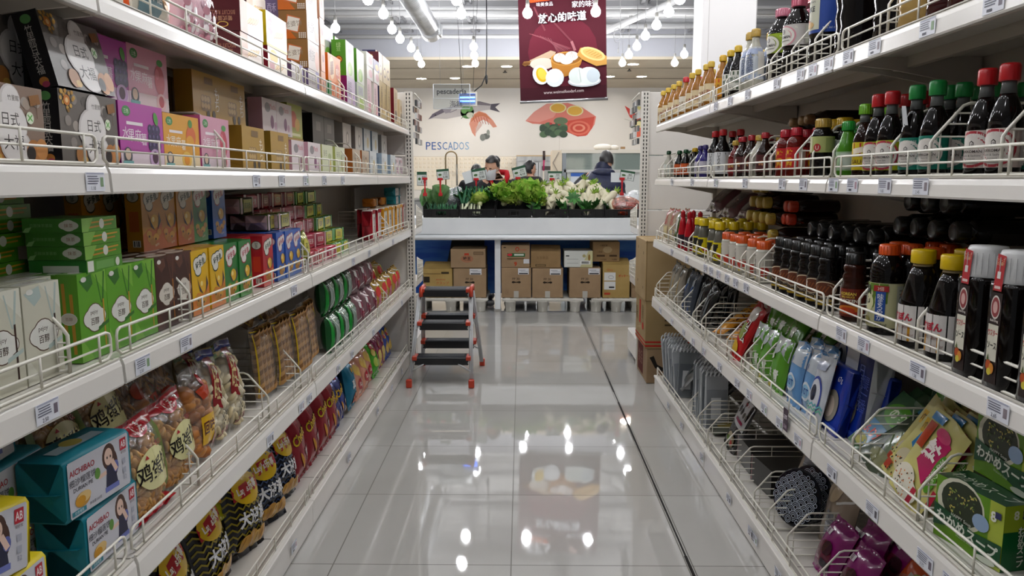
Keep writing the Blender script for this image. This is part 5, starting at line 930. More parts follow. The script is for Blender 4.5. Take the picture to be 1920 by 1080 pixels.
def dogx(root):
    g = MB(); V = [(-.012, -.040, .178), (.012, -.040, .178), (.014, -.037, .24), (-.01, -.037, .243)]; g.add(V, [(0, 1, 2, 3)], C('#a8242a')); S = lambda u, v, o: (-.012 + .024 * u, -.040 - o + .003 * v, .178 + .062 * v)
    art(g, [('t', 'ウソース\nの日編!?', .5, .82, .2, '#e8c89a', 0, .9), ('r', .5, .45, .4, .2, '#d0ccc8'), ('r', .5, .1, .7, .08, '#d0b8b4')], .024, .062, S, .0003); t = g.build('cap_sticker', root); t['label'] = 'red promotional sticker'
lad = [('r', .5, .5, 1, 1, '#241412'), ('e', .5, .84, .4, .13, '#cfc8c0'), ('e', .5, .84, .34, .11, '#8a3a3c'), ('e', .5, .84, .2, .065, '#c9a09a'), ('t', 'Bull-Dog', .5, .69, .035, '#d8d0c8', 0, .8, .02), ('r', .5, .45, .84, .4, '#cdc9b8'), ('t', 'ウスター', .5, .56, .075, '#a8202c', 0, .8, .02), ('t', 'ソース', .5, .42, .075, '#1c1a18', 0, .75, .02), ('e', .35, .2, .22, .06, '#b04a1c'), ('e', .62, .17, .2, .06, '#c9802c'), ('e', .45, .13, .18, .04, '#c9b83c'), ('p', [(.2, .26), (.3, .33), (.38, .25)], '#4a5a24')]
bottle('worcester', 'big black Worcester sauce bottle with a white cap', [(.036, 0), (.039, .005), (.039, .185), (.037, .192)], soy, [(.038, .19), (.039, .193), (.034, .243), (.031, .249), (.002, .25)], '#c9c9c9', (.012, .175, .8, '#241412', lad), dogx, sq=5, name='sauce_bottle', n=24)
bottle('yellowlid', 'squat sauce bottle with yellow lid', [(.024, 0), (.027, .004), (.027, .1), (.022, .125), (.018, .15)], tinted('grey_sauce', '#5a5850'), capp(.022, .15, .185) + [(.002, .186)], '#cbb010', (.015, .095, 4.5, '#c9b80e', [('p', [(.1, .1), (.4, .5), (.3, .9), (.6, .9), (.5, .4), (.7, .1)], '#191816'), ('r', .4, .65, .4, .1, '#191816', .4), ('e', .7, .3, .14, .12, '#b0281c')]), name='seasoning_bottle')
bottle('orangelid', 'white seasoning shaker with a calligraphy label and orange lid', [(.026, 0), (.029, .004), (.029, .11), (.026, .12)], pale, capp(.026, .12, .15) + [(.002, .151)], '#c9521c', (.012, .108, 4.5, '#c0bbb0', [('t', 'て\nり\nや\nき', .3, .5, .8, '#1d1a18', .1, .3, .02), ('e', .6, .3, .16, .18, '#b8382a'), ('r', .5, .06, 1, .1, '#c9b02c')]), name='seasoning_bottle')
bottle('redsqueeze', 'red squeeze bottle with a dark label', [(.02, 0), (.024, .004), (.024, .08), (.022, .1), (.016, .14), (.01, .17)], tinted('red_squeeze', '#a31420', .2), [(.011, .168), (.009, .2), (.003, .205), (.002, .206)], '#b81c28', (.02, .075, 4.4, '#2a1a24', [('t', '梅', .4, .5, .5, '#d8d0cc'), ('r', .5, .12, 1, .1, '#c9302c')]), name='seasoning_bottle')
for px in (1460, 1475, 1491, 1508, 1526, 1545): row_(1, G, (px,), Y3, 'bbqa', V3, 3)
row_(1, G, (1592,), Y3, 'bbqk', V3, 3); row_(1, G, (1645,), Y3, 'kombu', V3, 1); row_(1, G + .075, (1676, 1700, 1740), Y3, 'kombu', 'behind the front row on the third right shelf', 2); row_(1, G + .005, (1707, 1775), Y3, 'ponzu', V3, 2)
for y, dx in ((1.352, 0), (1.452, .0), (1.40, .09), (1.3, .09), (1.255, .0)): put('worcester', 1, G + dx, y, Y3, V3)
row_(1, G, (1308,), Y3, 'yellowlid', V3, 3); row_(1, G, (1317, 1336, 1348), Y3, 'yellowlid', V3, 4); row_(1, G, (1362, 1379, 1391), Y3, 'orangelid', V3, 4); row_(1, G, (1410, 1430), Y3, 'orangelid', V3, 4); row_(1, G, (1279, 1291), Y3, 'redsqueeze', V3, 2)
bag('noodlepack', 'clear bag of pale noodles with a red checked edge', .13, .2, .06, '#b9a48c', [('r', .5, .95, 1, .08, '#b83a4a')] + [('s', .1 + .12 * i, .5, .25 + .12 * i, .95, .025, '#b03040') for i in range(6)] + [('s', .25 + .12 * i, .5, .1 + .12 * i, .95, .025, '#b03040') for i in range(6)] + [('r', .5, .25, .8, .4, '#c4b488')], seed=45, fin='g', cat='noodle bag', name='noodle_bag')
bag('greenpack', 'dark green seasoning bag with a white panel', .11, .19, .05, '#3a4a24', [('r', .55, .6, .5, .4, '#c4c4b8'), ('t', '拌\n料', .5, .6, .3, '#8a2424'), ('e', .3, .25, .15, .1, '#b8a42c')], seed=46, fin='g', cat='seasoning bag', name='seasoning_bag')
for y, dx in ((4.72, .02), (4.6, .03), (4.66, .1)): put('noodlepack', 1, G + dx, y, Y3, V3, rx=-.12)
for y, dx in ((4.42, .02), (4.3, .06)): put('greenpack', 1, G + dx, y, Y3, V3, rx=-.1)
bag('pinkpack', 'large pinkish film pack lying at the back', .3, .2, .07, '#6a3a42', [('r', .5, .5, .7, .5, '#5a4448'), ('t', '香米', .6, .5, .2, '#a88a8c')], seed=47, fin='g', cat='seasoning bag', name='seasoning_bag')
for y, z in ((4.1, .17), (3.8, .165), (4.4, .19)): put('pinkpack', 1, G + .2, y, Y3 + z, 'third right shelf', rx=-.8)
bottle('lieyel', 'yellow-capped dark bottle lying flat', [(.026, 0), (.03, .004), (.03, .15), (.02, .18)], soyb, capp(.022, .18, .21) + [(.002, .211)], '#a8923a', (.03, .13, 3, '#5a5228', [('t', '油', .5, .5, .3, '#b8a86a')]), n=12)
for px, z in ((1412, .19), (1424, .19), (1436, .19), (1400, .19), (1406, .25), (1418, .25), (1430, .25), (1410, .31), (1424, .31), (1440, .13)): lay('lieyel', 1, G + .06 + rnd.uniform(0, .02), px, Y3 + z, 'in the heap on the third right shelf')
bottle('liered', 'small orange-capped bottle lying flat', [(.02, 0), (.024, .004), (.024, .12), (.018, .15)], soyb, capp(.02, .15, .18) + [(.002, .181)], '#b8381c', None, n=12)
for px, z in ((1466, .2), (1474, .2), (1470, .248), (1478, .248)): lay('liered', 1, G + .1, px, Y3 + z, 'third right shelf')
bottle('lieblack', 'black-capped black bottle lying flat', [(.026, 0), (.031, .004), (.031, .15), (.025, .16)], soy, capp(.024, .16, .19) + [(.018, .1905), (.017, .1895), (.002, .1896)], '#131212', (.03, .12, 3, '#1f1712', [('t', 'K', .5, .5, .5, '#a8a49c')]), n=14)
for px, z, dx in ((1517, .182, .05), (1535, .182, .06), (1556, .182, .05), (1580, .182, .07), (1604, .182, .08), (1630, .182, .08)): lay('lieblack', 1, G + dx, px, Y3 + z, 'on top of the barbecue bottles')
for px, z, dx in ((1680, .222, .09), (1712, .222, .1), (1745, .222, .09), (1785, .222, .1), (1700, .284, .11), (1732, .284, .1), (1768, .284, .1)): lay('lieblack', 1, G + dx, px, Y3 + z, 'in the heap behind the citrus soy bottles')
# ------------------------------------------------------------------ right side, fourth shelf: pouches, packs and soup cartons
ZB4 = Y4
def wak(): return [('r', .5, .5, 1, 1, '#5f8f14'), ('r', .9, .5, .2, 1, '#a9b83c'), ('e', .38, .68, .36, .4, '#cfcdb8'), ('e', .4, .7, .31, .33, '#25301c')] + [('e', rnd.uniform(.18, .62), rnd.uniform(.5, .92), .02, .012, rnd.choice(['#8aa04a', '#c4b458', '#3f5a2c', '#cfc06a']), rnd.uniform(0, 3)) for _ in range(46)] + [('p', [(0, .18), (.3, .28), (.7, .1), (1, .06), (1, .4), (.6, .38), (.2, .5), (0, .55)], '#0c4a28'), ('t', 'わかめスープ', .5, .31, .2, '#0a3a1e', -.12, .92, .09), ('t', 'わかめスープ', .5, .31, .2, '#d9ddd0', -.12, .92, .03), ('t', 'HAPPY Soup', .42, .46, .07, '#d9ddd0', -.08, .4), ('t', 'Wakame Soup', .48, .17, .05, '#b8c4a8', -.1, .4), ('e', .7, .58, .12, .13, '#8fa8c8'), ('t', '8', .87, .78, .16, '#e4e4d8', 0, .1, .03), ('r', .93, .82, .08, .1, '#2a2c5a'), ('e', .8, .06, .14, .05, '#c9d0c0')]
def waks(): return [('r', .5, .8, 1, .4, '#9aac2c'), ('r', .5, .3, 1, .6, '#0f5a2c'), ('t', 'わ\nか\nめ\nス\nー\nプ', .55, .36, .62, '#083018', .0, .5, .1), ('t', 'わ\nか\nめ\nス\nー\nプ', .55, .36, .62, '#dfe2d4', .0, .5, .03), ('t', '8', .35, .85, .14, '#e4e4d8', 0, .3, .03), ('r', .68, .85, .3, .13, '#2a2c5a'), ('t', '袋入', .68, .85, .08, '#d8c83a')]
carton('wakame', 'green seaweed soup carton with a soup bowl picture', .17, .075, .13, '#5f8f14', '#2f7a24', '#0d3f24', wak(), waks(), [('t', 'わかめスープ', .5, .5, .4, '#c9d0c0', 0, .9)], cat='soup carton', name='soup_carton')
for y, dx, k in ((1.455, 0, 1), (1.235, .1, 2)): col = [put('wakame', 1, G + .005 + dx, y, ZB4 + .131 * i, 'at the front, fourth right shelf', rz=(.22, .1)[k - 1] * (1 if i == 0 else .3)) for i in range(1)]
put('wakame', 1, G + .08, 1.52, ZB4, 'second row, fourth right shelf', rz=.05); put('wakame', 1, G + .075, 1.47, ZB4 + .131, 'upper layer of the fourth right shelf', rz=.06); put('wakame', 1, G + .16, 1.34, ZB4 + .131, 'upper layer of the fourth right shelf'); put('wakame', 1, G + .185, 1.42, ZB4, 'second row, fourth right shelf'); put('wakame', 1, G + .11, 1.245, ZB4 + .132, 'upper layer of the fourth right shelf', rz=-.1); pass
bag('onig', 'pale yellow seasoning pouch, pink panel', .14, .22, .014, '#c4bd74', [('p', [(.3, .45), (.7, .3), (.8, .8), (.45, .88)], '#b01f5a'), ('e', .52, .82, .2, .06, '#c4406c'), ('t', '鮭', .5, .62, .24, '#e8dcd8', -.15, .4, .04), ('e', .82, .55, .09, .16, '#4f8a24'), ('e', .85, .4, .09, .12, '#4f8a24'), ('t', '混ぜ\n込み\nわか', .84, .52, .3, '#e0e4c8', -.15, .16), ('r', .18, .72, .2, .3, '#a83a1c'), ('r', .22, .93, .34, .09, '#3a7ab0'), ('e', .3, .2, .3, .16, '#d8d2c0'), ('e', .5, .14, .3, .12, '#dcd8c8')] + [('e', rnd.uniform(.08, .75), rnd.uniform(.04, .32), .014, .01, rnd.choice(['#b8562c', '#3c3a2c', '#c9803c']), rnd.uniform(0, 3)) for _ in range(50)] + [('r', .86, .2, .1, .18, '#a8243c')], fin='g', seed=51, wr=.002, cat='seasoning pouch', name='seasoning_pouch', seal=.03)
bag('onigb', 'pale yellow seasoning pouch, blue panel', .14, .22, .014, '#c0b870', [('p', [(.2, .5), (.9, .3), (.95, .7), (.5, .9), (.25, .85)], '#2a72a8'), ('r', .35, .78, .5, .16, '#c9a01c', .3), ('t', 'パワーアップ', .36, .78, .09, '#3a3428', .3, .5, .02), ('t', 'ワカメ', .6, .62, .12, '#d8e0e4', .3, .4), ('e', .35, .3, .24, .14, '#c9c0a0'), ('e', .6, .2, .24, .14, '#c4ba98'), ('t', '混ぜこみ', .6, .94, .07, '#a8481c', 0, .6), ('r', .12, .12, .14, .12, '#a83a24')] + [('e', rnd.uniform(.12, .8), rnd.uniform(.08, .42), .018, .01, rnd.choice(['#2c2a24', '#c9702c', '#5a6a2c']), rnd.uniform(0, 3)) for _ in range(40)], fin='g', seed=52, wr=.002, cat='seasoning pouch', name='seasoning_pouch', seal=.03)
bag('seaw', 'green and blue seaweed snack pouch', .15, .2, .016, '#3a5a3c', [('e', .5, .7, .4, .16, '#4f8f24'), ('t', 'のり', .5, .7, .16, '#d8e4c0', .1, .6, .03), ('r', .5, .3, .9, .35, '#2a6a94'), ('t', 'ふりかけ', .5, .32, .14, '#c9402c', 0, .8, .03), ('e', .3, .15, .2, .08, '#a8a45a')], fin='g', seed=53, wr=.004, cat='seaweed pouch', name='seaweed_pouch', seal=.03)
bag('seawd', 'dark olive seaweed pouch', .15, .2, .016, '#2c3a24', [('e', .5, .5, .3, .2, '#4a5f2c'), ('r', .5, .94, 1, .08, '#2f6a8c'), ('e', .5, .2, .3, .1, '#6a6a3a')], fin='g', seed=54, wr=.004, cat='seaweed pouch', name='seaweed_pouch', seal=.03)
H = G
put('onigb', 1, H + .012, 1.77, ZB4 + .006, 'front of the fourth right shelf', rx=-.42, ry=.38); put('onig', 1, H - .004, 1.69, ZB4 + .004, 'front of the fourth right shelf', rx=-.36, ry=.24)
for i in range(5): put('onig', 1, H + .03 + .028 * i, 1.665 - .005 * i, ZB4 + .003, 'packed behind the front pouch', rx=-.33, ry=.22)
for i in range(4): put('onigb', 1, H + .045 + .03 * i, 1.83, ZB4 + .003, 'packed behind the front pouch', rx=-.42, ry=.3)
for i in range(4): put('onig', 1, H + .075 + .03 * i, 1.60, ZB4 + .002, 'in the stack near the soup cartons', rx=-.3, ry=.06)
for i in range(6): put('seaw', 1, H + .03 + .032 * i, 2.0 - .006 * i, ZB4 + .004 + .012 * i, 'leaning in the fan of pouches, fourth right shelf', rx=-.7, ry=.25)
for i in range(6): put('seawd', 1, H + .01 + .03 * i, 1.9 - .008 * i, ZB4 + .002 + .008 * i, 'leaning in the fan of pouches, fourth right shelf', rx=-.85, ry=.3)
for i in range(5): put('seaw', 1, H + .14 + .025 * i, 1.84 - .03 * i, ZB4 + .05 + .015 * i, 'further in among the pouches, fourth right shelf', rx=-.3, ry=-.3 + .12 * i)
# blue header-card packs and boxes
loaf('bluebox', 'tall dark blue and white boxed set leaning in the shelf', .17, .06, .26, '#14225a', [('r', .24, .55, .48, .86, '#b9bcc4'), ('e', .1, .62, .03, .02, '#2a4a98'), ('t', '醍\n一\n番', .85, .45, .4, '#4a5aa8'), ('t', '日\n式\n素\n材', .66, .5, .5, '#6a78b8')], 'boxed set', 'boxed_set', 'w', '#c4c6cc')
put('bluebox', 1, H + .07, 2.16, ZB4 + .02, V4, rx=-.1)
loaf('bluepack', 'royal blue dried fish pack with a red corner mark', .15, .03, .2, '#14329a', [('r', .18, .9, .24, .1, '#a82034'), ('t', '味', .18, .9, .07, '#e0d4d0'), ('t', '67g', .6, .78, .1, '#d8dce8', .1), ('e', .5, .38, .3, .24, '#8a8478'), ('e', .45, .36, .2, .16, '#b8a89c'), ('r', .5, .1, .9, .05, '#2a4ab0')], 'dried fish pack', 'dried_fish_pack', 'g')
for y, dx in ((2.21, .02), (2.17, .055), (2.13, .09)): put('bluepack', 1, H + dx, y, ZB4, V4, rx=-.22)
bag('bluepouch', 'sky blue and white pouch with an oval emblem', .12, .21, .05, '#5f8fc0', [('r', .5, .82, 1, .34, '#bcc4cc'), ('e', .5, .36, .3, .14, '#c9d4dc'), ('e', .5, .36, .24, .1, '#7aa8c8'), ('t', 'TOT', .5, .36, .1, '#2a4a8c', 0, .4, .02), ('t', 'ひ', .3, .7, .12, '#4a5a8c'), ('r', .12, .4, .1, .7, '#4a6aa8')], seed=55, fin='g', cat='pouch', name='refill_pouch')
bag('whitepouch', 'white pouch with a blue and green wave badge', .12, .21, .03, '#bfc4cc', [('e', .5, .4, .36, .3, '#3a4a9c'), ('e', .5, .4, .31, .26, '#c9ccd4'), ('e', .45, .45, .16, .12, '#20283c'), ('w', .28, .02, .03, '#5fa8b0', 5), ('w', .22, .02, .03, '#6fb49c', 5), ('r', .5, .85, .5, .12, '#a8b0c4')], seed=56, fin='g', cat='pouch', name='refill_pouch')
for y, dx in ((2.34, .02), (2.46, .015), (2.4, .08), (2.52, .08)): put('bluepouch', 1, H + dx, y, ZB4, V4, rx=-.15)
for y, dx in ((2.27, .005), (2.3, .12), (2.42, .14)): put('whitepouch', 1, H + dx, y, ZB4 + (.0 if dx < .1 else .08), V4, rx=-.2)
bag('greenpouch', 'lime green and silver pouch with white lettering', .15, .19, .05, '#4f8a24', [('p', [(.0, .55), (.6, .75), (1, .6), (1, 1), (0, 1)], '#a9aeb0'), ('t', '辛', .3, .3, .22, '#d8dcd0', .1, .3, .03), ('t', '青', .68, .3, .22, '#d8dcd0', .1, .3, .03), ('r', .25, .62, .22, .12, '#c4ccb8', .3), ('p', [(0, 0), (.3, 0), (.1, .2)], '#b0a42c')], seed=57, fin='g', cat='pouch', name='refill_pouch')
for y, dx, z, rx in ((2.64, .015, 0, -.2), (2.78, .02, 0, -.2), (2.9, .03, 0, -.15), (2.68, .06, .14, -.6), (2.84, .07, .14, -.6), (2.98, .1, .12, -.3), (2.6, .13, .16, -.7)): put('greenpouch', 1, H + dx, y, ZB4 + z, V4, rx=rx, ry=rnd.uniform(-.15, .15))
bag('redstick', 'tall red chilli snack pouch with black lettering', .11, .26, .04, '#a8161c', [('e', .5, .82, .3, .12, '#c9c4bc'), ('e', .45, .5, .3, .14, '#7a8a2c'), ('t', 'カ\nラ\nム', .65, .55, .4, '#141210', .2, .3, .06), ('t', 'カ\nラ\nム', .65, .55, .4, '#dcd4cc', .2, .3, .02), ('e', .4, .2, .3, .1, '#c9a01c')], seed=58, fin='g', cat='pouch', name='snack_pouch')
for y, dx in ((3.12, .0), (3.2, .05), (3.16, .1)): put('redstick', 1, H + dx, y, ZB4, V4, rx=-.35, ry=.3)
bag('orstick', 'long orange snack bag lying in the wires', .08, .3, .03, '#c4801c', [('r', .5, .5, .5, .8, '#d89a3a'), ('t', '黄\n豆', .5, .5, .5, '#5a2a14')], seed=59, fin='g', cat='pouch', name='snack_pouch')
for y, dx, z in ((3.55, .04, .02), (3.42, .06, .02), (3.6, .12, .03)): put('orstick', 1, H + dx, y, ZB4 + z, V4, rx=-1.1, rz=rnd.uniform(-.4, .4))
bag('clearblack', 'clear film pack of black utensils', .12, .24, .05, '#16171a', [('s', .2, .1, .7, .95, .04, '#8a9094'), ('s', .6, .1, .3, .9, .03, '#6a7074'), ('e', .4, .8, .16, .06, '#a8b0b4'), ('e', .7, .5, .05, .2, '#5a6064')], seed=60, fin='g', wr=.012, cat='utensil pack', name='utensil_pack')
for y, dx in ((3.78, .02), (3.92, .03), (3.85, .1), (4.0, .1), (3.72, .12)): put('clearblack', 1, H + dx, y, ZB4, V4, rx=-.25, ry=rnd.uniform(-.3, .3))
bag('clearblue', 'clear film pack with a blue and grey handle', .1, .24, .05, '#3c4450', [('s', .4, .1, .6, .95, .1, '#1f4a8c'), ('s', .2, .2, .3, .9, .05, '#a8aeb4'), ('e', .6, .8, .2, .1, '#8a9298')], seed=61, fin='g', wr=.012, cat='utensil pack', name='utensil_pack')
bag('clearwood', 'clear film pack with a wooden spatula', .1, .24, .05, '#8a8478', [('s', .5, .05, .5, .9, .14, '#a88a4c'), ('e', .5, .85, .2, .1, '#9aa0a0')], seed=62, fin='g', wr=.012, cat='utensil pack', name='utensil_pack')
for y, dx in ((4.12, .03), (4.24, .03), (4.18, .1)): put('clearblue', 1, H + dx, y, ZB4, V4, rx=-.2, ry=rnd.uniform(-.3, .3))
for y, dx in ((4.42, .03), (4.55, .03), (4.68, .04), (4.5, .1)): put('clearwood', 1, H + dx, y, ZB4, V4, rx=-.15, ry=rnd.uniform(-.2, .2))

# lowest shelf
ZD = BZ + .002; B = .92
def envelope(key, desc, c1, c2, n):
    def mk():
        g = MB(); x = .05
        g.box(-.055, .055, 0, .012, 0, .27, C(c1, 'g')); g.box(-.05, .05, -.0012, 0, .01, .2, C(c2, 'g')); g.box(-.03, .02, -.0018, -.0012, .05, .16, C('#d9dce0', 'g'))
        for i in range(6): g.tube([(-.055 + .02 * i, .002, .268), (-.05 + .02 * i, -.004, .285), (-.04 + .02 * i, .006, .29)], .004, C('#d4d8dc', 'g'), 5)
        return g.build('film_packet')
    k = Kd(); k.make = mk; k.desc = desc; k.cat = 'film packet'; k.w, k.d, k.h = .11, .014, .29; k.used = None; KIND[key] = k
envelope('env', 'flat silver film packet standing on edge', '#a9adb2', '#8d9298', 6); envelope('envg', 'flat grey film packet standing on edge', '#7d8286', '#6a7076', 6)
for i in range(13): put('env' if i % 3 else 'envg', 1, B + .02 + rnd.uniform(0, .01), 4.72 - .034 * i, ZD, V5, rz=R(90) + rnd.uniform(-.15, .15), rx=rnd.uniform(-.12, .12), ry=rnd.uniform(-.12, .05))
for i in range(9): put('env' if i % 3 else 'envg', 1, B + .05 + rnd.uniform(0, .01), 4.02 - .034 * i, ZD, 'second cluster, lowest right shelf', rz=R(90) + rnd.uniform(-.15, .15), rx=rnd.uniform(-.1, .1))
bag('foil', 'crumpled silver film packet slumped over the guard', .12, .26, .03, '#a4a8ac', [('s', .2, .1, .4, .9, .06, '#d8dcde'), ('s', .6, .1, .7, .9, .05, '#6f7478')], seed=63, fin='m', wr=.016, cat='film packet', name='film_packet')
bag('blackfilm', 'black film packet slumped across the wires', .12, .28, .03, '#24262a', [('s', .2, .1, .4, .9, .05, '#7a8084')], seed=64, fin='g', wr=.012, cat='film packet', name='film_packet')
for y, dx, rx in ((4.35, -.0, -.5), (4.55, -.01, -.45), (4.45, .02, -.8)): put('foil', 1, B + dx, y, ZD + .07, V5, rx=rx, ry=.5)
for y, dx in ((4.2, .04), (4.1, .05), (3.95, .03)): put('blackfilm', 1, B + dx, y, ZD + .03, V5, rx=-.7, ry=.3)
bag('hookcard', 'black utensil pack with a white picture card', .15, .3, .03, '#1a1a1c', [('p', [(.05, .45), (.95, .45), (.95, .9), (.3, .96), (.05, .9)], '#b4b2b4'), ('t', 'Erylo', .5, .84, .07, '#a82034', 0, .5, .02), ('e', .25, .7, .07, .06, '#2a2826'), ('e', .45, .7, .07, .06, '#3a3632'), ('e', .65, .68, .06, .05, '#5a5650'), ('e', .8, .68, .05, .05, '#6a6660'), ('r', .55, .55, .5, .05, '#7a1c3c'), ('e', .55, .2, .28, .12, '#7a6a4c'), ('e', .5, .24, .2, .08, '#a89a7a'), ('e', .65, .17, .1, .05, '#a8302c'), ('e', .4, .18, .1, .05, '#5a7a2c')], seed=65, fin='g', cat='utensil pack', name='utensil_pack')
put('hookcard', 1, B + .04, 3.46, ZD, V5, rx=-.3, ry=.3); put('hookcard', 1, B + .1, 3.55, ZD, V5 + ' just behind', rx=-.25, ry=.2)
bag('magazine', 'flat colour-printed pack lying on the deck', .18, .2, .02, '#5a5c50', [('e', .5, .5, .3, .3, '#8a7a3c'), ('r', .7, .7, .3, .3, '#a8b0b0')], seed=66, fin='g', cat='utensil pack', name='utensil_pack')
put('magazine', 1, B + .02, 3.72, ZD + .012, V5, rx=-1.45)
carton('blacktray', 'black lacquer tray set with a floral edge', .2, .2, .11, '#0e0d0d', '#0d0c0c', '#111010', [('r', .04, .5, .06, 1, '#5a4a4c')] + [('e', .04, .1 + .12 * i, .03, .04, '#8a4a4c') for i in range(8)], cat='tray set', name='tray_set')
put('blacktray', 1, B + .05, 3.0, ZD, V5, rz=.1); put('blacktray', 1, B + .05, 3.24, ZD, V5)
def plate():
    g = MB(); N = 40; cz = .1; prof = [(.098, 0), (.103, .006), (.1, .012), (.07, .02)]
    V = [(r_ * math.cos(2 * math.pi * k / N), y, cz + r_ * math.sin(2 * math.pi * k / N)) for r_, y in prof for k in range(N)]
    g.add(V, [(i * N + k, (i + 1) * N + k, (i + 1) * N + (k + 1) % N, i * N + (k + 1) % N) for i in range(3) for k in range(N)] + [tuple(range(N)), tuple(3 * N + k for k in range(N))], C('#121722', 'g'))
    it = []
    for j in range(13):
        for i in range(7):
            u, v = (i + .5 * (j % 2)) / 5.3, .99 - j * .08
            for q, c in ((.095, '#b4bccb'), (.084, '#121722'), (.066, '#b4bccb'), (.056, '#121722'), (.038, '#b4bccb'), (.028, '#121722')):
                if math.hypot(u - .5, v - .5) + q < .485: it.append(('e', u, v, q, q, c))
    art(g, it, .2, .2, lambda u, v, o: ((u - .5) * .2, -.0005 - o, v * .2), .0002, False, 'g'); return g.build('plate')
k = Kd(); k.make = plate; k.desc = 'round plate in film with a navy wave pattern'; k.cat = 'plate'; k.w, k.d, k.h = .2, .02, .2; k.used = None; KIND['waveplate'] = k
put('waveplate', 1, B + .03, 2.60, ZD + .03, V5, rx=-.25, rz=.5); put('waveplate', 1, B + .1, 2.66, ZD + .02, V5 + ' just behind', rx=-.2, rz=.4)
bag('beigeplate', 'film-wrapped beige plate behind the navy one', .22, .24, .05, '#8a7a6a', [('e', .3, .8, .2, .14, '#a89478'), ('s', .5, .7, .9, .9, .04, '#c9c8c4'), ('r', .6, .3, .6, .5, '#6a6a70')] + [('s', .35, .12 + .05 * i, .9, .2 + .05 * i, .008, '#a8aab0') for i in range(7)], seed=68, fin='g', wr=.012, cat='plate pack', name='plate_pack')
put('beigeplate', 1, B + .13, 2.74, ZD + .09, V5, rx=-.3); put('beigeplate', 1, B + .12, 2.46, ZD + .0, V5, rx=-.2)
bag('magenta', 'magenta dried fruit bag with a small white mark', .16, .19, .07, '#7a1460', [('e', .5, .4, .3, .2, '#5a0f2c'), ('r', .3, .75, .3, .1, '#cfc4cc'), ('t', '梅', .3, .75, .1, '#4a1a3a'), ('e', .6, .5, .16, .12, '#3a1a24'), ('r', .7, .25, .3, .12, '#2f2a30')], seed=69, fin='g', cat='dried fruit bag', name='dried_fruit_bag')
for y, dx, z in ((2.3, .03, 0), (2.2, .09, .03), (2.14, .15, .05), (2.12, .03, .0), (2.05, .2, .06)): put('magenta', 1, B + dx, y, ZD + z, V5, rx=-.4, ry=rnd.uniform(-.3, .3))
bag('orangebag', 'orange dried fruit bag behind the magenta ones', .16, .19, .07, '#b8481c', [('e', .5, .4, .3, .2, '#8a2c14'), ('r', .6, .6, .3, .2, '#a89a90')], seed=70, fin='g', cat='dried fruit bag', name='dried_fruit_bag')
for y, dx in ((2.0, .12), (1.93, .17)): put('orangebag', 1, B + dx, y, ZD + .04, V5, rx=-.5)
bag('bonito', 'clear bag of brown bonito flakes with a yellow-green label', .3, .26, .09, '#a8824c', [('r', .52, .42, .42, .42, '#a4a860', .1), ('r', .45, .6, .18, .1, '#c9c9c0'), ('e', .55, .32, .2, .12, '#b09a9a')] + [('r', .38 + .014 * i, .6, .006, .08, '#222222') for i in range(10)], seed=71, fin='g', filling=(['#a87c44', '#8f6532', '#bb9156'], .016, 170, 'flake'), mat=film(), cat='bonito flake bag', name='bonito_flake_bag')
for y, dx, z in ((1.93, .05, .055), (1.66, .06, .05), (1.42, .05, 0)): put('bonito', 1, B + dx, y, ZD + z, V5, rx=-1.0)
# purple-brown shelf talker clipped to the rail of the fourth shelf
g = MB(); g.box(-.02, .02, -.001, 0, -.05, .02, C('#3a2638')); S = lambda u, v, o: (-.02 + .04 * u, -.001 - o, -.05 + .07 * v); art(g, [('t', '-50%', .5, .62, .2, '#e0d8e0', .1, .8, .02), ('r', .5, .2, .8, .2, '#6a4a64'), ('t', '2.10', .5, .2, .14, '#d8d0d8')], .04, .07, S, .0003)
o = g.build('price_talker'); o.location = (XR - .012, ypx(1480, XR, .6), .63); o.rotation_euler.z = R(-90); THINGS.append((o, 'small dark purple discount card clipped to the rail', 'of the fourth right shelf', 'price card'))
# ------------------------------------------------------------------ produce counter across the end of the aisle
T = empty('produce_counter', (0, 7.8, 0)); tag(T, 'long white produce counter with rounded bumper rail and white legs', 'counter')
def cpart(g, n): o = g.build(n, T); o.location = (0, -7.8, 0); return o
cw = mottled('counter_white', '#c9cccf', '#d9dbdc', 1.6, .4, .4)
g = MB(); g.box(-1.6, 1.9, 7.78, 8.5, .79, .955, cw, .008); cpart(g, 'top')
g = MB(); g.box(-1.6, 1.9, 7.775, 7.8, .80, .965, cw, .004); cpart(g, 'front_panel')
g = MB(); g.tube([(-1.6, 7.77, .768), (1.9, 7.77, .768)], .026, C('#dadde0', 'w'), 12); cpart(g, 'bumper_rail')
for x in (-1.5, -.237, 1.3): g = MB(); g.box(x - .03, x + .03, 7.83, 7.89, 0, .8, cw, .004); g.box(x - .035, x + .035, 7.825, 7.895, 0, .03, C('#8d8a84')); cpart(g, 'leg')
g = MB(); g.box(-1.6, 1.9, 8.47, 8.485, .1, .78, mottled('blue_sea_print', '#1a5cc8', '#66b0ee', 3.5, .4, .4, 0, (.3, 1, 2.2), .35, .8)); cpart(g, 'back_panel')
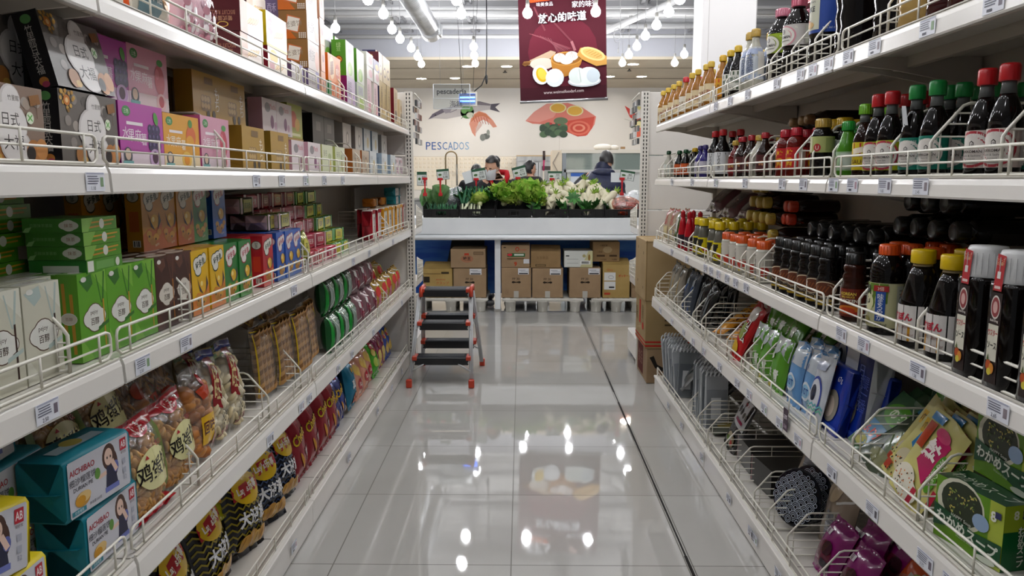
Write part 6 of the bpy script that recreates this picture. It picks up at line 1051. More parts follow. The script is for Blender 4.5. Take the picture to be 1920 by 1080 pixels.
# plastic pallets
def pallet(x0, x1, label):
    t = empty('plastic_pallet', ((x0 + x1) / 2, 7.8, 0)); tag(t, label, 'pallet', 'white pallets under the produce counter'); w = x1 - x0; pc = mottled('pallet_plastic', '#b4b1a8', '#c9c6be', 5, .55, .3)
    g = MB(); g.box(-w / 2, w / 2, 0, .62, .115, .142, pc, .006)
    for i in range(9): g.box(-w / 2 + .03 + i * (w - .06) / 9, -w / 2 + .03 + (i + .55) * (w - .06) / 9, .03, .59, .141, .146, pc)
    g.build('deck', t)
    for ix in (.1, .5, .9):
        for y in (.07, .31, .55):
            g = MB(); x = -w / 2 + w * ix; g.lathe([(.042, 0), (.046, .01), (.058, .1), (.072, .118)], pc, 8, (x, y), 6)
            for q in range(4): a = q * math.pi / 2; g.box(x + .045 * math.cos(a) - .006, x + .045 * math.cos(a) + .006, y + .045 * math.sin(a) - .006, y + .045 * math.sin(a) + .006, .002, .1, pc)
            g.build('foot', t)
pallet(-1.1, -.34, 'white plastic pallet behind the step ladder'); pallet(-.19, .64, 'white plastic pallet in the middle under the counter'); pallet(.72, 1.24, 'white plastic pallet by the boxes on the right')
# cartons
KR = mottled('kraft_board', '#8a7257', '#967d60', 6, .7, .2); KR2 = mottled('kraft_board_dark', '#846a48', '#917551', 6, .7, .2); KR3 = mottled('kraft_board_yellow', '#9a7f4a', '#a58b55', 6, .65, .2)
def kbox(x0, x1, y0, d, z0, z1, m, label, art_, flaps=False, side=None, name='cardboard_box', rz=0):
    w, h = x1 - x0, z1 - z0; t = empty(name, ((x0 + x1) / 2, y0, z0), rz); tag(t, label, 'cardboard box')
    g = MB(); g.box(-w / 2, w / 2, 0, d, 0, h, m, .004); art(g, art_, w, h, lambda u, v, o: ((u - .5) * w, -o, v * h), .0006, False, 'd')
    if side: art(g, side, d, h, lambda u, v, o: (-w / 2 - o, d - u * d, v * h), .0006, False, 'd')
    g.build('carton', t)
    g = MB(); g.box(-w / 2 + .003, w / 2 - .003, d * .5 - .03, d * .5 + .03, h, h + .0012, C('#b39a6a', 'w')); g.build('tape', t)
    if flaps:
        for s in (0, 1):
            g = MB(); y = 0 if s == 0 else d; q = 1 if s == 0 else -1; g.add([(-w / 2, y, h), (w / 2, y, h), (w / 2, y + q * d * .42, h + .045), (-w / 2, y + q * d * .42, h + .05), (-w / 2, y, h - .004), (w / 2, y, h - .004), (w / 2, y + q * d * .42, h + .041), (-w / 2, y + q * d * .42, h + .046)], [(0, 1, 2, 3), (4, 7, 6, 5), (2, 1, 5, 6), (0, 3, 7, 4), (3, 2, 6, 7)], m); g.build('flap', t)
    return t
def pp(lab=.72): return [('t', 'PP 30', .49, .63, .075, '#1f1a14', 0, .4), ('r', .5, .52, .2, .045, '#241c14'), ('e', .4, .52, .05, .035, '#241c14'), ('e', .6, .52, .05, .035, '#241c14'), ('e', .5, .535, .03, .02, '#6a5a44'), ('r', lab, .88, .36, .2, '#c9c9cc'), ('r', lab, .81, .3, .04, '#3a3a3e'), ('r', lab - .04, .92, .22, .015, '#77777c'), ('r', lab + .03, .88, .26, .012, '#77777c'), ('r', .5, .12, .16, .22, '#a9a59c')]
zp = .147
kbox(-1.0, -.70, 7.84, .42, zp, zp + .30, KR3, 'yellowish carton with red Japanese lettering behind the step ladder', [('t', 'クラップ', .66, .5, .1, '#a8402c', 0, .5), ('t', '食品株式会社', .6, .62, .05, '#a8402c', 0, .4), ('r', .75, .85, .26, .07, '#3a2f20'), ('r', .12, .62, .2, .2, '#2c251c'), ('r', .85, .1, .14, .07, '#c9c6c0'), ('s', 0, .82, .6, .82, .012, '#3a2f20')], True)
kbox(-.69, -.355, 7.83, .4, zp, zp + .305, KR, 'brown carton with a hand hole, left of the counter leg', pp(.68))
kbox(-.715, -.36, 7.82, .4, zp + .31, zp + .50, KR, 'carton with a red emblem on top, left of the counter leg', [('r', .46, .72, .13, .12, '#a83a24'), ('t', '味王', .46, .5, .2, '#241c18', 0, .3, .03), ('e', .47, .48, .18, .2, '#98694f'), ('t', '味王', .47, .5, .2, '#241c18', 0, .3, .03), ('r', .8, .78, .28, .15, '#3a3024'), ('r', .8, .78, .26, .11, '#7d664c')])
kbox(-.2, .105, 7.83, .4, zp, zp + .31, KR, 'brown carton with a hand hole, just right of the counter leg', pp(.74))
kbox(-.2, .09, 7.83, .38, zp + .312, zp + .54, KR, 'carton with a green band and red ring, just right of the counter leg', [('e', .56, .82, .07, .1, '#a8321c'), ('e', .56, .82, .045, .065, '#8a7257'), ('t', '河北特产', .76, .78, .08, '#a8402c', 0, .3), ('r', .52, .56, .62, .15, '#1f5a34'), ('e', .3, .57, .09, .06, '#b8303c'), ('r', .62, .57, .34, .07, '#c9cfc4'), ('t', '9', .5, .16, .2, '#a83a1c', 0, .2, .03), ('r', .88, .28, .2, .2, '#c9c9cc'), ('r', .5, .4, .6, .06, '#6a5238'), ('r', .12, .9, .08, .04, '#2c241c')])
kbox(.115, .43, 7.83, .4, zp, zp + .305, KR, 'brown carton with a hand hole and a tilted label, middle pallet', pp(.75))
kbox(.1, .405, 7.83, .38, zp + .31, zp + .48, KR2, 'plain brown carton with open flaps, middle of the counter', [('t', '冷冻食品', .38, .6, .18, '#6f5638', 0, .4), ('r', .33, .14, .34, .13, '#33291c'), ('r', .33, .14, .3, .09, '#7d6644')], True)
kbox(.495, .815, 7.83, .4, zp, zp + .31, KR, 'brown carton with a hand hole beside the yellowish carton', pp(.78))
wb = kbox(.44, .73, 7.85, .34, zp + .312, zp + .48, C('#c4c6c0', 'p'), 'white and pale green carton with a barcode, on a brown carton', [('p', [(.55, 0), (1, 0), (1, 1), (.85, 1), (.7, .4)], '#b9b48a'), ('r', .75, .3, .36, .24, '#d4d4d0'), ('r', .12, .7, .12, .07, '#3a3a3a'), ('r', .3, .5, .4, .02, '#8a8a8a'), ('r', .3, .25, .4, .02, '#8a8a8a'), ('e', .88, .6, .04, .2, '#8a6a34'), ('e', .7, .7, .06, .1, '#a8a070')] + [('r', .62 + .016 * i, .3, .008, .14, '#242424') for i in range(16)])
kbox(.835, 1.11, 7.83, .4, zp, zp + .345, KR3, 'yellowish carton with red lettering and two white labels', [('t', 'ポッキー', .76, .66, .08, '#a8361c', 0, .36, .02), ('t', 'Glico', .25, .84, .06, '#a8361c', 0, .3), ('r', .26, .64, .42, .24, '#cbcac6'), ('e', .3, .62, .1, .05, '#5a5a5a'), ('e', .3, .62, .09, .04, '#cbcac6'), ('r', .26, .37, .42, .24, '#cbcac6'), ('r', .33, .32, .2, .05, '#3a3a3a'), ('r', .17, .13, .22, .06, '#a8402c')], True)
kbox(.735, 1.01, 7.9, .38, zp + .365, zp + .57, KR2, 'carton with faint brown print, topmost on the right pallet', [('t', '小龍虾尾', .4, .82, .09, '#3f3020', 0, .4), ('e', .55, .6, .17, .16, '#a38d6a'), ('t', '二级品', .25, .5, .09, '#4a3826', 0, .3), ('r', .3, .3, .3, .09, '#4a3826'), ('r', .76, .3, .28, .09, '#4a3826'), ('t', '小心轻放', .4, .12, .07, '#3f3020', 0, .4), ('t', '卡通箱', .8, .12, .08, '#2c2218', 0, .3)])
kbox(1.13, 1.24, 7.85, .4, zp, zp + .28, KR, 'brown carton half hidden behind the tall stack of boxes', [('r', .2, .5, .3, .3, '#7d664c')])
# black folded crate leaning under the counter
g = MB(); g.add([(-.86, 8.25, .15), (-.40, 8.25, .15), (-.40, 8.42, .72), (-.74, 8.42, .76), (-.86, 8.29, .15), (-.40, 8.29, .15), (-.40, 8.46, .72), (-.74, 8.46, .76)], [(0, 1, 2, 3), (4, 7, 6, 5), (0, 4, 5, 1), (1, 5, 6, 2), (2, 6, 7, 3), (3, 7, 4, 0)], C('#131314', 'p'))
tag(g.build('folded_crate'), 'black folded crate leaning in the dark under the counter', 'crate')
# crates of vegetables
BLK = C('#141416', 'w')
def crate(x, w, label):
    t = empty('produce_crate', (x, 7.80, .968)); t.rotation_euler.x = R(7); tag(t, label, 'crate', 'black produce crates on the counter')
    g = MB(); d, h = .42, .085; g.box(0, w, 0, d, 0, .008, BLK)
    for a, b_, c, e in ((0, .008, 0, d), (w - .008, w, 0, d)): g.box(a, b_, c, e, .008, h + .035, BLK)
    g.box(0, w, d - .008, d, .008, h + .035, BLK); g.build('basket', t)
    g = MB()                                          # front wall with hand hole and ribs
    g.box(.004, w - .004, 0, .008, 0, .022, BLK); g.box(.004, w - .004, 0, .008, .062, h, BLK); g.box(.004, w * .36, 0, .008, .022, .062, BLK); g.box(w * .64, w - .004, 0, .008, .022, .062, BLK); g.box(.004, w - .004, -.008, .002, h - .012, h, BLK)
    for q in range(6): xx = .02 + q * (w - .05) / 5; g.box(xx, xx + .006, -.006, 0, .004, h - .01, BLK)
    g.build('front_wall', t); return t
CN = ['black crate of dark green beans at the left end', 'black crate of leeks and a small lettuce', 'black crate under the big curly lettuces', 'black crate of lettuces and first white radishes', 'black crate heaped with white radishes', 'black crate of bagged carrots at the right end']
for k in range(6): crate(-.985 + .365 * k, .36, CN[k])
# vegetables: each kind built once and copied
leafm = mottled('lettuce_leaf', '#5f9a20', '#c4d468', 9, .5, .3, .3); leafd = mottled('dark_leaf', '#1f4a1c', '#3f7a34', 12, .5, .3, .3); leekg = mottled('leek_leaf', '#1c4a3c', '#4f8a5c', 7, .45, .3, 0, (1, 1, .3)); radm = mottled('radish_skin', '#b9b091', '#cfc8ae', 6, .4, .4)
def leafgrid(g, base, dir_, up, L, Wd, m, curl=.5, ruff=.02, seed=0, N=7):
    rr = random.Random(seed); dir_ = Vector(dir_).normalized(); up = Vector(up); sd = dir_.cross(up).normalized(); V = []; ph = rr.uniform(0, 6)
    for i in range(N + 1):
        t = i / N; c_ = Vector(base) + dir_ * (L * t) + up * (curl * L * t * t)
        ww = Wd * (math.sin(math.pi * min(1, .1 + t * .66)) ** .6 if ruff > .015 else math.sin(math.pi * min(1, .12 + t * .82)) ** .7)
        for j in range(-3, 4): s = j / 3; V.append(c_ + sd * (ww * s) + up * (ruff * abs(s) * math.sin(15 * t + 6 * s + ph) + .25 * Wd * s * s) + dir_ * (.5 * ruff * abs(s) * math.cos(13 * t + 4 * s + ph)))
    g.add(V, [(i * 7 + j, i * 7 + j + 1, (i + 1) * 7 + j + 1, (i + 1) * 7 + j) for i in range(N) for j in range(6)], m, True)
PK = {}
def veg(key, label, cat, group, loc, rot, mk, scale=1):
    if key not in PK: o = PK[key] = mk()
    else: o = copy_tree(PK[key])
    o.location = loc; o.rotation_euler = rot; o.scale = (scale,) * 3; tag(o, label, cat, group); return o
def mk_lettuce(sd):
    def f():
        root = empty('curly_lettuce'); rr = random.Random(sd); g = MB()
        for q in range(46):
            a = q * 2.399; el = .1 + 1.3 * (q / 46); L = .115 * (1 - .3 * q / 46)
            leafgrid(g, (0, 0, .01 + .0005 * q), (math.cos(a) * math.cos(el), math.sin(a) * math.cos(el), math.sin(el)), (-math.cos(a) * math.sin(el) * .6, -math.sin(a) * math.sin(el) * .6, math.cos(el)), L, .07, leafm, rr.uniform(-.1, .8), .016, q + sd, 9)
        g.build('leaves', root); g = MB(); g.lathe([(.012, -.03), (.024, -.02), (.03, .02), (.01, .06)], C('#c9cc9a'), 10); g.build('stem', root); CH[root.name] = list(root.children); return root
    return f
LT = [('lettuce1', (-.17, 7.93, 1.115), (.5, .2, .3), 1.1, 'large curly lettuce in front beside the leeks'), ('lettuce2', (-.02, 7.95, 1.125), (.4, -.2, 1.8), 1.15, 'largest curly lettuce in the middle front of the heap'), ('lettuce1', (-.2, 8.07, 1.165), (.3, .1, 4), 1.0, 'curly lettuce up behind, under the tilted price card'), ('lettuce2', (.0, 8.1, 1.185), (.2, .1, 5), 1.0, 'curly lettuce on top in the middle of the heap'),
      ('lettuce1', (.1, 8.02, 1.17), (.3, .3, 2.2), 1.05, 'curly lettuce on top next to the white radishes'), ('lettuce2', (.13, 7.93, 1.12), (.5, .4, .6), .95, 'darker curly lettuce low beside the white radishes'), ('lettuce1', (-.42, 7.94, 1.10), (.5, 0, 3.4), .8, 'small curly lettuce in the leek crate')]
for k, loc, rot, s, lab in LT: veg(k, lab, 'lettuce', 'curly lettuces on the counter', loc, rot, mk_lettuce(1 if k[-1] == '1' else 9), s * 1.12)
def mk_leek():
    root = empty('leek'); g = MB(); g.tube([(0, 0, 0), (0, 0, .16)], [.016, .014], C('#d3d8b8', 'p'), 10); g.build('shaft', root); g = MB()
    for q in range(5): a = q * 1.3; leafgrid(g, (0, 0, .14), (math.cos(a) * .25, math.sin(a) * .25, 1), (math.cos(a), math.sin(a), 0), .26, .02, leekg, .2, .004, q, 6)
    g.build('leaves', root); CH[root.name] = list(root.children); return root
for i in range(7): veg('leek', 'leek standing green end up in the second crate', 'leek', 'leeks in the second crate', (-.60 + .03 * i, 7.88 + .03 * (i % 3), 1.0), (-.5, rnd.uniform(-.1, .15), 0), mk_leek, .72)
veg('leek', 'single leek lying slantwise with its white end forward', 'leek', None, (-.575, 7.86, 1.05), (-.75, .85, .3), mk_leek, .85)
def mk_green():
    g = MB()
    for q in range(26): a = q * 2.4; leafgrid(g, (.05 * math.cos(a) * (q % 3), .03 * math.sin(a) * (q % 3), 0), (math.cos(a), math.sin(a) * .6, .9), (0, 0, -.7), .12, .03, leafd, .4, .012, q, 6)
    return g.build('leafy_greens')
for i, (loc, lab) in enumerate((((-.43, 8.08, 1.16), 'bunch of dark leafy greens behind the red price clip'), ((-.32, 8.06, 1.15), 'bunch of dark leafy greens next to the lettuces'), ((-.52, 8.1, 1.16), 'bunch of dark leafy greens above the leeks'))): veg('greens', lab, 'leafy greens', 'dark leafy greens on the counter', loc, (.3, 0, i * 2), mk_green, 1.1)
def mk_herb():
    g = MB()
    for q in range(22): a = q * 2.4; leafgrid(g, (0, 0, 0), (math.cos(a), math.sin(a), .5), (0, 0, -.5), .055 + .02 * (q % 3), .014, leafd, .5, .01, q, 5)
    return g.build('radish_greens')
for i, (px, py) in enumerate(((1075, 372), (1088, 385), (1048, 385), (1100, 388), (1118, 385), (1010, 378), (1003, 388), (1060, 391), (1135, 389))):
    p = on(px, py, 1, 7.85); veg('herb', 'tuft of dark green leaves trailing among the white radishes', 'radish leaves', 'leaf tufts among the radishes', p, (1.0, 0, i), mk_herb)
def mk_beans():
    g = MB()
    for q in range(60): x, y = rnd.uniform(-.14, .14), rnd.uniform(-.08, .12); a = rnd.uniform(-.5, .5); g.tube([(x, y, rnd.uniform(0, .03)), (x + .03 * math.sin(a), y + .02, .05), (x + .07 * math.sin(a), y - .01, .1 + rnd.uniform(-.03, .02))], [.004, .005, .002], leekg, 5)
    o = g.build('green_beans'); o['kind'] = 'stuff'; return o
veg('beans', 'dark green beans standing loose in the left crate', 'green beans', None, (-.80, 7.9, 1.0), (0, 0, 0), mk_beans)
def mk_cab():
    g = MB()
    for q in range(16): a = q * 2.4; leafgrid(g, (0, 0, 0), (math.cos(a) * .6, math.sin(a) * .4, 1), (-math.cos(a) * .5, -math.sin(a) * .5, 0), .24, .075, mottled('cabbage_leaf', '#4a8a3c', '#a9c498', 5, .45, .3), .25, .008, q)
    return g.build('cabbage')
veg('cab', 'leafy cabbage head upright behind the bean crate', 'cabbage', None, (-.85, 8.12, 1.07), (.2, .1, 0), mk_cab)
veg('cab', 'second leafy head half hidden at the left end', 'cabbage', None, (-.99, 8.15, 1.05), (.2, -.1, 1), mk_cab, .9)
def mk_radish():
    root = empty('white_radish'); g = MB(); g.lathe([(.002, -.16), (.005, -.125), (.016, -.095), (.03, -.06), (.037, -.02), (.038, .03), (.034, .065), (.022, .085), (.008, .092)], radm, 12); g.build('root', root)
    g = MB(); 
    for q in range(9): a = q * 2.4; leafgrid(g, (0, 0, .088), (math.cos(a) * .6, math.sin(a) * .6, 1), (math.cos(a), math.sin(a), 0), .05, .008, leafm, .4, .004, q, 5)
    g.build('leaf_stubs', root); CH[root.name] = list(root.children); return root
RD = [(1013, 362, 8.0, .3, .5), (1022, 372, 7.93, -.4, .5), (1024, 358, 8.06, .5, .4), (1033, 358, 8.05, -.7, .4), (1035, 375, 7.93, .9, .6), (1046, 365, 8.0, .2, .5), (1054, 362, 8.0, -.8, .6), (1066, 357, 8.05, -.8, .9), (1020, 388, 7.88, -1.2, .5), (1034, 390, 7.88, .3, .3), (1073, 352, 8.1, -.5, 1.), (1084, 365, 8.0, .1, .9), (1090, 352, 8.08, .2, .6), (1098, 345, 8.14, 1.0, .6), (1105, 362, 8.0, .3, .8), (1115, 360, 8.03, -.15, 1.1),
      (1125, 358, 8.02, -.35, 1.2), (1136, 366, 7.98, -.5, 1.0), (1144, 370, 7.95, .6, .8), (1130, 385, 7.88, .3, .7), (1146, 388, 7.88, -.1, .7), (1108, 386, 7.88, .2, .5), (1090, 388, 7.88, -.2, .5), (1072, 388, 7.88, .1, .5), (1050, 390, 7.87, -.9, .5), (1060, 378, 7.93, .4, .6), (1118, 378, 7.92, .1, .6), (1098, 376, 7.93, -.2, .6), (1044, 350, 8.12, .2, .5), (1110, 350, 8.12, -.6, .6)]
for i, (px, py, Y, ry, rx) in enumerate(RD):
    p = on(px, min(py, 380), 1, Y + (.07 if py > 380 else .03)); veg('radish', 'white radish in the big heap on the counter', 'radish', 'white radishes in the heap', p, (-.75 + .5 * rnd.random() - .2 * rx, ry * 1.5, 0), mk_radish, rnd.uniform(.95, 1.15))
# bagged carrots and the plastic bag behind them
ROOT = empty('carrot_bag', (1.06, 7.9, 1.01)); tag(ROOT, 'clear plastic bag of carrots in the right-hand crate', 'carrot bag'); g = MB()
for q in range(26): a = rnd.uniform(-.6, .6); x, y, z = rnd.uniform(-.12, .1), rnd.uniform(-.05, .12), rnd.uniform(0, .1); g.tube([(x, y, z), (x + .1 * math.cos(a), y + .02, z + .1 * math.sin(a))], [.016, .006], C('#b8502c'), 7)
o = g.build('carrots', ROOT); o['kind'] = 'stuff'; g = MB(); g.ball((0, .05, .06), (.17, .13, .11), film('bag_film', '#e8b8a8', .22, .2), 16, 10); g.build('wrapper', ROOT)
g = MB()
V = []
for i in range(11):
    for j in range(9): V.append((.86 + .42 * i / 10, 8.1 + .03 * math.sin(i * 1.7 + j) + .02 * j, 1.05 + .2 * j / 8 * (.5 + .5 * i / 10) + .012 * math.sin(2 * i + 3 * j)))
g.add(V, [(j + 9 * i, j + 1 + 9 * i, j + 10 + 9 * i, j + 9 + 9 * i) for i in range(10) for j in range(8)], film('white_bag_film', '#dfe6ea', .6, .15), True); tag(g.build('plastic_bag'), 'crumpled translucent white plastic bag behind the carrots', 'plastic bag')
g = MB(); g.ball((-.72, 8.16, 1.16), (.13, .07, .1), film('white_bag_film'), 14, 8); g.ball((-.66, 8.12, 1.2), (.06, .05, .08), film('white_bag_film'), 10, 6); tag(g.build('plastic_bag'), 'rolled clear plastic bags beside the cabbage', 'plastic bag')
# price cards on red clips
def sign(px0, px1, py0, py1, cx, cy0, cy1, price, label, tilt=0, back=None, Y=8.02):
    a, b_ = on(px0, py1, 1, Y), on(px1, py0, 1, Y); t0, t1 = on(cx, cy1, 1, Y), on(cx, cy0, 1, Y); w, h = b_.x - a.x, b_.z - a.z
    t = empty('price_sign', (t0.x, Y, t0.z)); tag(t, label, 'price sign', 'price signs among the vegetables'); g = MB(); H_ = t1.z - t0.z; RED = C('#b0121c', 'w')
    g.add([(-.01, -.004, 0), (.01, -.004, 0), (.006, -.004, H_ * .5), (.012, -.004, H_), (-.012, -.004, H_), (-.006, -.004, H_ * .5), (-.01, .004, 0), (.01, .004, 0), (.006, .004, H_ * .5), (.012, .004, H_), (-.012, .004, H_), (-.006, .004, H_ * .5)], [(0, 1, 2, 5), (5, 2, 3, 4), (6, 11, 8, 7), (11, 10, 9, 8), (0, 6, 7, 1), (1, 7, 8, 2), (2, 8, 9, 3), (3, 9, 10, 4), (4, 10, 11, 5), (5, 11, 6, 0)], RED)
    g.box(-.026, .026, -.008, .008, H_ - .012, H_ + .012, RED, .002); g.box(-.02, .02, -.012, .012, -.02, .012, RED, .002); g.build('clip', t)
    ctr = Vector(((a.x + b_.x) / 2 - t0.x, 0, (a.z + b_.z) / 2 - t0.z)); g = MB(); g.box(-w / 2, w / 2, -.001, .001, -h / 2, h / 2, C('#c4c9c4', 'w'))
    S = lambda u, v, o: ((u - .5) * w, -.001 - o, (v - .5) * h); art(g, [('r', .5, .89, 1, .22, '#1f4a30'), ('r', .5, .02, 1, .03, '#1f2a24'), ('r', .02, .4, .03, .8, '#1f2a24'), ('r', .98, .4, .03, .8, '#1f2a24'), ('e', .26, .48, .14, .1, '#3a5a2c'), ('t', '蔬菜', .7, .62, .17, '#2a2a2a', 0, .4), ('t', price, .68, .25, .2, '#1a1a1a', 0, .5, .02), ('r', .68, .46, .4, .03, '#6a6a6a'), ('r', .25, .2, .3, .03, '#8a8a8a')], w, h, S, .0006)
    o = g.build('card', t); o.location = ctr; o.rotation_euler.y = tilt
    if back:
        g = MB(); g.box(-w / 2, w / 2, .003, .005, -h / 2, h / 2, C('#c9cdce', 'w')); o = g.build('spare_card', t); o.location = ctr + Vector((back, .006, -.02)); o.rotation_euler.y = tilt - .15
sign(782, 800, 322, 348, 797, 335, 364, '1.95', 'blank-faced price card on a red clip at the left end', 0, None, 7.96); sign(819, 842, 317, 337, 826, 336, 364, '2.35', 'price card over the green beans on a red clip', -.08, None, 7.95)
sign(885, 911, 316, 338, 893, 336, 360, '2.00', 'tilted price card above the leeks with a spare card behind', -.16, -.09); sign(961, 987, 312, 333, 971, 334, 343, '4.10', 'tilted price card above the lettuces', -.25, None, 8.2)
sign(1027, 1054, 321, 339, 1035, 336, 352, '1.45', 'straight price card above the first radishes', 0, None, 8.18); sign(1162, 1190, 320, 338, 1166, 335, 363, '2.15', 'price card with a red picture over the carrots', .16, -.09, 7.98)

# ------------------------------------------------------------------ step ladder
LD = empty('step_ladder', (-.52, 5.2, 0)); tag(LD, 'folding step ladder with black treads and red feet standing in the aisle', 'step ladder'); ALU = mottled('brushed_aluminium', '#a9abad', '#bdbfc1', 20, .3, .5, 0, (1, 1, .1)); REDP = C('#b5381f', 'w'); TRD = mottled('black_tread', '#16181c', '#20232a', 60, .75, .2, .3)
def lp(g, n): o = g.build(n, LD); o.location = (.52, -5.2, 0); return o
ft = {'fl': ((-.73, 4.91), (-.685, 5.17)), 'fr': ((-.322, 4.91), (-.34, 5.17)), 'bl': ((-.715, 5.52), (-.675, 5.29)), 'br': ((-.282, 5.52), (-.335, 5.29))}
for k, ((x0, y0), (x1, y1)) in ft.items():
    g = MB(); d = Vector((x1 - x0, y1 - y0, .585)); q = lambda t: (x0 + d.x * t, y0 + d.y * t, d.z * t)
    P0, P1 = Vector(q(.06)), Vector(q(1)); g.tube([P0 + Vector((-.006, 0, 0)), P1 + Vector((-.006, 0, 0))], .0085, ALU, 8); g.tube([P0 + Vector((.006, 0, 0)), P1 + Vector((.006, 0, 0))], .0085, ALU, 8); o = lp(g, 'rail')
    g = MB(); g.box(x0 - .019, x0 + .019, y0 - .017, y0 + .017, 0, .055, REDP, .005); lp(g, 'rubber_foot')
def tread(z, y0, y1, xl, xr, n='tread'):
    g = MB(); g.box(xl, xr, y0, y1, z - .014, z, TRD, .003); s = y0 if n != 'rear_tread' else y0
    g.box(xl, xr, y0 - .004, y0 + .012, z - .052, z - .002, C('#17181b', 'w'), .003)
    for i in range(10): g.box(xl + .03, xr - .03, y0 + .02 + i * (y1 - y0 - .03) / 10, y0 + .024 + i * (y1 - y0 - .03) / 10, z, z + .0015, C('#2a2d33'))
    lp(g, n)
    for x, s_ in ((xl, -1), (xr, 1)):
        g = MB(); g.box(x - .016, x + .016, y0 - .008, y0 + .09, z - .022, z + .006, REDP, .004); g.box(x - .004, x + .004, y0 - .006, y0 - .0035, z - .04, z - .032, C('#c9c9c9', 'm')); lp(g, 'corner_bracket')
tread(.19, 4.965, 5.09, -.70, -.345); tread(.405, 5.06, 5.17, -.675, -.352); tread(.615, 5.15, 5.31, -.665, -.355, 'top_tread'); tread(.22, 5.34, 5.46, -.69, -.33, 'rear_tread'); tread(.415, 5.28, 5.39, -.675, -.335, 'rear_tread')
for x, z, s in ((-.335, .615, 1), (-.672, .615, -1)): g = MB(); g.tube([(x, 5.14, z - .05), (x, 5.15, z + .004), (x, 5.31, z + .004), (x, 5.32, z - .05)], .014, REDP, 8); lp(g, 'side_cap')
for a, b_ in (((-.33, 4.95, .10), (-.43, 4.97, .155)), ((-.72, 4.95, .10), (-.62, 4.97, .155)), ((-.29, 5.48, .13), (-.38, 5.44, .185)), ((-.705, 5.48, .13), (-.62, 5.44, .185))): g = MB(); g.tube([a, b_], .006, ALU, 6); lp(g, 'brace')
g = MB(); g.tube([(-.695, 5.05, .36), (-.695, 5.36, .37)], .004, ALU, 6); g.tube([(-.335, 5.05, .36), (-.325, 5.36, .37)], .004, ALU, 6); lp(g, 'spreader')
# ------------------------------------------------------------------ tall stack of boxes at the end of the right-hand shelving
def sbox(z0, z1, x0, y0, w, d, m, label, front, side, rz=0):
    return kbox(x0, x0 + w, y0, d, z0, z1, m, label, front, False, side, rz=rz)
KS = mottled('kraft_stack', '#8f7852', '#9a835c', 5, .65, .2); KT = mottled('kraft_stack_top', '#98805a', '#a38b66', 5, .65, .2)
sbox(0, .236, .838, 5.03, .34, .42, KR, 'lowest box of the stack, with a black curved smile mark', [('p', [(.05, .75), (.16, .45), (.3, .35), (.42, .42), (.42, .5), (.3, .47), (.2, .55), (.13, .8)], '#1f1a16'), ('p', [(.36, .55), (.48, .52), (.42, .36)], '#1f1a16')], [('r', .35, .55, .55, .9, '#5a241f'), ('t', '食品', .35, .55, .4, '#8a6a58', 0, .4)])
sbox(.238, .556, .822, 5.025, .36, .43, KS, 'middle box of the stack, with a red stripe around it', [('r', .5, .14, 1, .035, '#a8201c'), ('r', .5, .06, 1, .035, '#a8201c'), ('t', '生产日期', .6, .72, .06, '#4a3c24', 0, .5), ('r', .6, .6, .5, .03, '#4a3c24'), ('r', .6, .5, .5, .035, '#4a3c24')], [('r', .5, .14, 1, .035, '#a8201c'), ('r', .5, .06, 1, .035, '#a8201c'), ('r', .45, .68, .13, .5, '#a8281c'), ('e', .75, .42, .08, .08, '#a8281c'), ('t', '保\n质', .72, .72, .3, '#5a4a2c', 0, .2), ('t', '食品\n有限', .15, .6, .3, '#5a4a2c', 0, .2)])
sbox(.558, .955, .812, 5.02, .37, .44, KT, 'top box of the stack, plain with small punched holes', [('r', .5, .97, 1, .012, '#7d6644'), ('r', .02, .5, .012, 1, '#7d6644'), ('e', .92, .5, .03, .02, '#2c2418')], [('e', .8, .78, .018, .028, '#3a2f20'), ('e', .3, .84, .018, .028, '#3a2f20'), ('e', .8, .2, .018, .028, '#3a2f20'), ('e', .3, .26, .018, .028, '#3a2f20')])
# ------------------------------------------------------------------ prints on the back wall, banner, hanging things
WALLY = YW - .003
def wallp(items, name, label, cat, px0, py0, px1, py1):
    a, b_ = on(px0, py1, 1, WALLY), on(px1, py0, 1, WALLY); w, h = b_.x - a.x, b_.z - a.z; g = MB()
    art(g, items, w, h, lambda u, v, o: (a.x + u * w, WALLY - .002 - o, a.z + v * h), .0012, False, 'p'); o = g.build(name); tag(o, label, cat)
fish = [('p', [(0, .0), (.06, .28), (.2, .55), (.34, .68), (.55, .93), (.72, .92), (.87, .78), (1, .82), (.93, .62), (1, .36), (.86, .5), (.7, .42), (.5, .2), (.25, .02), (.08, .06)], '#b9b6ba'), ('p', [(0, .0), (.06, .28), (.2, .55), (.28, .55), (.22, .36), (.1, .16)], '#5f586a'), ('p', [(.34, .68), (.55, .93), (.72, .92), (.87, .78), (.86, .7), (.6, .76)], '#77717c'), ('p', [(.87, .78), (1, .82), (.93, .62), (1, .36), (.86, .5)], '#4a4656'), ('p', [(.2, .5), (.34, .62), (.3, .35), (.24, .3)], '#8f8a98'), ('e', .1, .22, .012, .03, '#1d1a22'), ('s', .3, .35, .4, .5, .01, '#7a7482')]
wallp(fish, 'fish_print', 'printed silver fish on the back wall behind the insect lamp', 'wall print', 803, 187, 938, 224)
wallp([('e', .5, .5, .45, .45, '#3f7a34'), ('e', .3, .65, .2, .25, '#5a9a44'), ('e', .7, .3, .25, .2, '#c9cfc0'), ('e', .65, .75, .25, .22, '#4f8f3c'), ('s', .1, .05, .3, .3, .04, '#3f6a34')], 'herb_print', 'printed green herb sprig below the insect lamp', 'wall print', 862, 197, 890, 224)
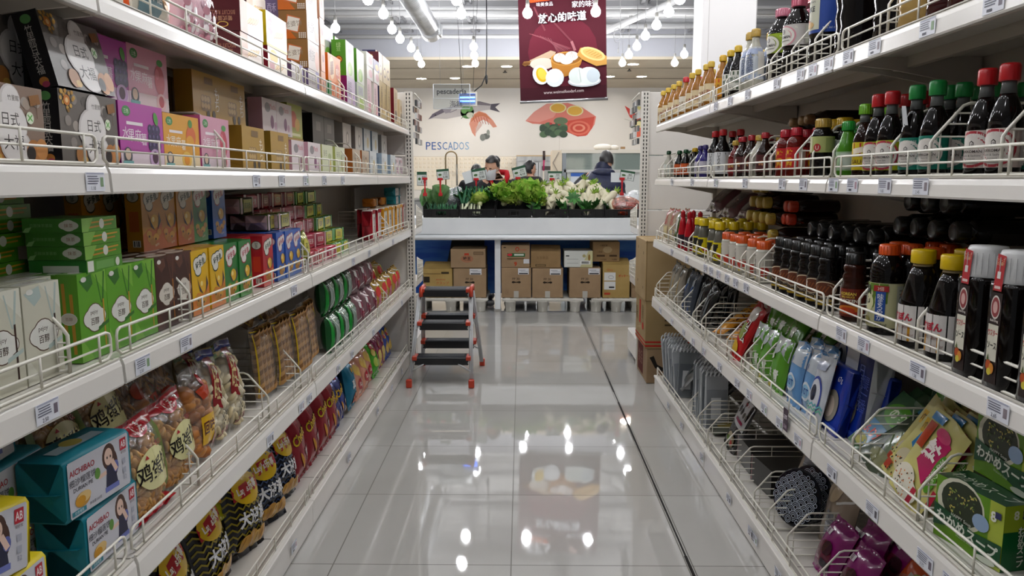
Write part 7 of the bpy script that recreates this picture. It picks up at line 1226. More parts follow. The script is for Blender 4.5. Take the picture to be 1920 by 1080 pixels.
ring = [('p', [(.0, .55), (.1, .85), (.35, 1), (.6, .92), (.85, .68), (1, .45), (.86, .42), (.7, .6), (.5, .7), (.35, .62), (.25, .4), (.22, .1), (.1, .25)], '#d8927c'), ('p', [(.05, .6), (.14, .84), (.36, .97), (.6, .9), (.8, .68), (.5, .82), (.3, .8)], '#c9744c')] + [('s', .12 + .1 * i, .86 - .02 * i, .2 + .1 * i, .62 - .02 * i, .02, '#b0503c') for i in range(6)] + [('s', .2, .2 + .05 * i, .45, .5 + .03 * i, .012, '#e0b4a8') for i in range(5)] + [('e', .6, .12, .14, .1, '#5f6462'), ('e', .48, .08, .1, .12, '#7a807c'), ('e', .68, .25, .06, .1, '#8d948e')]
wallp(ring, 'prawn_print', 'printed curled prawn on the back wall beneath the fish', 'wall print', 880, 208, 932, 262)
sal = [('p', [(0, .5), (.12, .75), (.3, .98), (.6, 1), (.8, .88), (1, .62), (.98, .4), (.88, .1), (.75, .06), (.55, .25), (.3, .4), (.1, .42)], '#d8786c'), ('p', [(0, .5), (.12, .75), (.3, .98), (.5, .96), (.4, .6), (.2, .46)], '#e0968c'), ('p', [(.6, .5), (.98, .62), (.95, .3), (.86, .08), (.74, .06), (.58, .2)], '#c9402c')] + [('e', .76, .3, .16 - .035 * i, .2 - .045 * i, c) for i, c in enumerate(('#d96a54', '#c23a26', '#e08a72', '#c23a26'))] + [('e', .46, .86, .12, .14, '#e0d8a0'), ('e', .46, .86, .1, .115, '#d8a832'), ('e', .7, .78, .12, .15, '#e0d8a0'), ('e', .7, .78, .1, .12, '#d8a832')] + [('e', .26 + .07 * (i % 5), .32 - .1 * (i // 5) + .05 * (i % 2), .06, .09, ('#2f4f34', '#4a6a48', '#20402a')[i % 3]) for i in range(15)] + [('e', .36, .42, .02, .03, '#b0242c'), ('e', .48, .4, .02, .03, '#b0242c'), ('e', .5, .5, .1, .1, '#5a7050')]
wallp(sal, 'salmon_print', 'printed salmon steaks with lemon and parsley below the banner', 'wall print', 985, 193, 1118, 260)
wallp([('p', [(.0, .95), (.3, .85), (1, .5), (.9, .4), (.3, .6)], '#c9342c'), ('p', [(.3, .3), (.8, .55), (1, .5), (.7, .2)], '#3f4a34'), ('p', [(.5, 1), (.9, .9), (.8, .8)], '#c9c47a'), ('e', .75, .15, .25, .15, '#d8644c'), ('e', .8, .38, .2, .1, '#e0d8a0'), ('s', 0, .55, .6, .45, .01, '#4a5a40')], 'seafood_print', 'printed red prawn with greens next to the right upright', 'wall print', 1170, 195, 1206, 257)
a, b_ = on(798, 281, 1, WALLY), on(881, 266, 1, WALLY); W_, H_ = b_.x - a.x, b_.z - a.z
g = MB()
for i, ch in enumerate('PESCADOS'): art(g, [('t', ch, (i + .5) / 8, .5, .95, ('#1f4f98', '#26569c', '#2f60a2', '#3a6ca8', '#4578b0', '#5586b8', '#6a98c2', '#84abcc')[i], 0, .11)], W_, H_, lambda u, v, o: (a.x + u * W_, WALLY - .002 - o, a.z + v * H_), .001, False, 'p')
tag(g.build('wall_lettering'), 'blue fading word PESCADOS lettered on the back wall', 'wall lettering')
# banner
BYY = 10.15; c0, c1, c2, c3 = on(976, 192, 1, BYY), on(1138, 185, 1, BYY), on(1133, -6, 1, BYY), on(971, -6, 1, BYY)
bw = (c1 - c0).length; bh = (c3 - c0).length * 1.12; ex = (c1 - c0).normalized(); ez = (c3 - c0).normalized()
BN = empty('hanging_banner', c0); tag(BN, 'dark red hanging banner with buns, dumpling steamer and white calligraphy', 'banner')
BS = lambda u, v, o: tuple(ex * (u * bw) + ez * (v * bh) + Vector((0, -o - .002, 0)))
SM = film('printed_steam', '#c98a8a', .45, .9)
st = lambda pts: ('p', pts, '#94545a')
ba = [('r', .5, .5, 1, 1, '#45141f'), ('e', .5, .42, .4, .3, '#5a1a28'), ('r', .5, .06, 1, .12, '#3a101a')]
for q in range(9): ba.append(('s', .12 + .03 * q, .58 - .006 * q, .6 - .02 * q, .44 - .004 * q, .006 + .001 * (q % 3), ('#7d3d46', '#8a4c54', '#744049')[q % 3]))
ba += [('s', .18, .8, .3, .6, .02, '#71363f'), ('s', .3, .75, .6, .5, .02, '#6e333d'), ('s', .6, .5, .64, .42, .03, '#9a6066')]
ba += [('p', [(.1, .31), (.12, .355), (.36, .43), (.42, .415), (.4, .38), (.18, .31)], '#b39a80'), ('p', [(.03, .32), (.05, .345), (.13, .35), (.13, .32), (.06, .305)], '#8a6034'), ('e', .08, .325, .05, .013, '#6a4420'), ('e', .26, .32, .14, .05, '#c9bcae')]
ba += [('p', [(.36, .34), (.38, .24), (.5, .2), (.62, .22), (.7, .3), (.72, .34)], '#a8702c'), ('e', .54, .355, .185, .06, '#b9843c'), ('e', .54, .355, .165, .05, '#8a5a24'), ('e', .46, .365, .07, .038, '#dccfc8'), ('e', .6, .375, .075, .04, '#e0d4ce'), ('e', .54, .34, .075, .034, '#e4dad4')] + [('s', .46, .4, .4 + .03 * i, .35, .004, '#b8a49c') for i in range(4)] + [('s', .6, .41, .55 + .03 * i, .36, .004, '#b8a49c') for i in range(4)]
ba += [('p', [(.66, .38), (.7, .44), (.82, .44), (1, .36), (1, .29), (.88, .28), (.72, .34)], '#b98a44'), ('e', .84, .385, .15, .05, '#d8b87a', -.35), ('e', .84, .385, .12, .035, '#c9a05c', -.35)] + [('s', .76 + .03 * i, .4 - .012 * i, .82 + .03 * i, .42 - .012 * i, .006, '#a87c3c') for i in range(5)]
ba += [('e', .24, .225, .09, .085, '#d8dcd8', .4), ('e', .25, .225, .06, .065, '#d0a81c', .4), ('e', .255, .23, .045, .05, '#e0c04a', .4), ('e', .4, .195, .105, .078, '#d4d8dc'), ('e', .39, .205, .07, .05, '#e4e6e8'), ('e', .74, .155, .19, .048, '#b8bcc0'), ('e', .74, .16, .175, .04, '#dfe1e2'), ('e', .66, .205, .1, .07, '#ccd4d0'), ('e', .79, .2, .13, .075, '#d4dcd8'), ('e', .84, .2, .075, .06, '#bcc6cc'), ('s', .68, .26, .7, .15, .008, '#a8b4ac')]
ba += [('t', '放心的味道', .5, .70, .085, '#1d0a10', .03, .66, .05), ('t', '放心的味道', .497, .703, .082, '#dfe0e6', .03, .65, .02), ('t', '家的味道', .76, .805, .055, '#e0dfe4', .01, .34, .01), ('t', 'www.weimeifoodsrl.com', .5, .075, .026, '#c9b8b8', .02, .46)]
ba += [('e', .25, .92, .17, .075, '#c9c9cc'), ('e', .25, .925, .155, .068, '#e0e0e4'), ('t', '才溪', .25, .93, .09, '#1d1a1e', .1, .26, .02), ('p', [(.1, .87), (.4, .885), (.36, .845), (.14, .83)], '#b8481c'), ('t', 'WEI MEI', .25, .862, .022, '#e0c8b0', .02, .2), ('t', '味美食品', .3, .815, .034, '#d8d4d8', .02, .3), ('e', .68, .93, .035, .022, '#c9a8a0'), ('e', .73, .945, .03, .02, '#d0b0a8'), ('e', .69, .955, .03, .02, '#b89088'), ('e', .65, .885, .006, .006, '#d8c8c8'), ('e', .6, .885, .006, .006, '#d8c8c8')]
g = MB(); g.add([BS(0, 0, -.004), BS(1, 0, -.004), BS(1, 1, -.004), BS(0, 1, -.004)], [(0, 1, 2, 3)], C('#45141f', 'd')); g.add([BS(0, 0, 0), BS(1, 0, 0), BS(1, 1, 0), BS(0, 1, 0)], [(3, 2, 1, 0)], C('#45141f', 'd')); art(g, ba, bw, bh, BS, .0012, False, 'd'); g.build('sheet', BN)
g = MB(); g.tube([Vector(BS(-.005, 0, 0)), Vector(BS(1.01, 0, 0))], .02, C('#b4b4b6', 'm'), 10); g.build('bottom_bar', BN); g = MB(); g.tube([Vector(BS(-.005, 1, 0)), Vector(BS(1.01, 1, 0))], .02, C('#b4b4b6', 'm'), 10); g.tube([BS(.1, 1, 0), BS(.1, 1.3, 0)], .004, C('#8a8a8a')); g.tube([BS(.9, 1, 0), BS(.9, 1.3, 0)], .004, C('#8a8a8a')); g.build('top_bar', BN)
# spiral ventilation duct
g = MB(); dm = mottled('galvanised_duct', '#b4b6b8', '#d0d2d4', 5, .3, .6); dm.node_tree.nodes['Principled BSDF'].inputs['Metallic'].default_value = .55
pr = []; y = 5.8
while y < 11.0: pr += [(.125, y), (.131, y + .012), (.125, y + .024)]; y += .075
V = []; N = 20
for r_, yy in pr:
    for k in range(N): t = 2 * math.pi * k / N; V.append((-1.27 + r_ * math.cos(t), yy, 3.42 + r_ * math.sin(t)))
g.add(V, [(i * N + k, i * N + (k + 1) % N, (i + 1) * N + (k + 1) % N, (i + 1) * N + k) for i in range(len(pr) - 1) for k in range(N)], dm, True)
DU = empty('ventilation_duct', (-1.27, 8.4, 3.42)); tag(DU, 'round spiral silver ventilation duct hanging under the ceiling', 'duct'); o = g.build('pipe', DU); o.location = (1.27, -8.4, -3.42)
g = MB(); g.tube([(-1.27, 10.95, 3.42), (-1.27, 11.3, 3.40)], .138, dm, 20); g.box(-1.24, -1.11, 11.1, 11.3, 3.33, 3.5, dm, .01); o = g.build('outlet', DU); o.location = (1.27, -8.4, -3.42)
g = MB(); 
for yy in (7.2, 9.0, 10.6): g.tube([(-1.27, yy, 3.55), (-1.27, yy, 4.03)], .006, C('#8a8a8a'))
o = g.build('hanger', DU); o.location = (1.27, -8.4, -3.42)
# insect lamp
a, b_ = on(860, 197, 1, 9.6), on(893, 176, 1, 9.6); w, h = b_.x - a.x, b_.z - a.z; t = empty('insect_lamp', ((a.x + b_.x) / 2, 9.6, a.z)); tag(t, 'hanging insect lamp with two blue tubes', 'insect lamp')
g = MB(); g.box(-w / 2, w / 2, .03, .05, 0, h, C('#6a7078', 'm')); g.box(-w / 2 - .008, w / 2 + .008, -.03, .06, h, h + .022, C('#d8d4c4')); g.box(-w / 2 - .008, w / 2 + .008, -.03, .06, -.012, 0, C('#d8d4c4'))
for s in (-1, 1): g.box(s * w / 2 - .008, s * w / 2 + .008, -.03, .06, 0, h, C('#d8d4c4'))
g.build('housing', t)
for z in (.35, .68): g = MB(); g.tube([(-w * .42, 0, h * z), (w * .42, 0, h * z)], .010, glow('blue_tube', '#2f6cff', 9), 10); g.build('tube', t)
g = MB(); g.tube([(-w * .3, 0, h), (-w * .7, 0, 4.02 - a.z)], .003, C('#3a3a3a')); g.tube([(w * .3, 0, h), (w * .75, 0, 4.02 - a.z)], .003, C('#3a3a3a')); g.build('wire', t)
g = MB(); g.tube([(w * .35, 0, h + .02), (w * .5, .0, h + .05), (w * .8, 0, h + .1), (w * 1.05, 0, h + .22), (w * 1.1, 0, h + .45), (w * 1.1, 0, 4.02 - a.z)], .007, C('#1c1c1e')); g.ball((w * 1.08, 0, h + .17), (.015, .015, .06), C('#1c1c1e')); g.build('cord', t)
# clear hanging sign
a, b_ = on(813, 204, 1, 9.3), on(881, 158, 1, 9.3); w, h = b_.x - a.x, b_.z - a.z; t = empty('hanging_sign', (a.x, 9.3, a.z)); tag(t, 'clear hanging sign lettered with the word pescadería', 'sign')
g = MB(); g.box(0, w, 0, .006, 0, h, film('acrylic_sheet', '#f4f7f8', .12, .03, 0)); g.build('panel', t); g = MB()
for q in ((0, 0, w, 0), (0, h, w, h), (0, 0, 0, h), (w, 0, w, h), (0, h * .42, w, h * .42)): g.tube([(q[0], 0, q[1]), (q[2], 0, q[3])], .004, C('#c9cccd', 'w'), 5)
g.build('edge', t); g = MB(); art(g, [('t', 'pescadería', .5, .68, .28, '#26282c', 0, .95, .02), ('t', '海鲜', .62, .2, .26, '#3a3c42', 0, .4)], w, h, lambda u, v, o: (u * w, -.001 - o, v * h), .001, False, 'p'); g.build('lettering', t)
g = MB()
for x in (.08, w - .08): g.tube([(x, 0, h), (x, 0, 4.02 - a.z)], .002, C('#a8a8a8'))
g.build('wire', t)
# cable loop and sprinkler heads under the ceiling
g = MB(); p = on(1157, 75, 1, 11); cp = [(p.x + .02, 11, 4.02)] + [(p.x + .05 * math.cos(k * .7), 11, p.z + .1 - .004 * k + .07 * math.sin(k * .7)) for k in range(18)] + [(p.x + .02, 11, p.z - .12)]
g.tube(cp, .005, C('#b9b9ba')); g.box(p.x + .008, p.x + .032, 10.99, 11.01, p.z - .17, p.z - .12, C('#a8a8a8')); tag(g.build('hanging_cable'), 'looped grey cable hanging beside the red banner', 'cable')
for i, (px, py) in enumerate(((1180, 132), (947, 135))):
    p = on(px, py, 2, ZS - .03); g = MB(); g.lathe([(.02, ZS - .05), (.05, ZS - .045), (.02, ZS - .02), (.012, ZS)], C('#4a4640'), 10, (p.x, p.y)); tag(g.build('sprinkler_head'), 'small dark sprinkler head in the soffit, ' + ('right of the banner' if i == 0 else 'left of the banner'), 'sprinkler')
# ------------------------------------------------------------------ fish counter behind: bench, tap, cabinet, tank, broom
STEEL = mottled('stainless', '#8d8f90', '#a9abac', 8, .35, .5, 0, (1, 1, .2)); STEEL.node_tree.nodes['Principled BSDF'].inputs['Metallic'].default_value = .4
g = MB(); g.box(-3.0, -.5, 18.3, 19.0, .85, .9, STEEL, .006); g.box(-2.95, -.55, 18.35, 18.95, 0, .85, STEEL, .006); tag(g.build('steel_bench'), 'steel work bench along the back wall below the word PESCADOS', 'bench')
TX = on(846, 350, 1, 18.6).x; t = empty('spray_tap', (TX, 18.6, .9)); tag(t, 'tall arched spring tap on the steel bench', 'tap'); g = MB(); p0 = on(836, 350, 1, 18.6).x - TX; p1 = on(857, 350, 1, 18.6).x - TX; zt_ = on(845, 284, 1, 18.6).z - .9
g.tube([(p0, 0, 0), (p0, 0, zt_ - .18)] + [((p0 + p1) / 2 - (p1 - p0) / 2 * math.cos(k * math.pi / 8), 0, zt_ - .12 + .12 * math.sin(k * math.pi / 8)) for k in range(9)] + [(p1, 0, zt_ - .3)], .017, C('#8a7a5c', 'm'), 8); g.build('hose', t); g = MB(); g.tube([(p1, 0, zt_ - .3), (p1, 0, .3)], .02, C('#8d8f90', 'm'), 8); g.build('spray_head', t)
x0, x1 = on(968, 300, 1, 18.3).x, on(1051, 300, 1, 18.3).x; zt_ = on(1000, 292, 1, 18.3).z
t = empty('steel_fridge', ((x0 + x1) / 2, 18.3, 0)); tag(t, 'two-door steel upright fridge against the back wall', 'fridge'); w = x1 - x0; g = MB(); g.box(-w / 2, w / 2, 0, .7, .08, zt_, STEEL, .01); g.box(-w / 2, w / 2, -.012, 0, zt_ - .12, zt_, STEEL); g.box(-w / 2, w / 2, -.016, 0, zt_ - .015, zt_ + .012, C('#b09a78')); g.lathe([(.02, 0), (.02, .01)], C('#1c1c1c'), 10, (w * .36, zt_)); g.build('body', t)
for s in (-1, 1):
    g = MB(); g.box(min(0, s * (w / 2 - .02)) + (.012 if s > 0 else 0), max(0, s * (w / 2 - .02)) - (.012 if s < 0 else 0), -.03, 0, .1, zt_ - .14, STEEL, .006); dd = g.build('door', t); g = MB(); g.box(s * .03 - .012, s * .03 + .012, -.05, -.03, .7, zt_ - .16, C('#c9cacb', 'm')); h_ = g.build('handle', dd)
g = MB(); g.box(w * .08, w * .4, -.036, -.03, zt_ - .33, zt_ - .24, C('#3a3432')); g.build('display', t)
g = MB(); p = on(1020, 283, 1, 18.0); q = on(1020, 300, 1, 18.0); r_ = on(1019, 320, 1, 18.0); g.tube([(p.x, 18.0, p.z), (q.x, 18.0, q.z)], .03, C('#2a1c20'), 8); BR = empty('broom', (p.x, 18.0, 0)); tag(BR, 'broom with a black grip and magenta handle leaning before the fridge', 'broom'); o = g.build('grip', BR); o.location = (-p.x, -18.0, 0)
g = MB(); g.tube([(q.x, 18.0, q.z), (r_.x, 18.0, r_.z)], .022, C('#a02a5c'), 8); g.tube([(r_.x, 18.0, r_.z), (r_.x, 18.0, .2)], .016, C('#b9b4ae'), 8); o = g.build('handle', BR); o.location = (-p.x, -18.0, 0); g = MB(); g.box(p.x - .16, p.x + .16, 19.76, 18.04, 0, .2, C('#6a4a5a', 'd'), .01); o = g.build('brush', BR); o.location = (-p.x, -18.0, 0)
x0, x1 = on(1058, 300, 1, 14).x, on(1240, 300, 1, 14).x; zt_ = on(1100, 284, 1, 14).z; zm = on(1100, 318, 1, 14).z
t = empty('fish_tank', ((x0 + x1) / 2, 14, 0)); tag(t, 'greenish glass fish tank cabinet behind the person in the navy vest', 'fish tank'); w = x1 - x0; g = MB()
for s in (-1, 1): g.box(s * w / 2 - .035, s * w / 2 + .035, 0, .7, 0, zt_, C('#8f9496', 'm'))
g.box(-w / 2 - .05, w / 2, -.01, .72, zt_ - .03, zt_ + .03, C('#cfc8ba')); g.box(-w / 2, w / 2, 0, .7, zm - .05, zm, C('#b9b9b4')); g.box(-w / 2, w / 2, .68, .7, 0, zt_, C('#a9b4a8')); g.box(-w / 2 - .22, -w / 2 - .04, 0, .7, 0, zt_ + .02, C('#cdbfa8')); g.build('frame', t)
g = MB(); g.box(-w / 2 + .035, w / 2, .012, .02, zm, zt_ - .03, film('tank_glass', '#d5e6d8', .55, .05, 0)); g.build('glass', t)
g = MB(); g.box(-w / 2 + .05, w / 2, .03, .6, 0, zm - .05, C('#c4c6c2')); g.box(-w / 2 + .12, -w / 2 + .42, .0, .012, zm - .3, zm - .06, C('#c9cfd4')); g.box(-w / 2 + .12, -w / 2 + .42, -.002, .0, zm - .12, zm - .06, C('#2f5aa8')); g.build('cabinet', t)
g = MB(); g.box(-w / 2 + .06, -w / 2 + .2, .04, .14, zt_ - .34, zt_ - .14, C('#3a403c')); g.tube([(-w / 2 + .2, .09, zt_ - .26), (-w / 2 + .6, .1, zt_ - .25), (-w / 2 + .75, .12, zt_ - .17)], .012, C('#6a706c')); g.build('pump', t)
g = MB(); g.ball((-.16, .2, zt_ + .08), (.17, .12, .065), C('#d3cdc2'), 14, 8); g.ball((.04, .2, zt_ + .07), (.1, .08, .05), C('#c9c2b6'), 10, 6); g.box(.16, .24, .18, .22, zt_ + .05, zt_ + .09, C('#8a6a44')); g.build('cover_cloth', t)
g = MB(); g.tube([(-w / 2 - .1, -.01, zt_ - .01), (-w / 2 - .2, -.02, zt_ - .2), (-w / 2 - .12, -.02, zt_ - .35), (-w / 2 - .25, -.02, zt_ - .5)], .008, C('#7d7468')); g.build('cable', t)
# ------------------------------------------------------------------ people behind the counter
def skin_obj(name, chain, mat, parent, sub=2):
    """chain: {joint: (x, y, z, r, previous joint)} grown into one smooth limb surface"""
    keys = list(chain); me = bpy.data.meshes.new(name); me.from_pydata([chain[k][:3] for k in keys], [(keys.index(k), keys.index(chain[k][4])) for k in keys if chain[k][4]], [])
    o = bpy.data.objects.new(name, me); COL.objects.link(o); m = o.modifiers.new('skin', 'SKIN'); m.use_smooth_shade = True; m.branch_smoothing = .6
    for i, k in enumerate(keys):
        r_ = chain[k][3]; r_ = r_ if isinstance(r_, tuple) else (r_, r_); me.skin_vertices[0].data[i].radius = r_; me.skin_vertices[0].data[i].use_root = (i == 0)
    o.modifiers.new('smooth', 'SUBSURF').levels = sub; o.modifiers['smooth'].render_levels = sub; me.materials.append(mat)
    o.parent = parent; return o
SKIN = mottled('skin_tone', '#b98a70', '#c79a80', 14, .5, .35); HAIR = mottled('black_hair', '#0f0c0c', '#1d1817', 40, .4, .5, .3, (1, 1, .2))
def hand(ch, side, wrist, d, r=1.0):
    """palm, four bent fingers of different lengths and a thumb leaving the side of the palm"""
    w_ = Vector(ch[wrist][:3]); d = Vector(d).normalized(); lat = Vector((1, 0, 0)) if abs(d.x) < .8 else Vector((0, 1, 0)); lat = (lat - d * lat.dot(d)).normalized(); dn = d.cross(lat)
    if dn.z > 0: dn = -dn
    pm = w_ + d * .05; ch['palm' + side] = (*pm, (.034, .018), wrist)
    for i, (o, L) in enumerate(((-.03, .062), (-.01, .074), (.01, .07), (.03, .055))):
        a = w_ + d * .088 + lat * o; b_ = a + d * L * .5 + dn * .008; c_ = b_ + d * L * .4 + dn * .026
        ch['ka%s%d' % (side, i)] = (*a, .0105, 'palm' + side); ch['kb%s%d' % (side, i)] = (*b_, .0095, 'ka%s%d' % (side, i)); ch['kc%s%d' % (side, i)] = (*c_, .008, 'kb%s%d' % (side, i))
    s = -1 if side == 'l' else 1; a = w_ + d * .035 - lat * .036 * s; b_ = a + d * .035 - lat * .02 * s + dn * .01
    ch['ta' + side] = (*a, .012, 'palm' + side); ch['tb' + side] = (*b_, .0095, 'ta' + side)
def head(root, at, tilt, face=True, mask=False, s=1.0):
    """skull with jaw, nose, eyes, ears; hair grown over the crown and nape"""
    H = MB(); N, M = 20, 14; V = []
    for i in range(M + 1):
        a = math.pi * i / M; z = math.cos(a); r_ = math.sin(a)
        for k in range(N):
            b = 2 * math.pi * k / N; x, y = .073 * r_ * math.cos(b), .092 * r_ * math.sin(b); zz = .118 * z
            if z < 0: j = 1 + .28 * z; x *= j; y = y * (1 + .16 * z) - .012 * -z
            V.append((x, y, zz))
    H.add(V, [(i * N + k, (i + 1) * N + k, (i + 1) * N + (k + 1) % N, i * N + (k + 1) % N) for i in range(M) for k in range(N)], SKIN, True)
    H.lathe([(.002, -.03), (.01, -.025), (.016, -.012), (.012, .012), (.006, .03)], SKIN, 8, (0, -.09)); 
    for sx in (-1, 1):
        H.ball((sx * .074, .008, -.005), (.008, .018, .03), SKIN, 8, 6); H.ball((sx * .03, -.083, .008), (.0135, .008, .006), C('#e6e0da', 'g'), 8, 5); H.ball((sx * .03, -.0895, .007), (.006, .004, .0055), C('#1c1412', 'g'), 8, 5)
        H.ball((sx * .031, -.088, .029), (.018, .006, .004), HAIR, 8, 4); H.ball((sx * .03, -.0875, .0135), (.015, .006, .0035), SKIN, 8, 4)
    H.ball((0, -.089, -.055), (.022, .008, .0075), C('#9a5a52'), 10, 5)
    hd = H.build('head', root); hd.location = at; hd.rotation_euler = tilt; hd.scale = (s,) * 3
    g = MB(); V = []
    for i in range(9):
        a = math.pi * i / 8 * .68
        for k in range(N):
            b = 2 * math.pi * k / N; f = math.sin(b) < -.3; aa = a * (.44 if f else 1); V.append((.082 * math.sin(aa) * math.cos(b), .004 + .104 * math.sin(aa) * math.sin(b), .014 + .124 * math.cos(aa) + .002 * math.sin(9 * b + i)))
    g.add(V, [(i * N + k, (i + 1) * N + k, (i + 1) * N + (k + 1) % N, i * N + (k + 1) % N) for i in range(8) for k in range(N)], HAIR, True); hr = g.build('hair', hd)
    if mask:
        g = MB(); V = []
        for i in range(9):
            for k in range(11):
                u, v = k / 10 * 2 - 1, i / 8; a = u * 1.15; r_ = 1.06 + .13 * (1 - abs(u)) * math.sin(math.pi * min(1, v * 1.05)); z = .006 - .112 * v - .01 * (1 - u * u) * (v - .5) + .018 * u * u * (.5 - v)
                V.append((.078 * r_ * math.sin(a) * (1 - .22 * v), -.094 * r_ * math.cos(a) * (1 - .05 * v), z))
        g.add(V, [(i * 11 + k, i * 11 + k + 1, (i + 1) * 11 + k + 1, (i + 1) * 11 + k) for i in range(8) for k in range(10)], C('#dcdde0', 'p'), True)
        for sx in (-1, 1): g.tube([(sx * .07, -.03, -.02), (sx * .078, .0, .0), (sx * .08, .02, .02)], .002, C('#dcdde0'), 4); g.tube([(sx * .06, -.035, -.09), (sx * .075, .0, -.03), (sx * .08, .02, -.005)], .002, C('#dcdde0'), 4)
        g.build('face_mask', hd)
    return hd
def figure(label, loc, rz, h, pose, jacket, trousers, hd_at, hd_tilt, mask=False, hood=None):
    root = empty('person', loc, rz); tag(root, label, 'person'); k = h / 1.65; J = {}
    J['pelvis'] = (0, 0, .88 * k, (.14, .11), None); lean = pose.get('lean', (0, 0)); lx, ly = lean
    J['waist'] = (lx * .25, ly * .25, 1.02 * k, (.125, .095), 'pelvis'); J['chest'] = (lx * .7, ly * .7, 1.2 * k, (.15, .11), 'waist'); J['upper'] = (lx, ly, 1.32 * k, (.12, .09), 'chest'); J['neck'] = (lx * 1.1, ly * 1.2 - .005, 1.40 * k, .05, 'upper'); J['skull'] = (hd_at[0], hd_at[1] + .01, hd_at[2], .06, 'neck')
    for s, sg in (('l', -1), ('r', 1)):
        J['sh' + s] = (lx + sg * .17, ly, 1.34 * k, .06, 'upper'); e, w_ = pose['el' + s], pose['wr' + s]; J['el' + s] = (*e, .043, 'sh' + s); J['wr' + s] = (*w_, .028, 'el' + s)
        J['hip' + s] = (sg * .09, .0, .82 * k, .088, 'pelvis'); J['kn' + s] = (sg * .1, -.015, .47 * k, .058, 'hip' + s); J['an' + s] = (sg * .1, .02, .09 * k, .04, 'kn' + s); J['to' + s] = (sg * .11, -.12, .04, .034, 'an' + s)
    B = dict(J)
    for s in 'lr': hand(B, s, 'wr' + s, Vector(J['wr' + s][:3]) - Vector(J['el' + s][:3]))
    skin_obj('body', B, SKIN, root)
    grow = lambda q, e: tuple(x + e for x in q) if isinstance(q, tuple) else q + e
    jk = {n: (*J[n][:3], grow(J[n][3], .022 if n[:2] in ('sh', 'el') else .028 if n[:2] != 'wr' else .014), J[n][4]) for n in ('pelvis', 'waist', 'chest', 'upper', 'shl', 'ell', 'wrl', 'shr', 'elr', 'wrr')}; jk['col'] = (J['neck'][0], J['neck'][1] + .01, J['neck'][2] - .03, .072, 'upper')
    j = skin_obj('jacket', jk, jacket, root); 
    tr = {n: (*J[n][:3], grow(J[n][3], .016), J[n][4]) for n in ('pelvis', 'hipl', 'knl', 'anl', 'hipr', 'knr', 'anr')}; skin_obj('trousers', tr, trousers, root)
    for s in 'lr': x, y, z = J['an' + s][:3]; g = MB(); g.ball((x, y - .06, .045), (.048, .135, .045), C('#1c1c1e', 'p'), 12, 6); g.build('shoe', root)
    return root, j, head(root, hd_at, hd_tilt, True, mask)
NAVY = mottled('quilted_navy', '#151a33', '#1c2342', 30, .45, .4, .3); BLKJ = mottled('black_jacket', '#0d0d11', '#15151a', 30, .6, .3, .2)
# woman in a black jacket with a red hood, white mask, looking down at the vegetables
wr, wj, wh = figure('person in black jacket with red hood and white face mask behind the leeks', (-.245, 8.72, 0), .0, 1.62, {'lean': (-.01, -.10), 'ell': (-.27, -.16, 1.06), 'wrl': (-.2, -.36, 1.05), 'elr': (.26, -.16, 1.05), 'wrr': (.17, -.36, 1.05)}, BLKJ, C('#26282e', 'd'), (-.075, -.16, 1.475), (.38, .16, -.42), True)
g = MB(); RH = C('#a5121c', 'd')
g.tube([(-.06, -.215, 1.27), (-.085, -.17, 1.34), (-.085, -.09, 1.40), (0, -.03, 1.43), (.085, -.07, 1.42), (.095, -.15, 1.38), (.075, -.2, 1.32), (.01, -.232, 1.25)], [.014, .022, .026, .03, .034, .03, .022, .012], RH, 10)
for x in (-.045, .06): g.tube([(x, -.225, 1.27), (x * 1.1, -.245, 1.2), (x * 1.3, -.25, 1.12)], .006, RH, 6)
g.build('red_hood', wr); g = MB(); g.box(.0, .012, -.262, -.25, 1.17, 1.235, C('#d0d0d2', 'm')); g.tube([(.005, -.24, 1.26), (.005, -.255, 1.0)], .004, C('#2a2a2e', 'm'), 5); g.build('zip', wr)
g = MB(); g.ball((0, .1, .05), (.05, .045, .05), HAIR, 12, 8); g.build('hair_bun', wh)
# man seen from behind, bent over, navy quilted vest over black sleeves
mr, mj, mh = figure('person seen from behind in a navy hooded quilted vest, bending over', (.80, 8.78, 0), math.pi, 1.70, {'lean': (-.12, -.12), 'ell': (-.36, -.2, 1.08), 'wrl': (-.3, -.42, 1.0), 'elr': (.30, -.06, 1.10), 'wrr': (.30, -.32, 1.02)}, BLKJ, mottled('grey_green_trousers', '#4a5a5c', '#5d6e70', 9, .8, .2, .3), (-.17, -.15, 1.545), (.45, .0, .1))
g = MB(); V = []; N = 24; rings = []
for i in range(25):
    z = .84 + .60 * i / 24; t = i / 24; cx, cy = -.12 * t, -.12 * t; wx = .215 + .085 * math.sin(math.pi * min(1, t * .9)) - .12 * max(0, t - .78) / .22; wy = .145 + .02 * math.sin(math.pi * t) - .04 * max(0, t - .8) / .2; bul = .008 * abs(math.sin(z * 36))
    for k in range(N): a = 2 * math.pi * k / N; V.append((cx + (wx + bul) * math.cos(a), cy + (wy + bul) * math.sin(a), z))
g.add(V, [(i * N + k, i * N + (k + 1) % N, (i + 1) * N + (k + 1) % N, (i + 1) * N + k) for i in range(24) for k in range(N)] + [tuple(24 * N + k for k in range(N))], NAVY, True)
g.tube([(.02, .055, 1.43), (.07, .07, 1.36), (.115, .06, 1.27), (.13, .02, 1.2)], .004, C('#b4b4b8'), 6); g.build('vest', mr)
g = MB(); V = []
for i in range(9):
    for k in range(15): a = math.pi * (k / 14) ; t = i / 8; V.append((-.135 + (.12 - .012 * t) * math.cos(a) * (1 - .25 * t * t), -.15 + (.115 - .02 * t) * math.sin(a), 1.38 + .14 * t + .03 * math.sin(a) * t + .004 * math.sin(5 * a + 3 * t)))
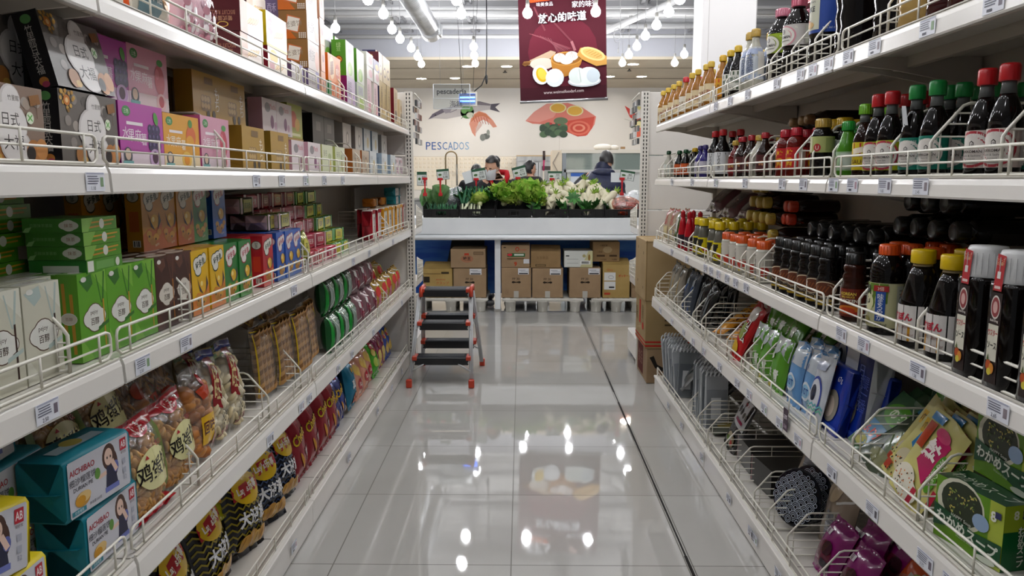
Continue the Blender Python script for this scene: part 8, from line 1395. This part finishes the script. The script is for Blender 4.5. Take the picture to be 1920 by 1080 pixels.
g.add(V, [(i * 15 + k, i * 15 + k + 1, (i + 1) * 15 + k + 1, (i + 1) * 15 + k) for i in range(8) for k in range(14)], NAVY, True); g.ball((-.13, -.05, 1.42), (.135, .08, .06), NAVY, 14, 8); g.build('hood', mr)
# two people further back, only heads and shoulders show above the counter
figure('person with short black hair and dark jacket turned away near the fridge', (.06, 10.6, 0), 2.5, 1.66, {'lean': (0, -.06), 'ell': (-.25, -.05, 1.06), 'wrl': (-.2, -.28, 1.0), 'elr': (.25, -.05, 1.06), 'wrr': (.2, -.28, 1.0)}, mottled('dark_brown_jacket', '#141012', '#1f191a', 30, .6, .3, .2), C('#1f2024', 'd'), (.0, -.09, 1.475), (.2, .0, -.3))
figure('person half hidden behind the masked one, only dark hair showing', (-.62, 10.3, 0), 2.9, 1.60, {'lean': (0, -.08), 'ell': (-.25, -.05, 1.04), 'wrl': (-.2, -.28, 1.0), 'elr': (.25, -.05, 1.04), 'wrr': (.2, -.28, 1.0)}, BLKJ, C('#1f2024', 'd'), (.0, -.11, 1.42), (.4, .0, .2))
# ------------------------------------------------------------------ labels that single each thing out
NUM = ['one', 'two', 'three', 'four', 'five', 'six', 'seven', 'eight', 'nine', 'ten', 'eleven', 'twelve', 'thirteen', 'fourteen', 'fifteen', 'sixteen', 'seventeen', 'eighteen', 'nineteen', 'twenty']
ORD = ['nearest', 'second', 'third', 'fourth', 'fifth', 'sixth', 'seventh', 'eighth', 'ninth', 'tenth', 'eleventh', 'twelfth', 'thirteenth', 'fourteenth', 'fifteenth', 'sixteenth', 'seventeenth', 'eighteenth', 'nineteenth', 'twentieth']
bpy.context.view_layer.update()
by = {}
for o, d, w_, cat in THINGS: by.setdefault((d, w_), []).append((o, cat))
for (d, w_), lst in by.items():
    lst.sort(key=lambda t: (round(t[0].matrix_world.translation.y, 2), t[0].matrix_world.translation.z))
    n = len(lst)
    for i, (o, cat) in enumerate(lst):
        if n == 1: lab = d + ' ' + w_
        elif n == 2: lab = d + ' ' + w_ + ', ' + ('nearer' if i == 0 else 'farther') + ' of two'
        else: lab = d + ' ' + w_ + ', ' + ('nearest' if i == 0 else 'farthest' if i == n - 1 else ORD[i] + ' nearest') + (' of ' + NUM[n - 1] if n <= 20 else '')
        if len(lab.split()) > 16: lab = lab.split(' of two')[0] if n == 2 else lab.split('nearest of ')[0] + 'nearest' if 'nearest of ' in lab else lab.replace('farthest of ' + NUM[min(n, 20) - 1], 'farthest')
        if len(lab.split()) > 16: lab = lab.replace(' the ', ' ').replace(' a ', ' ')
        tag(o, lab, cat, (d + ' ' + w_) if n > 1 else None)
        if len(lab.split()) > 16: print('LONG LABEL', len(lab.split()), lab)
